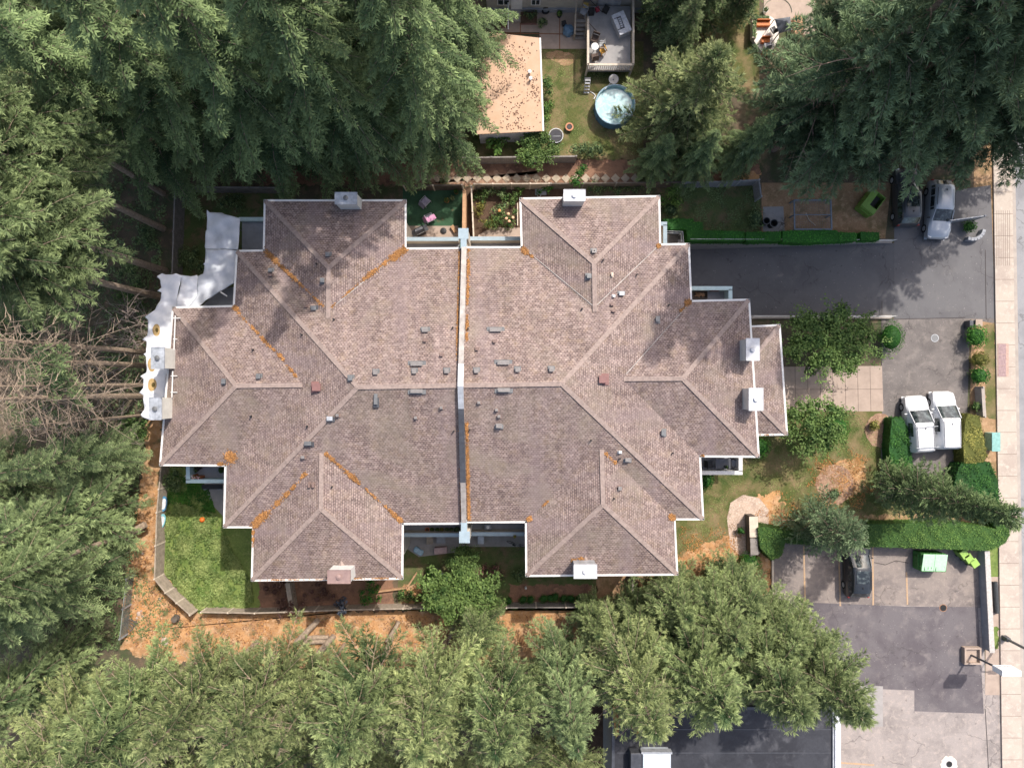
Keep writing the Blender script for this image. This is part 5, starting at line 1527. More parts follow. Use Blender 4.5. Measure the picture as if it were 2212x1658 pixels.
shrub('leafy_bush', 740, 1310, .9, .8, .8, .5, fol_grey, 'blue-green fern-like plant in front of the south fence', 'plant', seed=62, lobes=4, size=.3, dens=20)
for x, y in ((1099, 1297), (1130, 1294), (1146, 1294), (1174, 1292), (1189, 1291), (1200, 1289), (1218, 1292), (1233, 1292), (1252, 1291), (1267, 1290), (1279, 1295)):
    if (x, y) == (1099, 1297):
        sh0 = shrub('round_shrub', x, y, .38, .33, .42, .38, fol_hedge, 'small round green shrub in the row at the grey south fence', seed=70, rough=.06, size=.07, dens=160, group='small round shrubs at the south fence')
    else:
        c_ = copy_tree(sh0); p = at(x, y, .38); c_.location = (p.x, p.y, 0); c_.rotation_euler = (0, 0, x)
shrub('small_shrub', 1600, 1145, .5, .3, .3, .3, fol_hedge, 'tiny shrub beside the wooden bench wall', seed=63)
shrub('leafy_bush', 1560, 1232, .9, 2.0, .95, .8, fol_hem, 'dark green bush row beside the clipped round bush at the parking lot', 'bush', seed=64, lobes=9)
shrub('leafy_bush', 1490, 1275, .9, 1.8, 1.1, .8, fol_hem, 'dark green bushes right of the bottom-right wing', 'bush', seed=65, lobes=9)
shrub('small_shrub', 500, 435, .6, 1.2, .7, .5, fol_hem, 'dark bush in the shaded yard above the silver tarpaulin', seed=66, lobes=6)
shrub('small_shrub', 410, 560, .6, 1.2, 1.2, .5, fol_hem, 'dark bush between the west fence and the silver tarpaulin', seed=67, lobes=6)
shrub('small_shrub', 322, 385, .8, .8, .6, .6, fol_box, 'bright green sapling by the stumps in the north-west wood', seed=68, lobes=4)
shrub('small_shrub', 318, 520, .8, 1.0, 1.2, .6, fol_hem, 'low green undergrowth beside the bare trunks', seed=69, lobes=7)
shrub('small_shrub', 285, 590, .8, 1.2, 1.4, .6, fol_hem, 'green undergrowth below the thickest leaning trunk', seed=71, lobes=7)
shrub('small_shrub', 285, 640, .9, 1.3, 1.0, .6, fol_herb, 'light green undergrowth left of the tarpaulin corner', seed=72, lobes=6)
shrub('small_shrub', 295, 925, 1.2, 1.4, 1.0, .8, fol_herb, 'light green bush below the lower end of the white tarpaulin', seed=73, lobes=7)
shrub('small_shrub', 378, 1040, .7, .8, 1.2, .6, fol_hem, 'dark bush at the upper end of the west lawn', seed=74, lobes=5)
scatter('weeds', [(356, 1075), (470, 1110), (500, 1180), (545, 1260), (550, 1312), (432, 1316), (362, 1250)], 16000, fol_grass, 'leafy weeds covering the sunlit west lawn', .02, .19, 1.3, 5, clump=.8)
scatter('weeds', [(356, 1015), (450, 1050), (470, 1120), (356, 1080)], 3500, fol_box, 'weeds with shade painted into darker leaves at the upper end of the west lawn', .02, .15, .7, 6, clump=.5)  # building shade put into a darker leaf colour
scatter('weeds', [(262, 1385), (280, 1230), (330, 1250), (400, 1335), (380, 1400)], 900, fol_hem, 'scattered green weeds on the orange needle ground', .02, .16, .8, 7, clump=1.1)
scatter('grass_tufts', [(1175, 110), (1385, 110), (1385, 335), (1225, 335), (1180, 290)], 9000, fol_grass, 'short grass of the neighbour yard', .01, .07, .4, 8, clump=.25)
scatter('undergrowth', [(20, 340), (370, 340), (345, 640), (300, 930), (20, 930)], 9000, fol_hem, 'dark undergrowth beneath the western trees', .02, .22, 1.6, 9, clump=.7)
scatter('undergrowth', [(120, 930), (310, 930), (300, 1100), (260, 1400), (120, 1400)], 7000, fol_hem, 'dark undergrowth beneath the south-western trees', .02, .22, 1.6, 10, clump=.7)
scatter('undergrowth', [(1435, 400), (1640, 400), (1640, 505), (1435, 505)], 4500, fol_hem, 'patchy weeds on the fenced shady lawn', .02, .10, .7, 11, clump=.8)

# ------------------------------------------------------------------ vehicles
def vehicle(kind, label, cat, loc, rz, paint, name, sunroof=True, L=4.4, Wd=1.8, Ht=1.85, rack=False, text=False, rear_glass=True, hood=1.25, group=None):
    """front points to +Y"""
    t = thing(name, label, cat, loc, rz, group)
    hw = Wd / 2; h2 = L / 2
    belt = 0.98 if Ht > 1.6 else .9
    ws0 = h2 - hood; ws1 = ws0 - (.95 if kind == 'van' else .85)
    rw = hw * (.80 if kind != 'van' else .82)
    # stations: y, half width, belt z, top half width, top z
    if kind == 'van':
        S = [(h2, hw * .60, .50, hw * .50, .58), (h2 - .06, hw * .80, .62, hw * .66, .72), (h2 - .22, hw * .93, .78, hw * .76, .88), (h2 - .7, hw * .99, .9, hw * .82, 1.0), (ws0, hw, belt, hw * .84, 1.12),
             (ws1, hw, belt + .04, rw, Ht - .10), (ws1 - .15, hw, belt + .04, rw, Ht - .03), (ws1 - .95, hw, belt + .04, rw, Ht), (ws1 - 1.05, hw, belt + .04, rw, Ht), (-h2 + .5, hw, belt, rw, Ht), (-h2 + .16, hw * .99, belt, rw * .98, Ht - .04), (-h2 + .02, hw * .95, belt - .1, rw * .94, Ht - .35), (-h2, hw * .9, belt - .3, hw * .8, .8)]
        glass_side = (5, 6, 7); ws = (4,); rear = ()
    else:
        S = [(h2, hw * .62, .48, hw * .5, .56), (h2 - .07, hw * .82, .60, hw * .68, .70), (h2 - .25, hw * .94, .76, hw * .76, .86), (h2 - .7, hw, .88, hw * .82, .98), (ws0, hw, belt, hw * .82, 1.08),
             (ws1, hw, belt + .03, rw * .98, Ht - .08), (ws1 - .2, hw, belt + .03, rw, Ht - .01), (ws1 - 1.1, hw, belt + .03, rw, Ht), (-h2 + .75, hw, belt + .03, rw * .97, Ht - .03), (-h2 + .5, hw, belt + .03, rw * .93, Ht - .12),
             (-h2 + .14, hw * .97, belt, hw * .76, 1.12), (-h2 + .05, hw * .93, belt - .1, hw * .72, 1.0), (-h2, hw * .88, .6, hw * .7, .75)]
        glass_side = (5, 6, 7, 8); ws = (4,); rear = (9,) if rear_glass else ()
    prof = []
    for (y, w, bz, tw, tzz) in S:
        cr = .05
        prof.append([(-w * .97, .24), (-w, .5), (-w, max(.55, bz)) if bz > .55 else (-w, bz), (-tw - (w - tw) * .12, bz + (tzz - bz) * .86), (-tw * .9, tzz), (-tw * .45, tzz + cr * .8), (0, tzz + cr),
                     (tw * .45, tzz + cr * .8), (tw * .9, tzz), (tw + (w - tw) * .12, bz + (tzz - bz) * .86), (w, max(.55, bz)) if bz > .55 else (w, bz), (w, .5), (w * .97, .24)])
    body = MB(); glass = {}
    def gm(k): return glass.setdefault(k, MB())
    n = len(prof[0])
    for i in range(len(S) - 1):
        y0, y1 = S[i][0], S[i + 1][0]
        for j in range(n - 1):
            q = [(prof[i][j][0], y0, prof[i][j][1]), (prof[i][j + 1][0], y0, prof[i][j + 1][1]), (prof[i + 1][j + 1][0], y1, prof[i + 1][j + 1][1]), (prof[i + 1][j][0], y1, prof[i + 1][j][1])]
            q = q[::-1]
            tgt = body
            if i in ws and 3 <= j <= 8: tgt = gm('windscreen')
            elif i in rear and 3 <= j <= 8: tgt = gm('rear_window')
            elif i in glass_side and j in (2, n - 4):
                a_, b_, c_, d_ = [Vector(v) for v in q[::-1]]       # a,b at station i (low/high), c,d at i+1
                if j == n - 4: a_, b_, c_, d_ = b_, a_, d_, c_
                f0 = .10 if i == glass_side[0] or kind != 'van' else .0
                lo0 = a_.lerp(b_, .12); hi0 = a_.lerp(b_, .80); lo1 = d_.lerp(c_, .12); hi1 = d_.lerp(c_, .80)
                if kind != 'van': lo0, lo1, hi0, hi1 = lo0.lerp(lo1, .05), lo1.lerp(lo0, .05), hi0.lerp(hi1, .05), hi1.lerp(hi0, .05)
                off = Vector((.012 if j > n / 2 else -.012, 0, .006))
                qq = [v + off for v in (lo0, hi0, hi1, lo1)]
                gm('side_window_l' if j == 2 else 'side_window_r').face(qq if j > n / 2 else qq[::-1])
            tgt.face(q)
    for i in (0, len(S) - 1):
        pts = [(p[0], S[i][0], p[1]) for p in prof[i]]
        body.face(pts if i == 0 else pts[::-1])
    body.face([(x, y, .24) for x, y in ((-hw * .9, -h2), (hw * .9, -h2), (hw * .9, h2), (-hw * .9, h2))])
    bo = body.build('body', paint, t, local=True)
    wd_ = bo.modifiers.new('weld', 'WELD'); wd_.merge_threshold = .001
    for p in bo.data.polygons: p.use_smooth = True
    es = bo.modifiers.new('es', 'EDGE_SPLIT'); es.split_angle = math.radians(38)
    for k, g in glass.items():
        nm = 'side_window' if k.startswith('side') else k
        # frame: window sits a little proud with painted pillars showing at the rims
        g.v = [(x * (1.0 if nm != 'windscreen' else .985), y, z) for x, y, z in g.v]
        go = g.build(nm, carglass, t, local=True)
        go.modifiers.new('w', 'WELD').merge_threshold = .001
        if nm != 'side_window': 
            for p in go.data.polygons: p.use_smooth = True
    # pillars beside the windscreen and between side windows
    for sx in (-1, 1):
        a = S[4]; b = S[5]
        MB().tube([(sx * (a[3] + .03), a[0], a[4] + .01), (sx * (b[3] + .01), b[0], b[4] + .02)], .04, 6).build('pillar', paint, t, local=True)
        MB().box((sx * (hw + .10), ws0 - .25, 1.02), (.20, .09, .13)).build('mirror', paint if kind == 'van' else blackm, t, local=True, bevel=.02)
        MB().box((sx * hw * .72, h2 - .17, .70), (.30, .20, .12), -sx * .35).build('headlight', mat('lamp_glass', (.75, .76, .78), .15), t, local=True, bevel=.02)
        MB().box((sx * hw * .86, -h2 + .05, .85), (.14, .10, .25)).build('tail_light', mat('red_lamp', (.35, .02, .02), .3), t, local=True, bevel=.02)
        for sy in (1, -1):
            c = (sx * (hw - .10), sy * (h2 - .85), .32)
            w_ = MB()
            w_.tube([(c[0] - sx * .10, c[1], c[2]), (c[0] + sx * .115, c[1], c[2])], .32, 20)
            wo = w_.build('wheel', rubber, t, local=True)
            MB().tube([(c[0] + sx * .05, c[1], c[2]), (c[0] + sx * .122, c[1], c[2])], .20, 14).build('rim', lightmetal, wo, local=True)
    # panel seams
    MB().box((0, h2 - .03, .42), (Wd * .70, .10, .16)).build('bumper', blackm if kind != 'van' else whitem, t, local=True, bevel=.02)
    if kind == 'van':
        zt = Ht + .035
        g = MB()
        y0, y1 = ws1 - .2, -h2 + .22
        for sx in (-1, 1): g.box((sx * rw * .84, (y0 + y1) / 2, zt), (.02, y0 - y1, .03))
        g.box((0, y1, zt), (rw * 1.66, .02, .03))
        g.build('roof_seam', mat('seam', (.2, .2, .22), .6), t, local=True)
        MB().box((0, ws1 - .45, zt + .02), (.04, .12, .06)).build('antenna', blackm, t, local=True)
        g = MB(); g.box((-hw - .004, -.55, .95), (.012, 2.2, .03)); g.build('side_trim', greym, t, local=True)
        # lettering on the left side, too blurred to read: rows of small dark marks
        g = MB(); R = random.Random(2)
        for row, (z, hh) in enumerate(((1.22, .13), (1.08, .05))):
            y = -.3
            while y > -1.05:
                w_ = R.uniform(.06, .11); xx = -hw + (z - belt) / (Ht - belt) * (hw - rw) * .98 - .012
                g.box((xx, y, z), (.012, w_, hh)); y -= w_ + .05
        if text: g.build('lettering', mat('van_letters', (.14, .14, .17), .6), t, local=True)
    else:
        g = MB()
        g.box((0, ws1 - .75, Ht + .045), (rw * 1.35, 1.0, .012))
        if sunroof: g.build('sunroof', carglass, t, local=True)
        for sx in (-1, 1): MB().tube([(sx * rw * .93, ws1 - .3, Ht + .05), (sx * rw * .93, -h2 + .8, Ht + .03)], .02, 6).build('roof_rail', blackm, t, local=True)
        MB().box((0, -h2 + .95, Ht + .07), (.04, .12, .06)).build('antenna', blackm, t, local=True)
    if rack:
        for yy in (-.15, -1.75):
            rk = MB().tube([(-hw * .98, yy, Ht + .17), (hw * .98, yy, Ht + .17)], .03, 6).build('rack_bar', lightmetal, t, local=True)
            for sx in (-1, 1): MB().tube([(sx * rw * .9, yy, Ht - .02), (sx * rw * .9, yy, Ht + .17)], .025, 5).build('foot', blackm, rk, local=True)
    return t
def paintmat(name, c, rough=.25, metal=0):
    m, nt, b = base(name, rough, metal, .5); b.inputs['Base Color'].default_value = (*c, 1); b.inputs['Coat Weight'].default_value = .4
    b.inputs['Coat Roughness'].default_value = .08
    return m
vanw = paintmat('white_car_paint', (.60, .61, .63)); carb = paintmat('black_car_paint', (.022, .025, .03), .3); cars_ = paintmat('silver_car_paint', (.42, .44, .47), .3, .3); cardk = paintmat('charcoal_car_paint', (.045, .05, .058), .3)
vehicle('van', 'white cargo van with roof rack bars, the left of the two parked side by side', 'van', (31.95, -3.15, 0), .06, vanw, 'cargo_van', rack=True, text=True, hood=1.1)
vehicle('van', 'white cargo van with bare roof, the right one next to the olive hedge', 'van', (34.05, -2.85, 0), .02, vanw, 'cargo_van', text=True, L=4.5, hood=1.1)
vehicle('car', 'black station wagon parked nose under the clipped hedge', 'car', (27.25, -14.5, 0), 0.0, carb, 'parked_car', sunroof=True, L=4.6, Ht=1.62, hood=1.2)
vehicle('car', 'charcoal car under the pine boughs, between lime dumpster and silver car', 'car', (31.15, 14.75, 0), 0.02, cardk, 'parked_car', L=4.6, Ht=1.62, hood=1.2)
vehicle('car', 'silver car facing the driveway under the pine boughs', 'car', (33.75, 13.75, 0), PI - .06, cars_, 'parked_car', sunroof=False, L=4.6, Ht=1.5, hood=1.3)
vehicle('car', 'dark parked car at the top edge of the photo, half hidden by tree tops', 'car', (-29.8, 30.4, 0), 1.57, cardk, 'parked_car', L=4.5, Ht=1.5, hood=1.2)
sheet('street', [(150, -60), (560, -60), (560, 28), (150, 28)], 0.02, roadm)

# ------------------------------------------------------------------ bins and dumpsters
lime = mat('lime_paint', (.19, .33, .06), .5, 0, .15, 3.0); green_d = mat('green_paint', (.06, .22, .05), .6, 0, .25, 4.0); palelid = mat('pale_green_lid', (.36, .58, .38), .4, 0, .1, 5.0, (.48, .70, .50))
def dumpster(px, py, z, rz, label, open_=False):
    p = at(px, py, 1.1)
    t = thing('dumpster', label, 'dumpster', (p.x, p.y, 0), rz)
    w, l, h = (1.65, 1.2, 1.05) if open_ else (1.9, 1.35, 1.15)
    m = lime if open_ else green_d
    g = MB()
    for (cx, cy, sx, sy) in ((0, -l / 2, w, .05), (0, l / 2, w, .05), (-w / 2, 0, .05, l), (w / 2, 0, .05, l)):
        g.box((cx, cy, h / 2 + .08), (sx, sy, h))
    g.box((0, 0, .12), (w, l, .05))
    for k in range(4):
        X = -w / 2 + w * (k + .5) / 4
        g.box((X, -l / 2 - .04, h / 2 + .08), (.07, .05, h * .9)); g.box((X, l / 2 + .04, h / 2 + .08), (.07, .05, h * .9))
    for sy in (-.3, .3): g.box((-w / 2 - .05, sy, h / 2 + .08), (.06, .08, h * .9))
    g.build('bin_body', m, t, local=True)
    g = MB()
    for sx in (-1, 1): g.box((sx * (w / 2 + .06), 0, h * .75), (.10, l * .8, .14))
    g.build('fork_pocket', m, t, local=True)
    if not open_:
        M_ = Matrix.Rotation(.18, 3, 'X')
        g = MB()
        for k in (-1, 1): g.box((k * w * .25, 0, h + .16), (w * .5 - .02, l * 1.06, .05), M=M_)
        g.build('lid', palelid, t, local=True, bevel=.01)
        g = MB(); R = random.Random(1)
        for k in range(6): 
            X = -w * .4 + k * w * .16
            g.box((X, -.2 + R.uniform(-.1, .1), h + .155 + (-.2) * .18), (.03, R.uniform(.35, .7), .02), R.uniform(-.25, .25), M=None)
        g.box((0, .38, h + .165 + .38 * .18), (w * .85, .05, .02))
        g.build('dirt_streak', green_d, t, local=True)
    else:
        M_ = Matrix.Rotation(-.12, 3, 'X')
        MB().box((-w * .0, l * .30, h + .14), (w * .98, l * .42, .05)).build('lid', lime, t, local=True, bevel=.01)
        MB().box((0, -.1, .5), (w * .9, l * .5, .4)).build('rubbish', blackm, t, local=True)
        MB().box((-w * .36, -.1, h + .11), (w * .26, l * .8, .05)).build('lid', lime, t, local=True)
    for sx in (-1, 1):
        for sy in (-1, 1): MB().tube([(sx * .75 - .03, sy * .5, .08), (sx * .75 + .03, sy * .5, .08)], .08, 10).build('caster', rubber, t, local=True)
    return t
dumpster(2015, 1214, 0, -.02, 'dumpster with streaked pale green lid below the long hedge')
dumpster(1886, 436, 0, math.radians(53), 'lime green open dumpster standing skewed under the pine boughs', True)
def wheelie(px, py, rz, label):
    p = at(px, py, .9)
    t = thing('wheelie_bin', label, 'bin', (p.x, p.y, 0), rz, 'green wheelie bins')
    MB().box((0, 0, .5), (.46, .52, .92), taper=1.15).build('bin_body', lime, t, local=True, bevel=.03)
    MB().box((0, .0, .99), (.58, .66, .07)).build('lid', mat('olive_lid', (.30, .48, .10), .5, 0, .1, 4), t, local=True, bevel=.03)
    MB().tube([(-.22, -.36, .95), (.22, -.36, .95)], .02, 6).build('handle', blackm, t, local=True)
    for sx in (-1, 1): MB().tube([(sx * .24 - .02, -.22, .1), (sx * .24 + .02, -.22, .1)], .1, 10).build('wheel', rubber, t, local=True)
wheelie(2082, 1196, .6, 'green wheelie bin half under the hedge, nearest the dumpster')
wheelie(2092, 1205, .6, 'green wheelie bin in the middle of the slanted row of three')
wheelie(2104, 1215, .6, 'green wheelie bin nearest the low white topped wall')
for (x, y, r, lb) in ((1656, 477, .27, 'smaller round black bin on the concrete pad'), (1672, 482, .30, 'larger round black bin on the concrete pad')):
    p = at(x, y, .8); t = thing('round_bin', lb, 'bin', (p.x, p.y, 0))
    MB().lathe((0, 0, 0), [(r * .8, 0), (r, .8), (r * 1.06, .82), (r * .88, .82), (r * .75, .2)], 20).build('bin_body', blackm, t, local=True)
    MB().tube([(r * 1.02 * math.cos(2 * PI * k / 20), r * 1.02 * math.sin(2 * PI * k / 20), .82) for k in range(21)], .02, 6).build('rim', ventgrey, t, local=True)
# framed pen
t = thing('wire_pen', 'rectangular blue-grey framed wire pen on the dry grass', 'pen', at(1757, 463))
fr = mat('pen_frame', (.20, .24, .29), .6)
c0, c1, c2, c3 = [at(x, y, 1.0) for x, y in ((1716, 432), (1795, 432), (1797, 495), (1717, 495))]
mL = (c0 + c3) / 2; mR = (c1 + c2) / 2
g = MB()
for a, b in ((c0, c1), (c1, c2), (c2, c3), (c3, c0)): g.seg(a, b, .10, .08)
g.build('top_frame', fr, t)
MB().seg(mL + Vector((.05, 0, 0)), mR - Vector((.05, 0, 0)), .06, .06).build('cross_bar', fr, t)
for c in (c0, c1, c2, c3, mL, mR): MB().box((c.x, c.y, .46), (.08, .08, .92)).build('post', fr, t)
g = MB()
for k in range(1, 20): a = c3.lerp(c2, k / 20); b = c0.lerp(c1, k / 20); g.tube([a, b], .004, 3, False)
for k in range(1, 16): a = c3.lerp(c0, k / 16); b = c2.lerp(c1, k / 16); g.tube([a, b], .004, 3, False)
for (p, q) in ((c0, c1), (c1, c2), (c2, c3), (c3, c0)):
    for z in (.2, .4, .6, .8): g.tube([(p.x, p.y, z), (q.x, q.y, z)], .005, 3, False)
g.build('wire_mesh', fr, t)
tag(MB().tube([at(1741, 460, .05), at(1748, 476, .08), at(1762, 487, .05)], .03, 5).build('fallen_branch', woodpale), 'pale curved branch lying inside the wire pen', 'branch')
# cluttered sticks by the round bins
g = MB(); R = random.Random(8)
for k in range(16):
    a = R.uniform(0, 6.28); p = at(1686 + R.uniform(-6, 8), 487 + R.uniform(-10, 12))
    g.tube([(p.x, p.y, .05), (p.x + .4 * math.cos(a), p.y + .4 * math.sin(a), R.uniform(.05, .35))], .012, 4)
tag(g.build('stick_pile', wooddark), 'untidy pile of dark sticks right of the round black bins', 'sticks')

# ------------------------------------------------------------------ street furniture
def manhole(px, py, r, label, collar=None, z=.02, m=None):
    p = at(px, py)
    t = thing('manhole', label, 'manhole', (p.x, p.y, z))
    MB().lathe((0, 0, 0), [(r, 0), (r, .012)], 28).build('ring', lightmetal if m is None else m, t, local=True)
    MB().lathe((0, 0, 0), [(r * .86, .0), (r * .86, .018)], 28).build('cover', ventgrey if m is None else rubber, t, local=True)
    if collar:
        R = random.Random(3); pts = [(collar * math.cos(a) * R.uniform(.82, 1.1), collar * math.sin(a) * R.uniform(.82, 1.1)) for a in [2 * PI * k / 26 for k in range(26)]]
        MB().prism(pts, -.006, .006).build('concrete_collar', mat('white_concrete', (.70, .65, .57), .9, 0, .1, 4), t, local=True)
manhole(2019, 730, .31, 'round grey manhole cover in the asphalt near the round bushes')
manhole(2050, 1649, .27, 'dark manhole in a ragged white concrete collar at the bottom of the lot', .68, .024, greym)
manhole(2037, 1312, .30, 'rusty ringed drain at the seam of the asphalt patch', None, .024, mat('rust', (.38, .20, .12), .9))
a = at(2152, 813); b = at(2176, 742)
t = thing('utility_cover', 'pinkish rectangular utility cover set in the sidewalk', 'utility cover', ((a.x + b.x) / 2, (a.y + b.y) / 2, .13))
MB().box((0, 0, .012), (b.x - a.x, b.y - a.y, .016)).build('frame', mat('vault_frame', (.5, .34, .28), .8), t, local=True)
for k in range(3): MB().box((-.08, (k - 1) * (b.y - a.y) / 3, .024), ((b.x - a.x) * .68, (b.y - a.y) / 3 - .03, .012)).build('lid', mat('vault_lid', (.36, .25, .25), .8), t, local=True)
# teal cabinet
p = at(2151, 954, .9)
t = thing('utility_cabinet', 'pale teal utility cabinet between hedge and sidewalk', 'cabinet', (p.x, p.y, 0))
MB().box((0, 0, .45), (.55, 1.4, .9)).build('cabinet', mat('teal_cab', (.42, .68, .62), .5), t, local=True, bevel=.02)
MB().box((0, 0, .93), (.68, 1.5, .06)).build('lid', mat('teal_lid', (.24, .46, .43), .5), t, local=True, bevel=.02)
# sidewalk retaining wall
t = thing('boundary_wall', 'grey wall with white top between parking lot and sidewalk', 'wall', (37.5, -17.2, 0))
g = MB(); g.prism([(37.25, -13.2), (37.55, -13.2), (37.95, -21.1), (37.65, -21.1)], 0, .8); g.build('wall', greym, t)
g = MB(); g.prism([(37.22, -13.15), (37.62, -13.15), (38.02, -21.15), (37.62, -21.15)], .80, .88); g.build('coping', mat('wall_top', (.52, .49, .46), .8), t)
g = MB(); g.tube([at(2149, 1256, .15), at(2153, 1323, .15)], .19, 12)
tag(g.build('black_pipe', mat('old_pipe', (.05, .055, .06), .7)), 'black pipe lying on the concrete verge by the sidewalk', 'pipe')
# sign on a pole over a concrete planter
t = thing('pole_sign', 'white box sign on a dark pole standing in a concrete planter at the lot entrance', 'sign', (36.6, -21.6, 0))
g = MB()
for (cx, cy, sx, sy) in ((0, .6, 1.35, .14), (0, -.6, 1.35, .14), (-.6, 0, .14, 1.1), (.6, 0, .14, 1.1)): g.box((cx, cy, .22), (sx, sy, .44))
g.box((0, 0, .1), (1.1, 1.1, .2)); g.build('planter', concwarm, t, local=True, bevel=.02)
MB().tube([(.0, .0, .1), (.25, .1, 3.1)], .08, 10).build('pole', darkmetal, t, local=True)
sb = MB().box((.42, .17, 3.55), (1.4, .42, 1.1)).build('sign_box', mat('sign_white', (.82, .82, .82), .4, 0, .04, 3), t, local=True, bevel=.01)
g = MB(); R = random.Random(6)
for row in range(2):
    x = -.12
    while x < .95:
        w_ = R.uniform(.07, .13); g.box((x, .385, 3.40 - row * .17), (w_, .012, .10)); x += w_ + .06
g.build('lettering', mat('sign_letters', (.45, .45, .48), .6), sb, local=True)
# lamp post, shortened to trim its shadow; sunlight painted into the upper pole
p = at(2166, 1375)
t = thing('street_lamp', 'shortened grey street lamp whose pole leans out of the picture by the sidewalk', 'street lamp', (p.x, p.y, 0))
MB().box((0, 0, .35), (.42, .42, .7), taper=.75).build('base', darkmetal, t, local=True, bevel=.03)
MB().tube([(0, 0, .4), (0, 0, 3.0)], [.11, .1], 10).build('lower_pole', ventgrey, t, local=True)
MB().tube([(0, 0, 3.0), (0, 0, 3.9), (.2, 0, 4.2), (.9, 0, 4.3)], [.1, .08, .06, .05], 10).build('pole', lightmetal, t, local=True)  # lighter metal here: sunlight on the upper pole put into the colour
MB().box((1.1, 0, 4.3), (.7, .28, .12)).build('lamp_head', greym, t, local=True, bevel=.03)
# timber wall beside the pebble bed
a = at(1629, 1150, 1.3)
t = thing('timber_sign_wall', 'narrow timber wall with pale top beside the pebble bed', 'wall', (a.x, a.y, 0), .03)
MB().box((0, -.2, .6), (.5, 2.9, 1.2)).build('wall', wooddark, t, local=True)
MB().box((0, .45, 1.24), (.68, 1.6, .08)).build('top_board', woodpale, t, local=True)
MB().box((0, -1.1, 1.22), (.6, 1.3, .06)).build('top_board', woodgrey, t, local=True)
MB().box((.1, -1.75, .9), (.8, .18, .2), .3).build('end_beam', woodpale, t, local=True)
t = thing('kerb_wall', 'thin concrete kerb at the left end of the parking stalls', 'kerb', at(1668, 1240))
MB().box((0, 0, .08), (.16, 4.7, .16)).build('kerb', woodpale, t, local=True)
p = at(2108, 508, .5)
t = thing('block_wall', 'low curved grey block wall at the top of the driveway', 'wall', (p.x, p.y, 0))
for k in range(7):
    a_ = -1.9 + k * .27
    MB().box((.9 * math.cos(a_) - .2, .9 * math.sin(a_) + .6, .25), (.225, .26, .5 + .02 * (k % 2)), a_ + PI / 2).build('block', greym, t, local=True, bevel=.01)
p = at(2114, 697, .8)
t = thing('gate_post', 'square grey gate post above the upper round bush at the driveway mouth', 'post', (p.x, p.y, 0))
MB().box((0, 0, .4), (.45, .45, .8)).build('post', concm, t, local=True); MB().box((0, 0, .83), (.54, .54, .07)).build('cap', concwarm, t, local=True, bevel=.01)
p = at(2098, 700, .5)
tag(MB().box((p.x, p.y, .35), (.5, .6, .7)).build('meter_box', darkmetal, bevel=.04), 'dark box beside the square gate post', 'box')
# diamond stepping stones
dm = mat('stepping_stone', (.44, .36, .27), .9, 0, .15, 3.0)
s0 = None
for k in range(23):
    px = 903 + k * 21.3
    p = at(px, 385.5)
    if s0 is None:
        s0 = MB().box((0, 0, .03), (.53, .53, .05)).build('stepping_stone', dm, None, local=True); s0.rotation_euler = (0, 0, PI / 4)
        tag(s0, 'square stone set cornerwise in the dirt path behind the north fence', 'stepping stone', 'diamond row of stepping stones'); o = s0
    else:
        o = copy_tree(s0)
    o.location = (p.x, p.y, .015)

# ------------------------------------------------------------------ turf yard
def lounger(px, py, rz, label, towel=None, fm=None):
    fm = fm or mat('lounger_fabric', (.36, .33, .42), .8)
    p = at(px, py, .4)
    t = thing('garden_chair', label, 'chair', (p.x, p.y, 0), rz, 'chairs in the turf yard')
    M1 = Matrix.Rotation(.5, 3, 'X')
    MB().box((0, .0, .36), (.58, .62, .05)).build('seat', fm, t, local=True, bevel=.015)
    MB().box((0, -.42, .56), (.58, .05, .55), M=Matrix.Rotation(-.75, 3, 'X').to_3x3() @ Matrix.Rotation(.25, 3, 'X')).build('backrest', fm, t, local=True, bevel=.015)
    for sx in (-1, 1):
        MB().tube([(sx * .31, .3, 0), (sx * .31, .3, .52), (sx * .31, -.35, .56)], .022, 6).build('armrest', lightmetal, t, local=True)
        MB().tube([(sx * .30, -.3, 0), (sx * .30, -.3, .4)], .02, 6).build('leg', lightmetal, t, local=True)
    if towel:
        tw = thing('towel', 'pink towel thrown over the garden chair next to the barbecue', 'towel', (p.x, p.y, .4), rz)
        MB().box((.06, .10, .02), (.42, .75, .03), .08).build('cloth', towel, tw, local=True, bevel=.012)
        MB().box((0, -.40, .22), (.42, .035, .5), M=Matrix.Rotation(-.5, 3, 'X')).build('cloth_back', towel, tw, local=True, bevel=.012)
lounger(919, 435, 2.4 + PI, 'mauve garden chair on the turf, away from the barbecue')
lounger(928, 471, 2.0 + PI, 'grey garden chair under the pink towel', mat('pink_towel', (.72, .36, .55), .9), lightmetal)
p = at(906, 497, 1.0)
t = thing('barbecue', 'dark barbecue with silver lid handle under the narrow north balcony', 'barbecue', (p.x, p.y, 0), .45)
MB().box((0, 0, .4), (.7, .45, .7)).build('cabinet', blackm, t, local=True)
MB().box((0, 0, .82), (1.35, .5, .05)).build('side_shelf', ventgrey, t, local=True, bevel=.01)
MB().tube([(-.38, .02, .95), (.38, .02, .95)], .24, 14).build('lid', darkmetal, t, local=True)
MB().box((0, .05, 1.19), (.62, .18, .03)).build('lid_plate', lightmetal, t, local=True, bevel=.01)
MB().tube([(-.3, -.27, 1.0), (.3, -.27, 1.0)], .02, 6).build('handle', lightmetal, t, local=True)
pot(966, 435, 0, .2, terracotta, fol_box, 'bright green potted shrub on the turf, the larger one', ph=.3)
pot(978, 430, 0, .2, blackm, fol_hem, 'dark potted shrub beside the brighter one on the turf', ph=.25)
pot(986, 417, 0, .18, terracotta, fol_box, 'potted shrub in the top corner of the turf', ph=.3)
simple_box('wood_block', 'wood', 980, 494, .0, (.3, .6, .25), .6, woodwarm, 'orange-brown wooden block on the paving beside the firewall pillar', woodwarm)
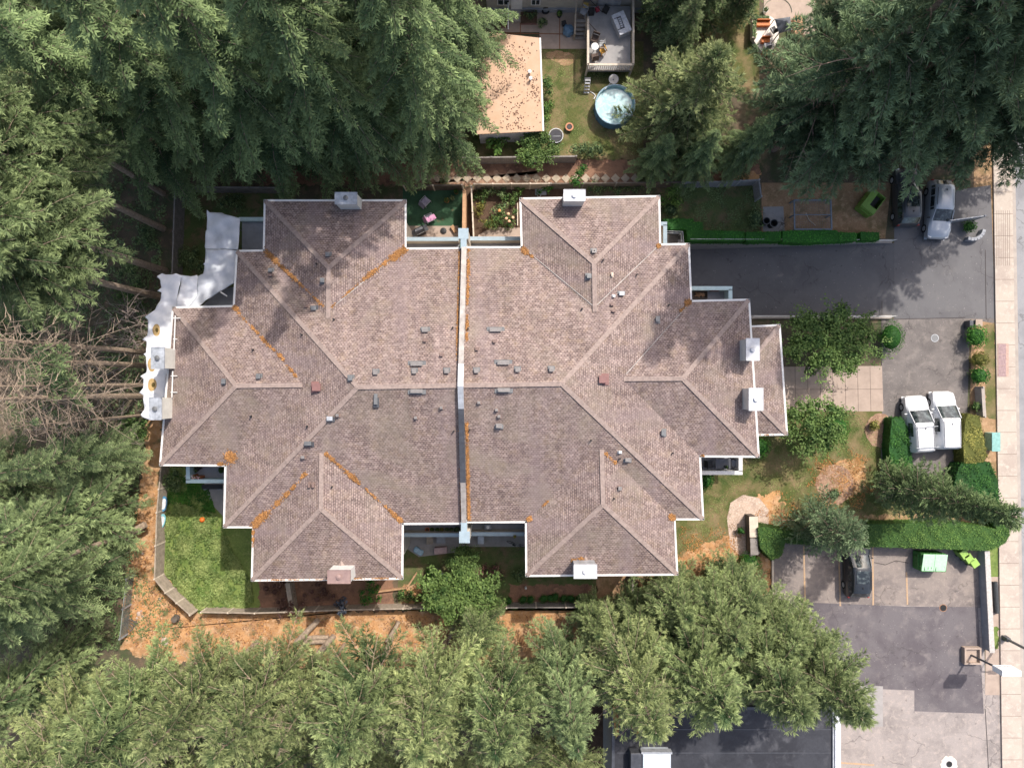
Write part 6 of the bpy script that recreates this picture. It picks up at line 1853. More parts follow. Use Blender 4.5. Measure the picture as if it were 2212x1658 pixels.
tag(MB().lathe((at(958, 499).x, at(958, 499).y, .03), [(.22, 0), (.26, .05), (.1, .1)], 10).build('hose_coil', blackm), 'black coiled hose on the paving strip of the turf yard', 'hose')
simple_box('paving_slab', 'slab', 1168, 414, 0, (.9, .55, .05), 0, greym, 'grey slab between two green clumps above the top-right wing')
pot(1164, 424, 0, .14, lightmetal, None, 'small pale round pot on the dirt beside the grey slab')
simple_box('raised_bed_edge', 'planter', 1118, 463, 0, (.08, 1.8, .3), 0, woodpale, 'pale raised bed edge right of the rose bush')

# ------------------------------------------------------------------ south terrace
kz = lambda x, y: (828 + .16275 * x, 1094.4 + .16275 * y)
p = at(*kz(475, 592), .15)
t = thing('paddling_pool', 'small kidney shaped light blue paddling pool on the terrace', 'paddling pool', (p.x, p.y, .03), -.5)
pts = [(.36 + .0, 0), (.34, .16), (.18, .24), (0, .17), (-.2, .26), (-.42, .24), (-.5, .05), (-.42, -.18), (-.2, -.24), (0, -.22), (.2, -.25), (.33, -.16)]
MB().prism([(x * 1.0, y * 1.05) for x, y in pts], 0, .16).build('wall', mat('pool_blue', (.25, .42, .55), .4), t, local=True, bevel=.03)
MB().prism([(x * .8, y * .8) for x, y in pts], .1, .166).build('water', mat('pale_water', (.42, .58, .68), .1), t, local=True)
stool(*kz(615, 445), .02, .5, .6, woodm, 'small tan table under the south balcony', .5)
stool(*kz(765, 440), .02, .7, .5, greym, 'grey table under the south balcony, right of the tan one', .5)
simple_box('storage_box', 'storage box', *kz(760, 580), .02, (1.0, .5, .5), .08, mat('pink_box', (.45, .32, .32), .7), 'pinkish storage box at the edge of the terrace', mat('pink_lid', (.50, .36, .36), .6))
def bicycle(px, py, rz, label):
    p = at(px, py, .5)
    t = thing('bicycle', label, 'bicycle', (p.x, p.y, .02), rz)
    for x in (-.5, .5):
        ring = [(x + .32 * math.cos(a), 0, .33 + .32 * math.sin(a)) for a in [2 * PI * k / 20 for k in range(21)]]
        MB().tube(ring, .02, 6).build('wheel', rubber, t, local=True)
    MB().tube([(-.5, 0, .33), (-.1, 0, .3), (.3, 0, .8), (-.2, 0, .78), (-.1, 0, .3)], .018, 6).build('frame', ventgrey, t, local=True)
    MB().tube([(-.5, 0, .33), (-.2, 0, .78), (-.22, 0, .9)], .016, 6).build('seat_post', ventgrey, t, local=True)
    MB().tube([(.5, 0, .33), (.3, 0, .8), (.28, 0, 1.0)], .016, 6).build('fork', ventgrey, t, local=True)
    MB().box((-.22, 0, .93), (.26, .13, .05)).build('saddle', blackm, t, local=True, bevel=.02)
    MB().tube([(.22, -.28, 1.0), (.3, 0, 1.02), (.22, .28, 1.0)], .014, 6).build('handlebar', blackm, t, local=True)
bicycle(*kz(1770, 500), -.3, 'bicycle parked under the right end of the south balcony')
simple_box('cooler', 'cooler', *kz(1295, 440), .02, (.5, .6, .7), 0, lightmetal, 'pale cooler box beside the blue-grey pillar foot')
pot(*kz(1745, 385), 5.31, .1, orangem, fol_gold, 'yellow flowers in a pot on the rail of the right south balcony')
g = MB(); p = at(*kz(1890, 1080), .3); g.lathe((p.x, p.y, 0), [(.1, 0), (.07, .25), (.1, .32), (.02, .42)], 10)
tag(g.build('garden_ornament', whitem), 'small white garden ornament on the shaded grass under the bottom-right wing', 'ornament')
t = thing('wooden_swing', 'dark furniture with two round legs under the teal balcony', 'furniture', at(463, 1052))
for x in (-.6, .5): MB().lathe((x, 0, 0), [(.16, 0), (.16, .35), (.12, .35), (.12, .1)], 14).build('round_leg', lightmetal, t, local=True)
MB().box((0, .1, .4), (1.6, .35, .08)).build('shelf', blackm, t, local=True)

# ------------------------------------------------------------------ west lawn and orange path
p = at(437, 1122, .22)
MBb = MB().lathe((p.x, p.y, 0), [(.02, 0), (.13, .04), (.2, .13), (.22, .22), (.2, .31), (.13, .40), (.02, .44)], 18).build('ball', orangem, smooth=True)
tag(MBb, 'orange ball lying on the shaded west lawn', 'ball')
for i, (x, y, rz, mm, lb) in enumerate(((349, 1089, 1.45, 'blue', 'blue and white sled leaning inside the west fence, the upper one'), (345, 1127, 1.35, 'pale', 'white sled with teal rim leaning inside the west fence, the lower one'))):
    p = at(x, y, .9)
    t = thing('sled', lb, 'sled', (p.x, p.y, .65), rz)
    t.rotation_euler = (.9, 0, rz)
    n = 24; o1 = [(.62 * math.cos(2 * PI * k / n), .30 * math.sin(2 * PI * k / n)) for k in range(n)]
    MB().prism(o1, 0, .05).build('shell', mat('sled_blue', (.10, .30, .50), .4) if i == 0 else mat('sled_teal', (.25, .60, .66), .4), t, local=True, bevel=.01)
    MB().prism([(a * .72, b * .68) for a, b in o1], .03, .06).build('seat', mat('sled_white', (.78, .80, .84), .4), t, local=True)
p = at(283, 1344)
t = thing('broken_pallet', 'broken dark wooden pallet on the orange ground', 'pallet', (p.x, p.y, 0), .9)
for k in range(4): MB().box((-.35 + k * .22, 0, .12 + .03 * k), (.1, .95, .04), .15 * (k - 1.5)).build('slat', wooddark, t, local=True)
for y in (-.35, .35): MB().box((0, y, .07), (.9, .08, .08), .2).build('runner', wooddark, t, local=True)
p = at(377, 1337, .5)
t = thing('barrel', 'dark round barrel on the orange ground by the south-west fence corner', 'barrel', (p.x, p.y, 0))
MB().lathe((0, 0, 0), [(.22, 0), (.27, .3), (.24, .6), (.2, .6)], 16).build('staves', wooddark, t, local=True)
MB().lathe((0, 0, 0), [(.275, .27), (.28, .33)], 16).build('hoop', ventgrey, t, local=True)
R = random.Random(12)
rock0 = None
rockm = mat('rock', (.48, .38, .32), .9, 0, .15, 6)
def rock(px, py, s, label, group='stones on the orange ground'):
    global rock0
    p = at(px, py)
    if rock0 is None:
        g = MB(); rr = random.Random(1)
        g.lathe((0, 0, 0), [(.6, 0), (.9, .2), (.75, .5), (.3, .7)], 9)
        g.v = [(x * rr.uniform(.85, 1.15), y * rr.uniform(.85, 1.15), z * rr.uniform(.9, 1.1)) for x, y, z in g.v]
        o = g.build('rock', rockm, None, local=True); rock0 = o
    else: o = copy_tree(rock0)
    o.location = (p.x, p.y, -.02); o.scale = (s, s * .8, s * .7); o.rotation_euler = (0, 0, px)
    tag(o, label, 'stone', group)
for i, (x, y, s, lb) in enumerate(((300, 1325, .24, 'largest stone in the pile on the orange ground'), (308, 1330, .16, 'stone at the right of the pile on the orange ground'), (296, 1334, .14, 'stone below the largest one on the orange ground'), (305, 1319, .13, 'stone above the largest one on the orange ground'), (308, 1195, .16, 'pale stone lying alone halfway up the orange path'), (281, 1215, .14, 'pale stone at the left edge of the orange path'), (345, 1292, .16, 'pale stone by the bend of the west fence'), (264, 1335, .12, 'white stone at the far left of the orange ground'), (357, 1384, .42, 'big pinkish boulder at the bottom end of the orange ground'))):
    rock(x, y, s, lb)
def log(a, b, r, label, m=barkpale, z=.2):
    A_ = at(*a, z); B_ = at(*b, z)
    c = (A_ + B_) / 2
    t = thing('log', label, 'log', (c.x, c.y, 0))
    mid = A_.lerp(B_, .5) + Vector((.03, .05, .04))
    MB().tube([A_, mid, B_], [r, r * .95, r * .85], 10).build('bark', m, t)
    d = (B_ - A_).normalized() * .01
    MB().tube([A_ - d, A_ + d], r * .86, 10).build('cut_end', woodpale, t)
log((178, 1166), (228, 1146), .27, 'leaning trunk laid as a log, sunlight put into its brown, among the spruces, the upper of the two', woodwarm, 2.0)  # these two are leaning trunks drawn as logs, sunlight put into the brown
log((180, 1184), (226, 1162), .30, 'leaning trunk laid as a log, sunlight put into its brown, among the spruces, the lower of the two', woodwarm, 1.8)
log((655, 1378), (710, 1376), .2, 'pale sawn timber lying behind the two pale trunks, upper')
log((665, 1386), (712, 1385), .2, 'pale sawn timber lying behind the two pale trunks, lower')
log((640, 1388), (688, 1338), .25, 'thick pale trunk lying at the foot of the fir row, the left of two', barkpale, .8)
log((680, 1420), (722, 1372), .25, 'thick pale trunk lying at the foot of the fir row, the right of two', barkpale, .8)
log((836, 1385), (862, 1342), .17, 'short pale log below the south fence near the feathery tree', barkpale, .7)
log((966, 1388), (980, 1352), .15, 'slim pale log standing out between two firs under the feathery tree', barkpale, .7)
log((172, 1118), (243, 1106), .24, 'grey log among the spruces above the two brown trunk lengths', barkpale, 2.0)
log((270, 1160), (314, 1132), .30, 'grey brown log end beside the orange path', barkpale, 1.2)
# dead branches
def brush(name, px, py, w, h, n, label, seed):
    R = random.Random(seed); g = MB(); c = at(px, py, 3)
    for k in range(n):
        a = R.uniform(0, 6.28); L = R.uniform(.8, 2.6)
        s = Vector((c.x + R.uniform(-w, w), c.y + R.uniform(-h, h), R.uniform(.5, 5)))
        d = Vector((math.cos(a), math.sin(a), R.uniform(-.15, .4)))
        m1 = s + d * L * .5 + Vector((R.uniform(-.2, .2), R.uniform(-.2, .2), 0)); e = s + d * L
        g.tube([s, m1, e], [.03, .02, .008], 4, False)
        for q in range(4):
            f = R.uniform(.2, .9); b0 = s.lerp(e, f); d2 = Vector((math.cos(a + R.choice((-1, 1)) * R.uniform(.4, 1.0)), math.sin(a + R.uniform(-1, 1)), R.uniform(-.2, .3)))
            g.tube([b0, b0 + d2 * R.uniform(.3, .8)], [.014, .005], 3, False)
    tag(g.build(name, twigm), label, 'dead branches', None, 'stuff')
brush('dead_branches', 150, 880, 5.0, 2.6, 70, 'tangle of bare grey dead branches on the west side', 1)
brush('dead_branches', 215, 800, 3.2, 2.2, 35, 'tangle of bare brown branches beside the fallen trunks', 2)
brush('dead_branches', 285, 705, 1.0, 1.2, 50, 'small brown brushwood left of the tarpaulin', 3)

# ------------------------------------------------------------------ neighbour yard in the north
# shed with needle covered flat roof
zr = 2.5
t = thing('garden_shed', 'shed with flat tan roof covered in needles, north of the grey fence', 'shed', at(1100, 180))
A_ = [at(x, y, zr) for x, y in ((1020, 66), (1165, 82), (1172, 283), (1030, 290))]
tanroof = mat('tan_roof', (.44, .29, .19), .95, 0, .12, 1.5, (.50, .35, .25))
g = MB(); g.prism([(p.x, p.y) for p in A_], zr - .12, zr); g.build('roof', tanroof, t)
cx = sum(p.x for p in A_) / 4; cy = sum(p.y for p in A_) / 4
g = MB(); g.prism([(cx + (p.x - cx) * .93, cy + (p.y - cy) * .96) for p in A_], 0, zr - .12); g.build('wall', mat('shed_wall', (.62, .60, .60), .8), t)
g = MB(); g.seg(A_[1] + Vector((.06, 0, .03)), A_[2] + Vector((.06, 0, .03)), .12, .12); g.build('gutter', whitem, t)
for (x, y, hh) in ((1144, 156, .3), (1146, 171, .35)):
    p = at(x, y, zr + .2); MB().lathe((p.x, p.y, zr), [(.07, 0), (.07, hh), (.14, hh), (.14, hh + .05), (.03, hh + .1)], 12).build('roof_vent', whitem, t)
R_ = np.random.RandomState(3)
def cones(poly, n, m, label, size, zz, seed):
    Rr = np.random.RandomState(seed)
    P_ = [(at(x, y, zz).x, at(x, y, zz).y) for x, y in poly]; A = np.array(P_); lo, hi = A.min(0), A.max(0)
    X = Rr.uniform(lo[0], hi[0], n * 4); Y = Rr.uniform(lo[1], hi[1], n * 4)
    f = np.sin(X * 2.1 + 1) * np.sin(Y * 1.5 + 2.2); k = (Rr.rand(len(X)) < np.clip(.45 + .6 * f, .08, 1)) & inpoly(X, Y, P_)
    X, Y = X[k][:n], Y[k][:n]; nn = len(X)
    C = np.stack([X, Y, np.full(nn, zz + .02)], 1); N = unit(np.array([0, 0, 1.]) + Rr.normal(0, .2, (nn, 3))); D = unit(np.cross(N, Rr.normal(0, 1, (nn, 3))))
    w = C.mean(0); L = Rr.uniform(.6, 1.3, nn) * size
    o = bpy.data.objects.new('fallen_cones', leaf_mesh('fallen_cones', C - w, D, N, L, L * .7, Rr.rand(nn), m)); o.location = w; COL.objects.link(o)
    tag(o, label, 'fallen cones', None, 'stuff')
cones([(1050, 80), (1160, 90), (1168, 280), (1045, 282)], 480, leafmat('cone_brown', (.05, .025, .015), (.16, .08, .05), 0), 'dark fallen cones scattered over the tan shed roof', .12, zr, 4)
# house
t = thing('neighbour_house', 'grey-beige house at the top edge with white windows and a white door', 'house', (4.0, 31.0, 0))
hz_ = 29.8
MB().box((4.5, hz_ + 3.5, 2.4), (13, 7, 4.8)).build('wall', mat('siding', (.42, .39, .34), .8, 0, .1, 2), t)
MB().box((4.5, hz_ + 3.5, 4.95), (14, 8, .3)).build('roof', darkmetal, t)
MB().box((4.5, hz_ - .06, .25), (12.9, .14, .5)).build('foundation', greym, t)
for (px0, px1) in ((1075, 1101), (1148, 1166)):
    a = at(px0, 0, 1.2); b = at(px1, 0, 1.2)
    w = MB().box(((a.x + b.x) / 2, hz_ - .05, 1.45), (b.x - a.x + .1, .1, .85)).build('window', whitem, t)
    for s_ in (-.25, .25): MB().box(((a.x + b.x) / 2 + s_ * (b.x - a.x), hz_ - .085, 1.45), ((b.x - a.x) * .40, .06, .62)).build('pane', glassm, w)
a = at(1104, 20, .3); b = at(1128, 20, .3)
MB().box(((a.x + b.x) / 2, hz_ - .06, 1.05), (b.x - a.x, .12, 2.1)).build('door', whitem, t)
MB().box((7.6, hz_ - .06, 2.05), (1.8, .12, 2.1)).build('patio_door', lightmetal, t)
MB().box(((a.x + b.x) / 2, hz_ - .5, .12), (b.x - a.x + .1, .9, .24)).build('step', concm, t)
tag(MB().tube([(at(1098, 40).x, hz_ - .2, 1.6), (at(1098, 60).x, at(1098, 72).y - .3, 1.2)], .05, 6).build('handrail', whitem), 'white handrail left of the white house door', 'handrail')
# deck
X0, X1, Y0, Y1, ZF = 5.87, 9.36, 24.62, hz_ - .1, 1.0
t = thing('raised_deck', 'raised grey deck with pale wooden railing behind the neighbour house', 'deck', ((X0 + X1) / 2, (Y0 + Y1) / 2, 0))
MB().box(((X0 + X1) / 2, (Y0 + Y1) / 2, ZF - .04), (X1 - X0 - .1, Y1 - Y0 - .1, .08)).build('floor', mat('deck_floor', (.36, .345, .34), .8, 0, .2, 1.2, (.24, .235, .235), .3, .1), t)
MB().box(((X0 + X1) / 2, Y0 + .03, ZF - .14), (X1 - X0, .08, .26)).build('fascia', woodgrey, t)
for (a, b) in (((X0, Y0), (X1, Y0)), ((X1, Y0), (X1, Y1)), ((X0, Y0), (X0, Y0 + 3.6))):
    MB().seg((a[0], a[1], ZF + 1.0), (b[0], b[1], ZF + 1.0), .16, .06).build('rail_cap', woodpale, t)
    g = MB(); L = math.hypot(b[0] - a[0], b[1] - a[1]); n = int(L / .16)
    for k in range(n + 1):
        X = a[0] + (b[0] - a[0]) * k / n; Y = a[1] + (b[1] - a[1]) * k / n
        g.box((X, Y, ZF + .46), (.045, .045, .94))
    g.build('balusters', woodpale, t)["kind"] = "stuff"
for (x, y) in ((X0, Y0), (X1, Y0), (X0, Y0 + 3.6)):
    MB().box((x, y, .5 + ZF / 2), (.13, .13, ZF + 1.0)).build('post', woodpale, t)
t = thing('deck_stair', 'wooden stair with five treads descending beside the deck', 'stairs', (5.4, 28.2, 0))
for k in range(5): MB().box((5.4, 28.55 - k * .24, .88 - k * .19), (.85, .24, .05)).build('tread', woodgrey, t)
for x in (4.93, 5.80): MB().seg((x, 28.9, 1.15), (x, 27.5, .25), .06, .22).build('stringer', woodm, t)
MB().seg((4.95, 29.5, 2.0), (4.95, 27.5, 1.0), .10, .05).build('rail', woodm, t)
MB().box((4.95, 27.5, .5), (.1, .1, 1.0)).build('post', woodm, t)
def DK(x, y): return tz(1480, 0, 4.876, x, y)
p = at(*DK(1880, 330), ZF + .8)
t = thing('spa_tub', 'pale covered tub on the deck with a black ladder lying on it', 'tub', (p.x, p.y, ZF), .42)
MB().box((0, 0, .35), (.98, 1.62, .7)).build('shell', mat('tub_shell', (.45, .47, .52), .6), t, local=True, bevel=.06)
MB().box((0, 0, .74), (1.04, 1.7, .1)).build('cover', mat('tub_cover', (.62, .64, .70), .6), t, local=True, bevel=.05)
t = thing('small_ladder', 'black ladder lying on the covered tub', 'ladder', (p.x - .08, p.y - .02, ZF + .80), .35)
for sx in (-.13, .13): MB().tube([(sx, -.48, .02), (sx, .48, .02)], .02, 6).build('rail', blackm, t, local=True)
for k in range(6): MB().tube([(-.13, -.4 + k * .16, .03), (.13, -.4 + k * .16, .03)], .014, 6).build('rung', blackm, t, local=True)
for y in (-.45, .45): MB().tube([(-.42, y, .02), (.13, y, .03)], .02, 6).build('arm', blackm, t, local=True)
brown = mat('brown_wicker', (.11, .075, .06), .8)
chair(*DK(1490, 560), ZF, 2.8, brown, 'dark brown reclining chair on the deck above the white table', brown, .55)
chair(*DK(1485, 830), ZF, .2, brown, 'dark brown chair on the deck below the white table', brown, .5)
chair(*DK(1600, 745), ZF, 2.1, mat('orange_wood', (.62, .27, .05), .6), 'orange wooden chair on the deck', mat('orange_seat', (.80, .42, .06), .6), .40)
chair(*DK(1590, 650), ZF, 1.6, lightmetal, 'pale metal chair right of the white table on the deck', ventgrey, .42)
p = at(*DK(1487, 680), ZF + .7)
t = thing('round_table', 'small round white table on the deck', 'table', (p.x, p.y, ZF))
MB().lathe((0, 0, 0), [(.28, .68), (.29, .70), (.28, .72)], 24).build('table_top', whitem, t, local=True); MB().tube([(0, 0, 0), (0, 0, .68)], .03, 8).build('leg', lightmetal, t, local=True)
chair(*DK(1355, 80), ZF, 3.0, woodwarm, 'chair with yellow cushion by the deck stair', greym, .5, mat('yellow_cushion', (.70, .48, .12), .8))
chair(*DK(1325, 170), ZF, 2.6, greym, 'grey chair at the top of the deck stair', greym, .5)
simple_box('storage_box', 'storage box', *DK(1440, 150), ZF, (.45, .4, .5), .1, blackm, 'black box near the house wall on the deck')
simple_box('toy_box', 'toy', *DK(1525, 130), ZF, (.3, .3, .3), .4, mat('red_toy', (.45, .05, .08), .6), 'small dark red box on the deck')
simple_box('folded_chair', 'chair', *DK(1650, 130), ZF, (.45, .5, .3), -.5, blackm, 'black folded chair on the deck near the patio door')
g = MB(); a = at(*DK(1420, 10), ZF + 1.4); b = at(*DK(1600, 185), ZF + .3); g.tube([a, b], .03, 6)
tag(g.build('umbrella_pole', blackm), 'black umbrella pole leaning across the deck by the house', 'pole')
g = MB(); a = at(*DK(1380, 320), ZF + 1.0); b = at(*DK(1510, 460), ZF + .5); g.tube([a, b], .03, 6)
tag(g.build('umbrella_pole', brown), 'brown pole leaning on the deck rail beside the reclining chair', 'pole')
# patio bits
p = at(*DK(1100, 430), .4)
R = np.random.RandomState(5)
g = MB(); g.lathe((p.x, p.y, 0), [(.42, 0), (.46, .25), (.36, .5), (.15, .62), (.03, .66)], 14)
g.v = [(x + R.uniform(-.06, .06), y + R.uniform(-.06, .06), z + R.uniform(-.04, .04)) for x, y, z in g.v]
tag(g.build('blue_bundle', mat('blue_tarp', (.12, .22, .34), .5), smooth=False), 'blue plastic bundle on the patio beside the deck stair', 'bundle')
simple_box('rubbish_bag', 'bag', *DK(1035, 335), 0, (.35, .35, .35), .3, blackm, 'black bag above the blue bundle on the patio', bevel=.08)
pot(*DK(965, 240), 0, .22, blackm, fol_laurel, 'bright green potted plant on the patio', ph=.2)
simple_box('planter_box', 'planter', *DK(520, 260), 0, (1.3, .9, .3), 0, ventred, 'dark red planter against the neighbour house wall', soilm)
simple_box('planter_box', 'planter', *DK(130, 300), 0, (1.0, .9, .35), 0, ventred, 'red-brown planter in the corner left of the house door', soilm)
shrub('garden_plant', *DK(530, 230), .5, .55, .4, .3, fol_hem, 'plants in the dark red planter by the house wall', 'plant', seed=90, lobes=4)
shrub('garden_plant', *DK(130, 230), .55, .45, .45, .3, fol_box, 'green plants in the corner planter left of the house door', 'plant', seed=91, lobes=3)
shrub('garden_plant', *DK(710, 340), .35, .6, .35, .3, fol_hem, 'dark withered plant at the edge of the patio bed', 'plant', seed=92, lobes=4)
p = at(*DK(770, 125), .6)
t = thing('old_tyre', 'black tyre leaning against the house wall', 'tyre', (p.x, p.y, .28)); t.rotation_euler = (1.1, 0, .1)
MB().tube([(.26 * math.cos(2 * PI * k / 20), .26 * math.sin(2 * PI * k / 20), 0) for k in range(21)], .07, 8).build('tread', rubber, t, local=True)
MB().tube([(.2 * math.cos(2 * PI * k / 20), .2 * math.sin(2 * PI * k / 20), 0) for k in range(21)], .03, 6).build('bead', blackm, t, local=True)
# pool
pc = at(1329, 226, 1.1)
t = thing('round_pool', 'round blue above-ground pool beside the yellow-green fir', 'pool', (pc.x, pc.y, 0))
r = 1.55
poolb = mat('pool_wall_blue', (.10, .22, .36), .4, 0, .1, 2); 
MB().lathe((0, 0, 0), [(r, 0), (r, 1.1), (r - .04, 1.1), (r - .04, .1)], 28).build('wall', poolb, t, local=True)
MB().lathe((0, 0, 0), [(r - .05, .05), (r - .05, 1.08), (r - .07, 1.08), (r - .07, .06)], 28).build('liner', mat('pool_liner', (.30, .50, .55), .5), t, local=True)
wm, wnt, wb = base('pool_water', .08, 0, .5); wb.inputs['Base Color'].default_value = (.38, .62, .64, 1)
_f = ramp(wnt, noise(wnt, 2.2, 4, .6, wpos(wnt), 1.0), [(.4, 0.0), (.6, 1.0)]); wnt.links.new(mix(wnt, _f, (.30, .47, .50), (.44, .58, .59)), wb.inputs['Base Color'])
MB().lathe((0, 0, 0), [(r - .08, .70), (r - .08, .78)], 28).build('water', wm, t, local=True)
MB().tube([(r * math.cos(2 * PI * k / 28), r * math.sin(2 * PI * k / 28), 1.11) for k in range(29)], .04, 8).build('rim', mat('rim_blue', (.36, .50, .60), .5), t, local=True)
for k in range(12):
    a = 2 * PI * k / 12; MB().tube([(1.6 * math.cos(a), 1.6 * math.sin(a), 0), (1.58 * math.cos(a), 1.58 * math.sin(a), 1.08)], .025, 6).build('leg', poolb, t, local=True)
p = at(1326, 170, 1.0)
t = thing('pool_net', 'round pale net on a pole leaning at the upper edge of the blue pool', 'net', (p.x, p.y, .9))
MB().tube([(.36 * math.cos(2 * PI * k / 24), .36 * math.sin(2 * PI * k / 24), 0) for k in range(25)], .03, 6).build('hoop', lightmetal, t, local=True)
MB().lathe((0, 0, 0), [(.35, -.02), (.35, 0)], 24).build('mesh', mat('net_mesh', (.55, .53, .50), .8), t, local=True)
MB().tube([(-.2, -.25, 0), (-.75, -.95, .3)], .03, 6).build('pole', lightmetal, t, local=True)
MB().lathe((0, 0, 0), [(.07, 0), (.06, .08)], 8).build('hub', greym, t, local=True)
p = at(1268, 183, .5)
t = thing('pool_ladder', 'silver step ladder standing on the lawn left of the pool', 'ladder', (p.x, p.y, 0))
for sx in (-.2, .2): MB().tube([(sx, -.55, 0), (sx, .05, 1.0), (sx, .35, 1.0), (sx, .5, 0)], .022, 6).build('rail', lightmetal, t, local=True)
for k in range(4): MB().box((0, -.48 + k * .15, .15 + k * .24), (.4, .10, .03)).build('step', lightmetal, t, local=True)
MB().box((0, .2, 1.0), (.42, .28, .04)).build('platform', ventgrey, t, local=True)
p = at(1283, 205)
tag(MB().tube([(p.x - .3, p.y + .25, .03), (p.x, p.y + .05, .05), (p.x + .12, p.y - .1, .04), (p.x - .02, p.y - .35, .03)], .045, 6).build('pool_hose', whitem), 'short white hose on the lawn between ladder and pool', 'hose')
p = at(1201, 293, .3)
t = thing('mini_trampoline', 'small round black trampoline on the neighbour lawn', 'trampoline', (p.x, p.y, 0))
MB().tube([(.56 * math.cos(2 * PI * k / 28), .56 * math.sin(2 * PI * k / 28), .3) for k in range(29)], .035, 6).build('ring', lightmetal, t, local=True)
MB().lathe((0, 0, 0), [(.50, .28), (.50, .295)], 28).build('mat', mat('tramp_mat', (.05, .05, .06), .8), t, local=True)
for k in range(6): a = 2 * PI * k / 6; MB().tube([(.55 * math.cos(a), .55 * math.sin(a), 0), (.55 * math.cos(a), .55 * math.sin(a), .3)], .02, 6).build('leg', lightmetal, t, local=True)
MB().tube([(-.5, -.2, .3), (-.3, -.3, 1.0), (.3, -.3, 1.0), (.5, -.2, .3)], .015, 6).build('handle_bar', lightmetal, t, local=True)
p = at(1230, 274, .3)
t = thing('fire_pit', 'round terracotta fire pit on the neighbour lawn right of the trampoline', 'fire pit', (p.x, p.y, 0))
MB().lathe((0, 0, 0), [(.22, 0), (.32, .28), (.33, .32), (.22, .32), (.2, .1)], 20).build('bowl', mat('bowl_clay', (.52, .24, .14), .8), t, local=True)
MB().lathe((0, 0, 0), [(.2, .24), (.19, .29)], 16).build('ash', blackm, t, local=True)
# deck and shade in the further yard
NB = lambda x, y: tz(2150, 0, 6.32, x, y)
t = thing('white_platform', 'small platform with white floor and orange benches in the northern yard', 'platform', at(*NB(900, 560)))
A_ = [at(*NB(x, y), .4) for x, y in ((670, 305), (1010, 305), (1180, 420), (1180, 720), (1050, 980), (850, 980), (670, 720))]
MB().prism([(p.x, p.y) for p in A_], 0, .4).build('floor', mat('white_floor', (.72, .66, .60), .7, 0, .15, 3), t)
for (x0, y0, x1, y1, hh) in ((760, 385, 1015, 485, .75), (850, 710, 1010, 810, .7), (860, 985, 1080, 1040, .7)):
    a = at(*NB(x0, y1), hh); b = at(*NB(x1, y0), hh); c = (a + b) / 2
    bn = MB().box((c.x, c.y, .6), (b.x - a.x, b.y - a.y, .3)).build('bench', mat('orange_bench', (.62, .17, .03), .6, 0, .2, 8), t)
    MB().box((c.x, c.y + (b.y - a.y) * .42, .8), (b.x - a.x, .06, .35)).build('bench_back', mat('orange_bench', (0, 0, 0)), bn)
for (x0, y0, x1, y1, lb) in ((680, 310, 1005, 380, 'long leafy trough at the top of the white platform'), (672, 395, 750, 720, 'long leafy trough on the left of the white platform')):
    a = at(*NB(x0, y1), .8); b = at(*NB(x1, y0), .8); c = (a + b) / 2
    tt = thing('planter_trough', lb, 'planter', (c.x, c.y, .4))
    MB().box((0, 0, .2), (b.x - a.x, b.y - a.y, .4)).build('trough', woodpale, tt, local=True)
    R = np.random.RandomState(int(x0)); n = 220
    C = np.stack([R.uniform(-.46, .46, n) * (b.x - a.x), R.uniform(-.46, .46, n) * (b.y - a.y), R.uniform(.42, .55, n)], 1); N = unit(np.array([0, 0, 1.]) + R.normal(0, .4, (n, 3))); D = unit(np.cross(N, R.normal(0, 1, (n, 3))))
    o = bpy.data.objects.new('plants', leaf_mesh('plants', C, D, N, R.uniform(.08, .16, n), R.uniform(.05, .09, n), R.rand(n) * .6, fol_hem)); o.parent = tt; COL.objects.link(o)
t = thing('shade_sail', 'dark grey shade canopy beside the white platform', 'canopy', at(*NB(1250, 430)))
A_ = [at(*NB(x, y), z) for x, y, z in ((1100, 365, 1.9), (1395, 322, 1.9), (1420, 560, 1.9), (1180, 640, 1.9))]; ap = sum(A_, Vector()) / 4 + Vector((0, 0, .5))
g = MB()
for k in range(4): g.face([A_[k], A_[(k + 1) % 4], ap][::-1])
o = g.build('canopy', mat('grey_canvas', (.13, .14, .16), .8), t); o.modifiers.new('s', 'SOLIDIFY').thickness = .02
for c in A_: MB().tube([(c.x, c.y, 0), tuple(c)], .03, 6).build('post', ventgrey, t)
simple_box('orange_crate', 'crate', *NB(1560, 480), 0, (.7, 1.5, .8), .05, woodwarm, 'orange-brown wooden box right of the grey canopy', woodwarm)
chair(*NB(1080, 560), .4, .5, whitem, 'white chair with dark seat on the white platform', blackm, .45)
chair(*NB(960, 870), .4, .2, whitem, 'white chair at the lower end of the white platform', greym, .45)
pot(*NB(905, 235), 0, .2, whitem, fol_hem, 'white pot standing behind the trough at the top of the platform')
c = at(*NB(1150, 240)); ring = [(c.x + 1.15 * math.cos(2 * PI * k / 40), c.y + 1.15 * math.sin(2 * PI * k / 40), .05) for k in range(30)]
tag(MB().tube(ring, .02, 5).build('garden_hose', mat('hose_green', (.16, .2, .14), .6)), 'garden hose lying in a big loop on the pale patio', 'hose')

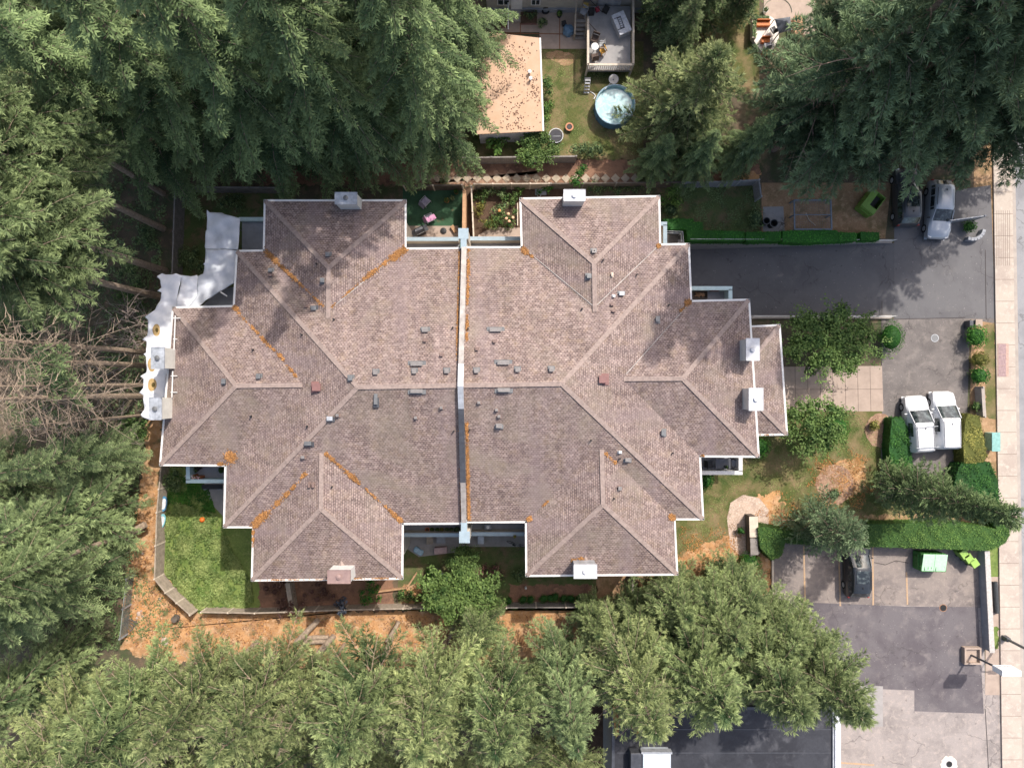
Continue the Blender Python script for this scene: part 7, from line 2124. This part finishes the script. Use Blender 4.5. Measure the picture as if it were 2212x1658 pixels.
# ------------------------------------------------------------------ flat roofed building in the south
zr = 5.0
a = at(1321, 1498, zr); b = at(1812, 1498, zr)
t = thing('flat_roof_building', 'building with dark flat membrane roof and white east parapet at the bottom edge', 'building', ((a.x + b.x) / 2, a.y - 9, 0))
xa, xb, yt = a.x, b.x, a.y - .9
MB().box(((xa + xb) / 2, yt - 9, 2.4), (xb - xa - .1, 18 - .1, 4.8)).build('wall', mat('lot_wall', (.35, .34, .33), .85), t)
roofdk = patchy('membrane_roof', [(.045, .047, .056), (.030, .031, .038), (.095, .095, .105)], [(.5, .42, .62), (.9, .56, .8)], .75, .1, 6.0, .18)
MB().box(((xa + xb) / 2, yt - 9, 4.88), (xb - xa, 18, .16)).build('roof', roofdk, t)
for k in range(1, 10): MB().box(((xa + xb) / 2, yt - k * 1.7, 4.966), (xb - xa - .8, .05, .012)).build('roof_seam', darkmetal, t)
MB().box((xb - .14, yt - 9, 5.02), (.38, 18, .34)).build('parapet', mat('white_parapet', (.74, .76, .80), .6, 0, .05, 3), t)
MB().box((xb - .42, yt - 9, 4.99), (.12, 18, .20)).build('gutter', lightmetal, t)
MB().box((xa + .1, yt - 9, 5.0), (.22, 18, .26)).build('parapet', darkmetal, t)
MB().box(((xa + xb) / 2 - .1, yt - .1, 5.0), (xb - xa - .6, .22, .24)).build('parapet', darkmetal, t)
NC = lambda x, y: (1224 + .3255 * x, 1440 + .3255 * y)
p = at(*NC(600, 640), 6.0)
t = thing('rooftop_unit', 'white and grey rooftop cooling unit with a fan at the bottom edge', 'rooftop unit', (p.x, p.y, 4.96))
MB().box((0, -.3, .5), (2.0, 1.9, 1.0)).build('casing', mat('unit_white', (.55, .60, .66), .5, 0, .1, 3), t, local=True, bevel=.03)
MB().box((-1.45, -.3, .45), (.8, 1.9, .9)).build('duct', darkmetal, t, local=True, bevel=.03)
MB().box((0, .72, .75), (2.2, .14, .5)).build('flange', lightmetal, t, local=True)
f_ = MB().lathe((.5, -.75, 1.0), [(.36, 0), (.36, .12), (.31, .12), (.31, .02)], 24).build('fan_housing', lightmetal, t, local=True)
MB().lathe((.5, -.75, 1.0), [(.10, .05), (.10, .12)], 12).build('fan_hub', whitem, f_, local=True)
MB().box((.5, -.75, 1.07), (.55, .12, .01), .6).build('fan_blade', blackm, f_, local=True); MB().box((.5, -.75, 1.08), (.12, .55, .01), .6).build('fan_blade', blackm, f_, local=True)
litterpoly = [NC(345, 330), NC(430, 340), NC(490, 430), NC(460, 450), NC(420, 380), NC(350, 380)]
def flat_litter(poly, n, zz, label, seed):
    Rr = np.random.RandomState(seed)
    P_ = [(at(x, y, zz).x, at(x, y, zz).y) for x, y in poly]; A = np.array(P_); lo, hi = A.min(0), A.max(0)
    X = Rr.uniform(lo[0], hi[0], n * 4); Y = Rr.uniform(lo[1], hi[1], n * 4); k = inpoly(X, Y, P_); X, Y = X[k][:n], Y[k][:n]; nn = len(X)
    C = np.stack([X, Y, zz + Rr.uniform(.01, .05, nn)], 1); N = unit(np.array([0, 0, 1.]) + Rr.normal(0, .3, (nn, 3))); D = unit(np.cross(N, Rr.normal(0, 1, (nn, 3))))
    w = C.mean(0)
    o = bpy.data.objects.new('fallen_needles', leaf_mesh('fallen_needles', C - w, D, N, Rr.uniform(.08, .2, nn), Rr.uniform(.03, .07, nn), Rr.rand(nn) * .6, litterm)); o.location = w; COL.objects.link(o)
    tag(o, label, 'fallen needles', None, 'stuff')
flat_litter(litterpoly, 500, 4.97, 'orange needles on the dark flat roof near its left edge', 1)
flat_litter([NC(305, 260), NC(340, 260), NC(345, 455), NC(320, 455)], 500, 5.14, 'orange needles along the left parapet of the dark flat roof', 2)
sheet('side_alley', [(1270, 1500), (1318, 1500), (1318, 1700), (1270, 1700)], .02, soilm)

scatter('needle_scatter', wobble([(1450, 1150), (1600, 1130), (1700, 1060), (1720, 1130), (1665, 1200), (1650, 1320), (1440, 1320), (1400, 1240)], 14, 10, 41), 9000, litterm, 'loose orange needles thinning out over the front lawn', .03, .10, .3, 12, clump=.6)
scatter('needle_scatter', wobble([(1745, 1000), (1860, 970), (1885, 1060), (1840, 1100), (1760, 1090)], 12, 10, 42), 2600, litterm, 'loose orange needles round the larger mulch circle', .035, .10, .3, 13, clump=.7)
scatter('grass_tufts', [(1450, 900), (1900, 895), (1915, 1000), (1830, 1110), (1600, 1060), (1560, 1160), (1450, 1190)], 16000, fol_grass, 'short dry grass of the front lawn', .01, .07, .5, 14, clump=.5)
scatter('grass_tufts', [(1640, 1090), (2090, 1080), (2090, 1118), (1700, 1130)], 3500, fol_grass, 'short grass beside the long hedge', .01, .07, .5, 15, clump=.6)
scatter('needle_scatter', [(270, 1060), (345, 1060), (345, 1240), (420, 1330), (1370, 1325), (1370, 1400), (270, 1400)], 14000, litterm, 'loose orange needles on the ground along the south and west fences', .03, .12, .4, 16, clump=.9)
scatter('dark_litter', [(265, 1180), (345, 1180), (360, 1260), (420, 1330), (1370, 1325), (1370, 1390), (265, 1395)], 3800, fol_brown, 'brown twigs and cones on the orange ground', .03, .12, .6, 17, clump=1.0)
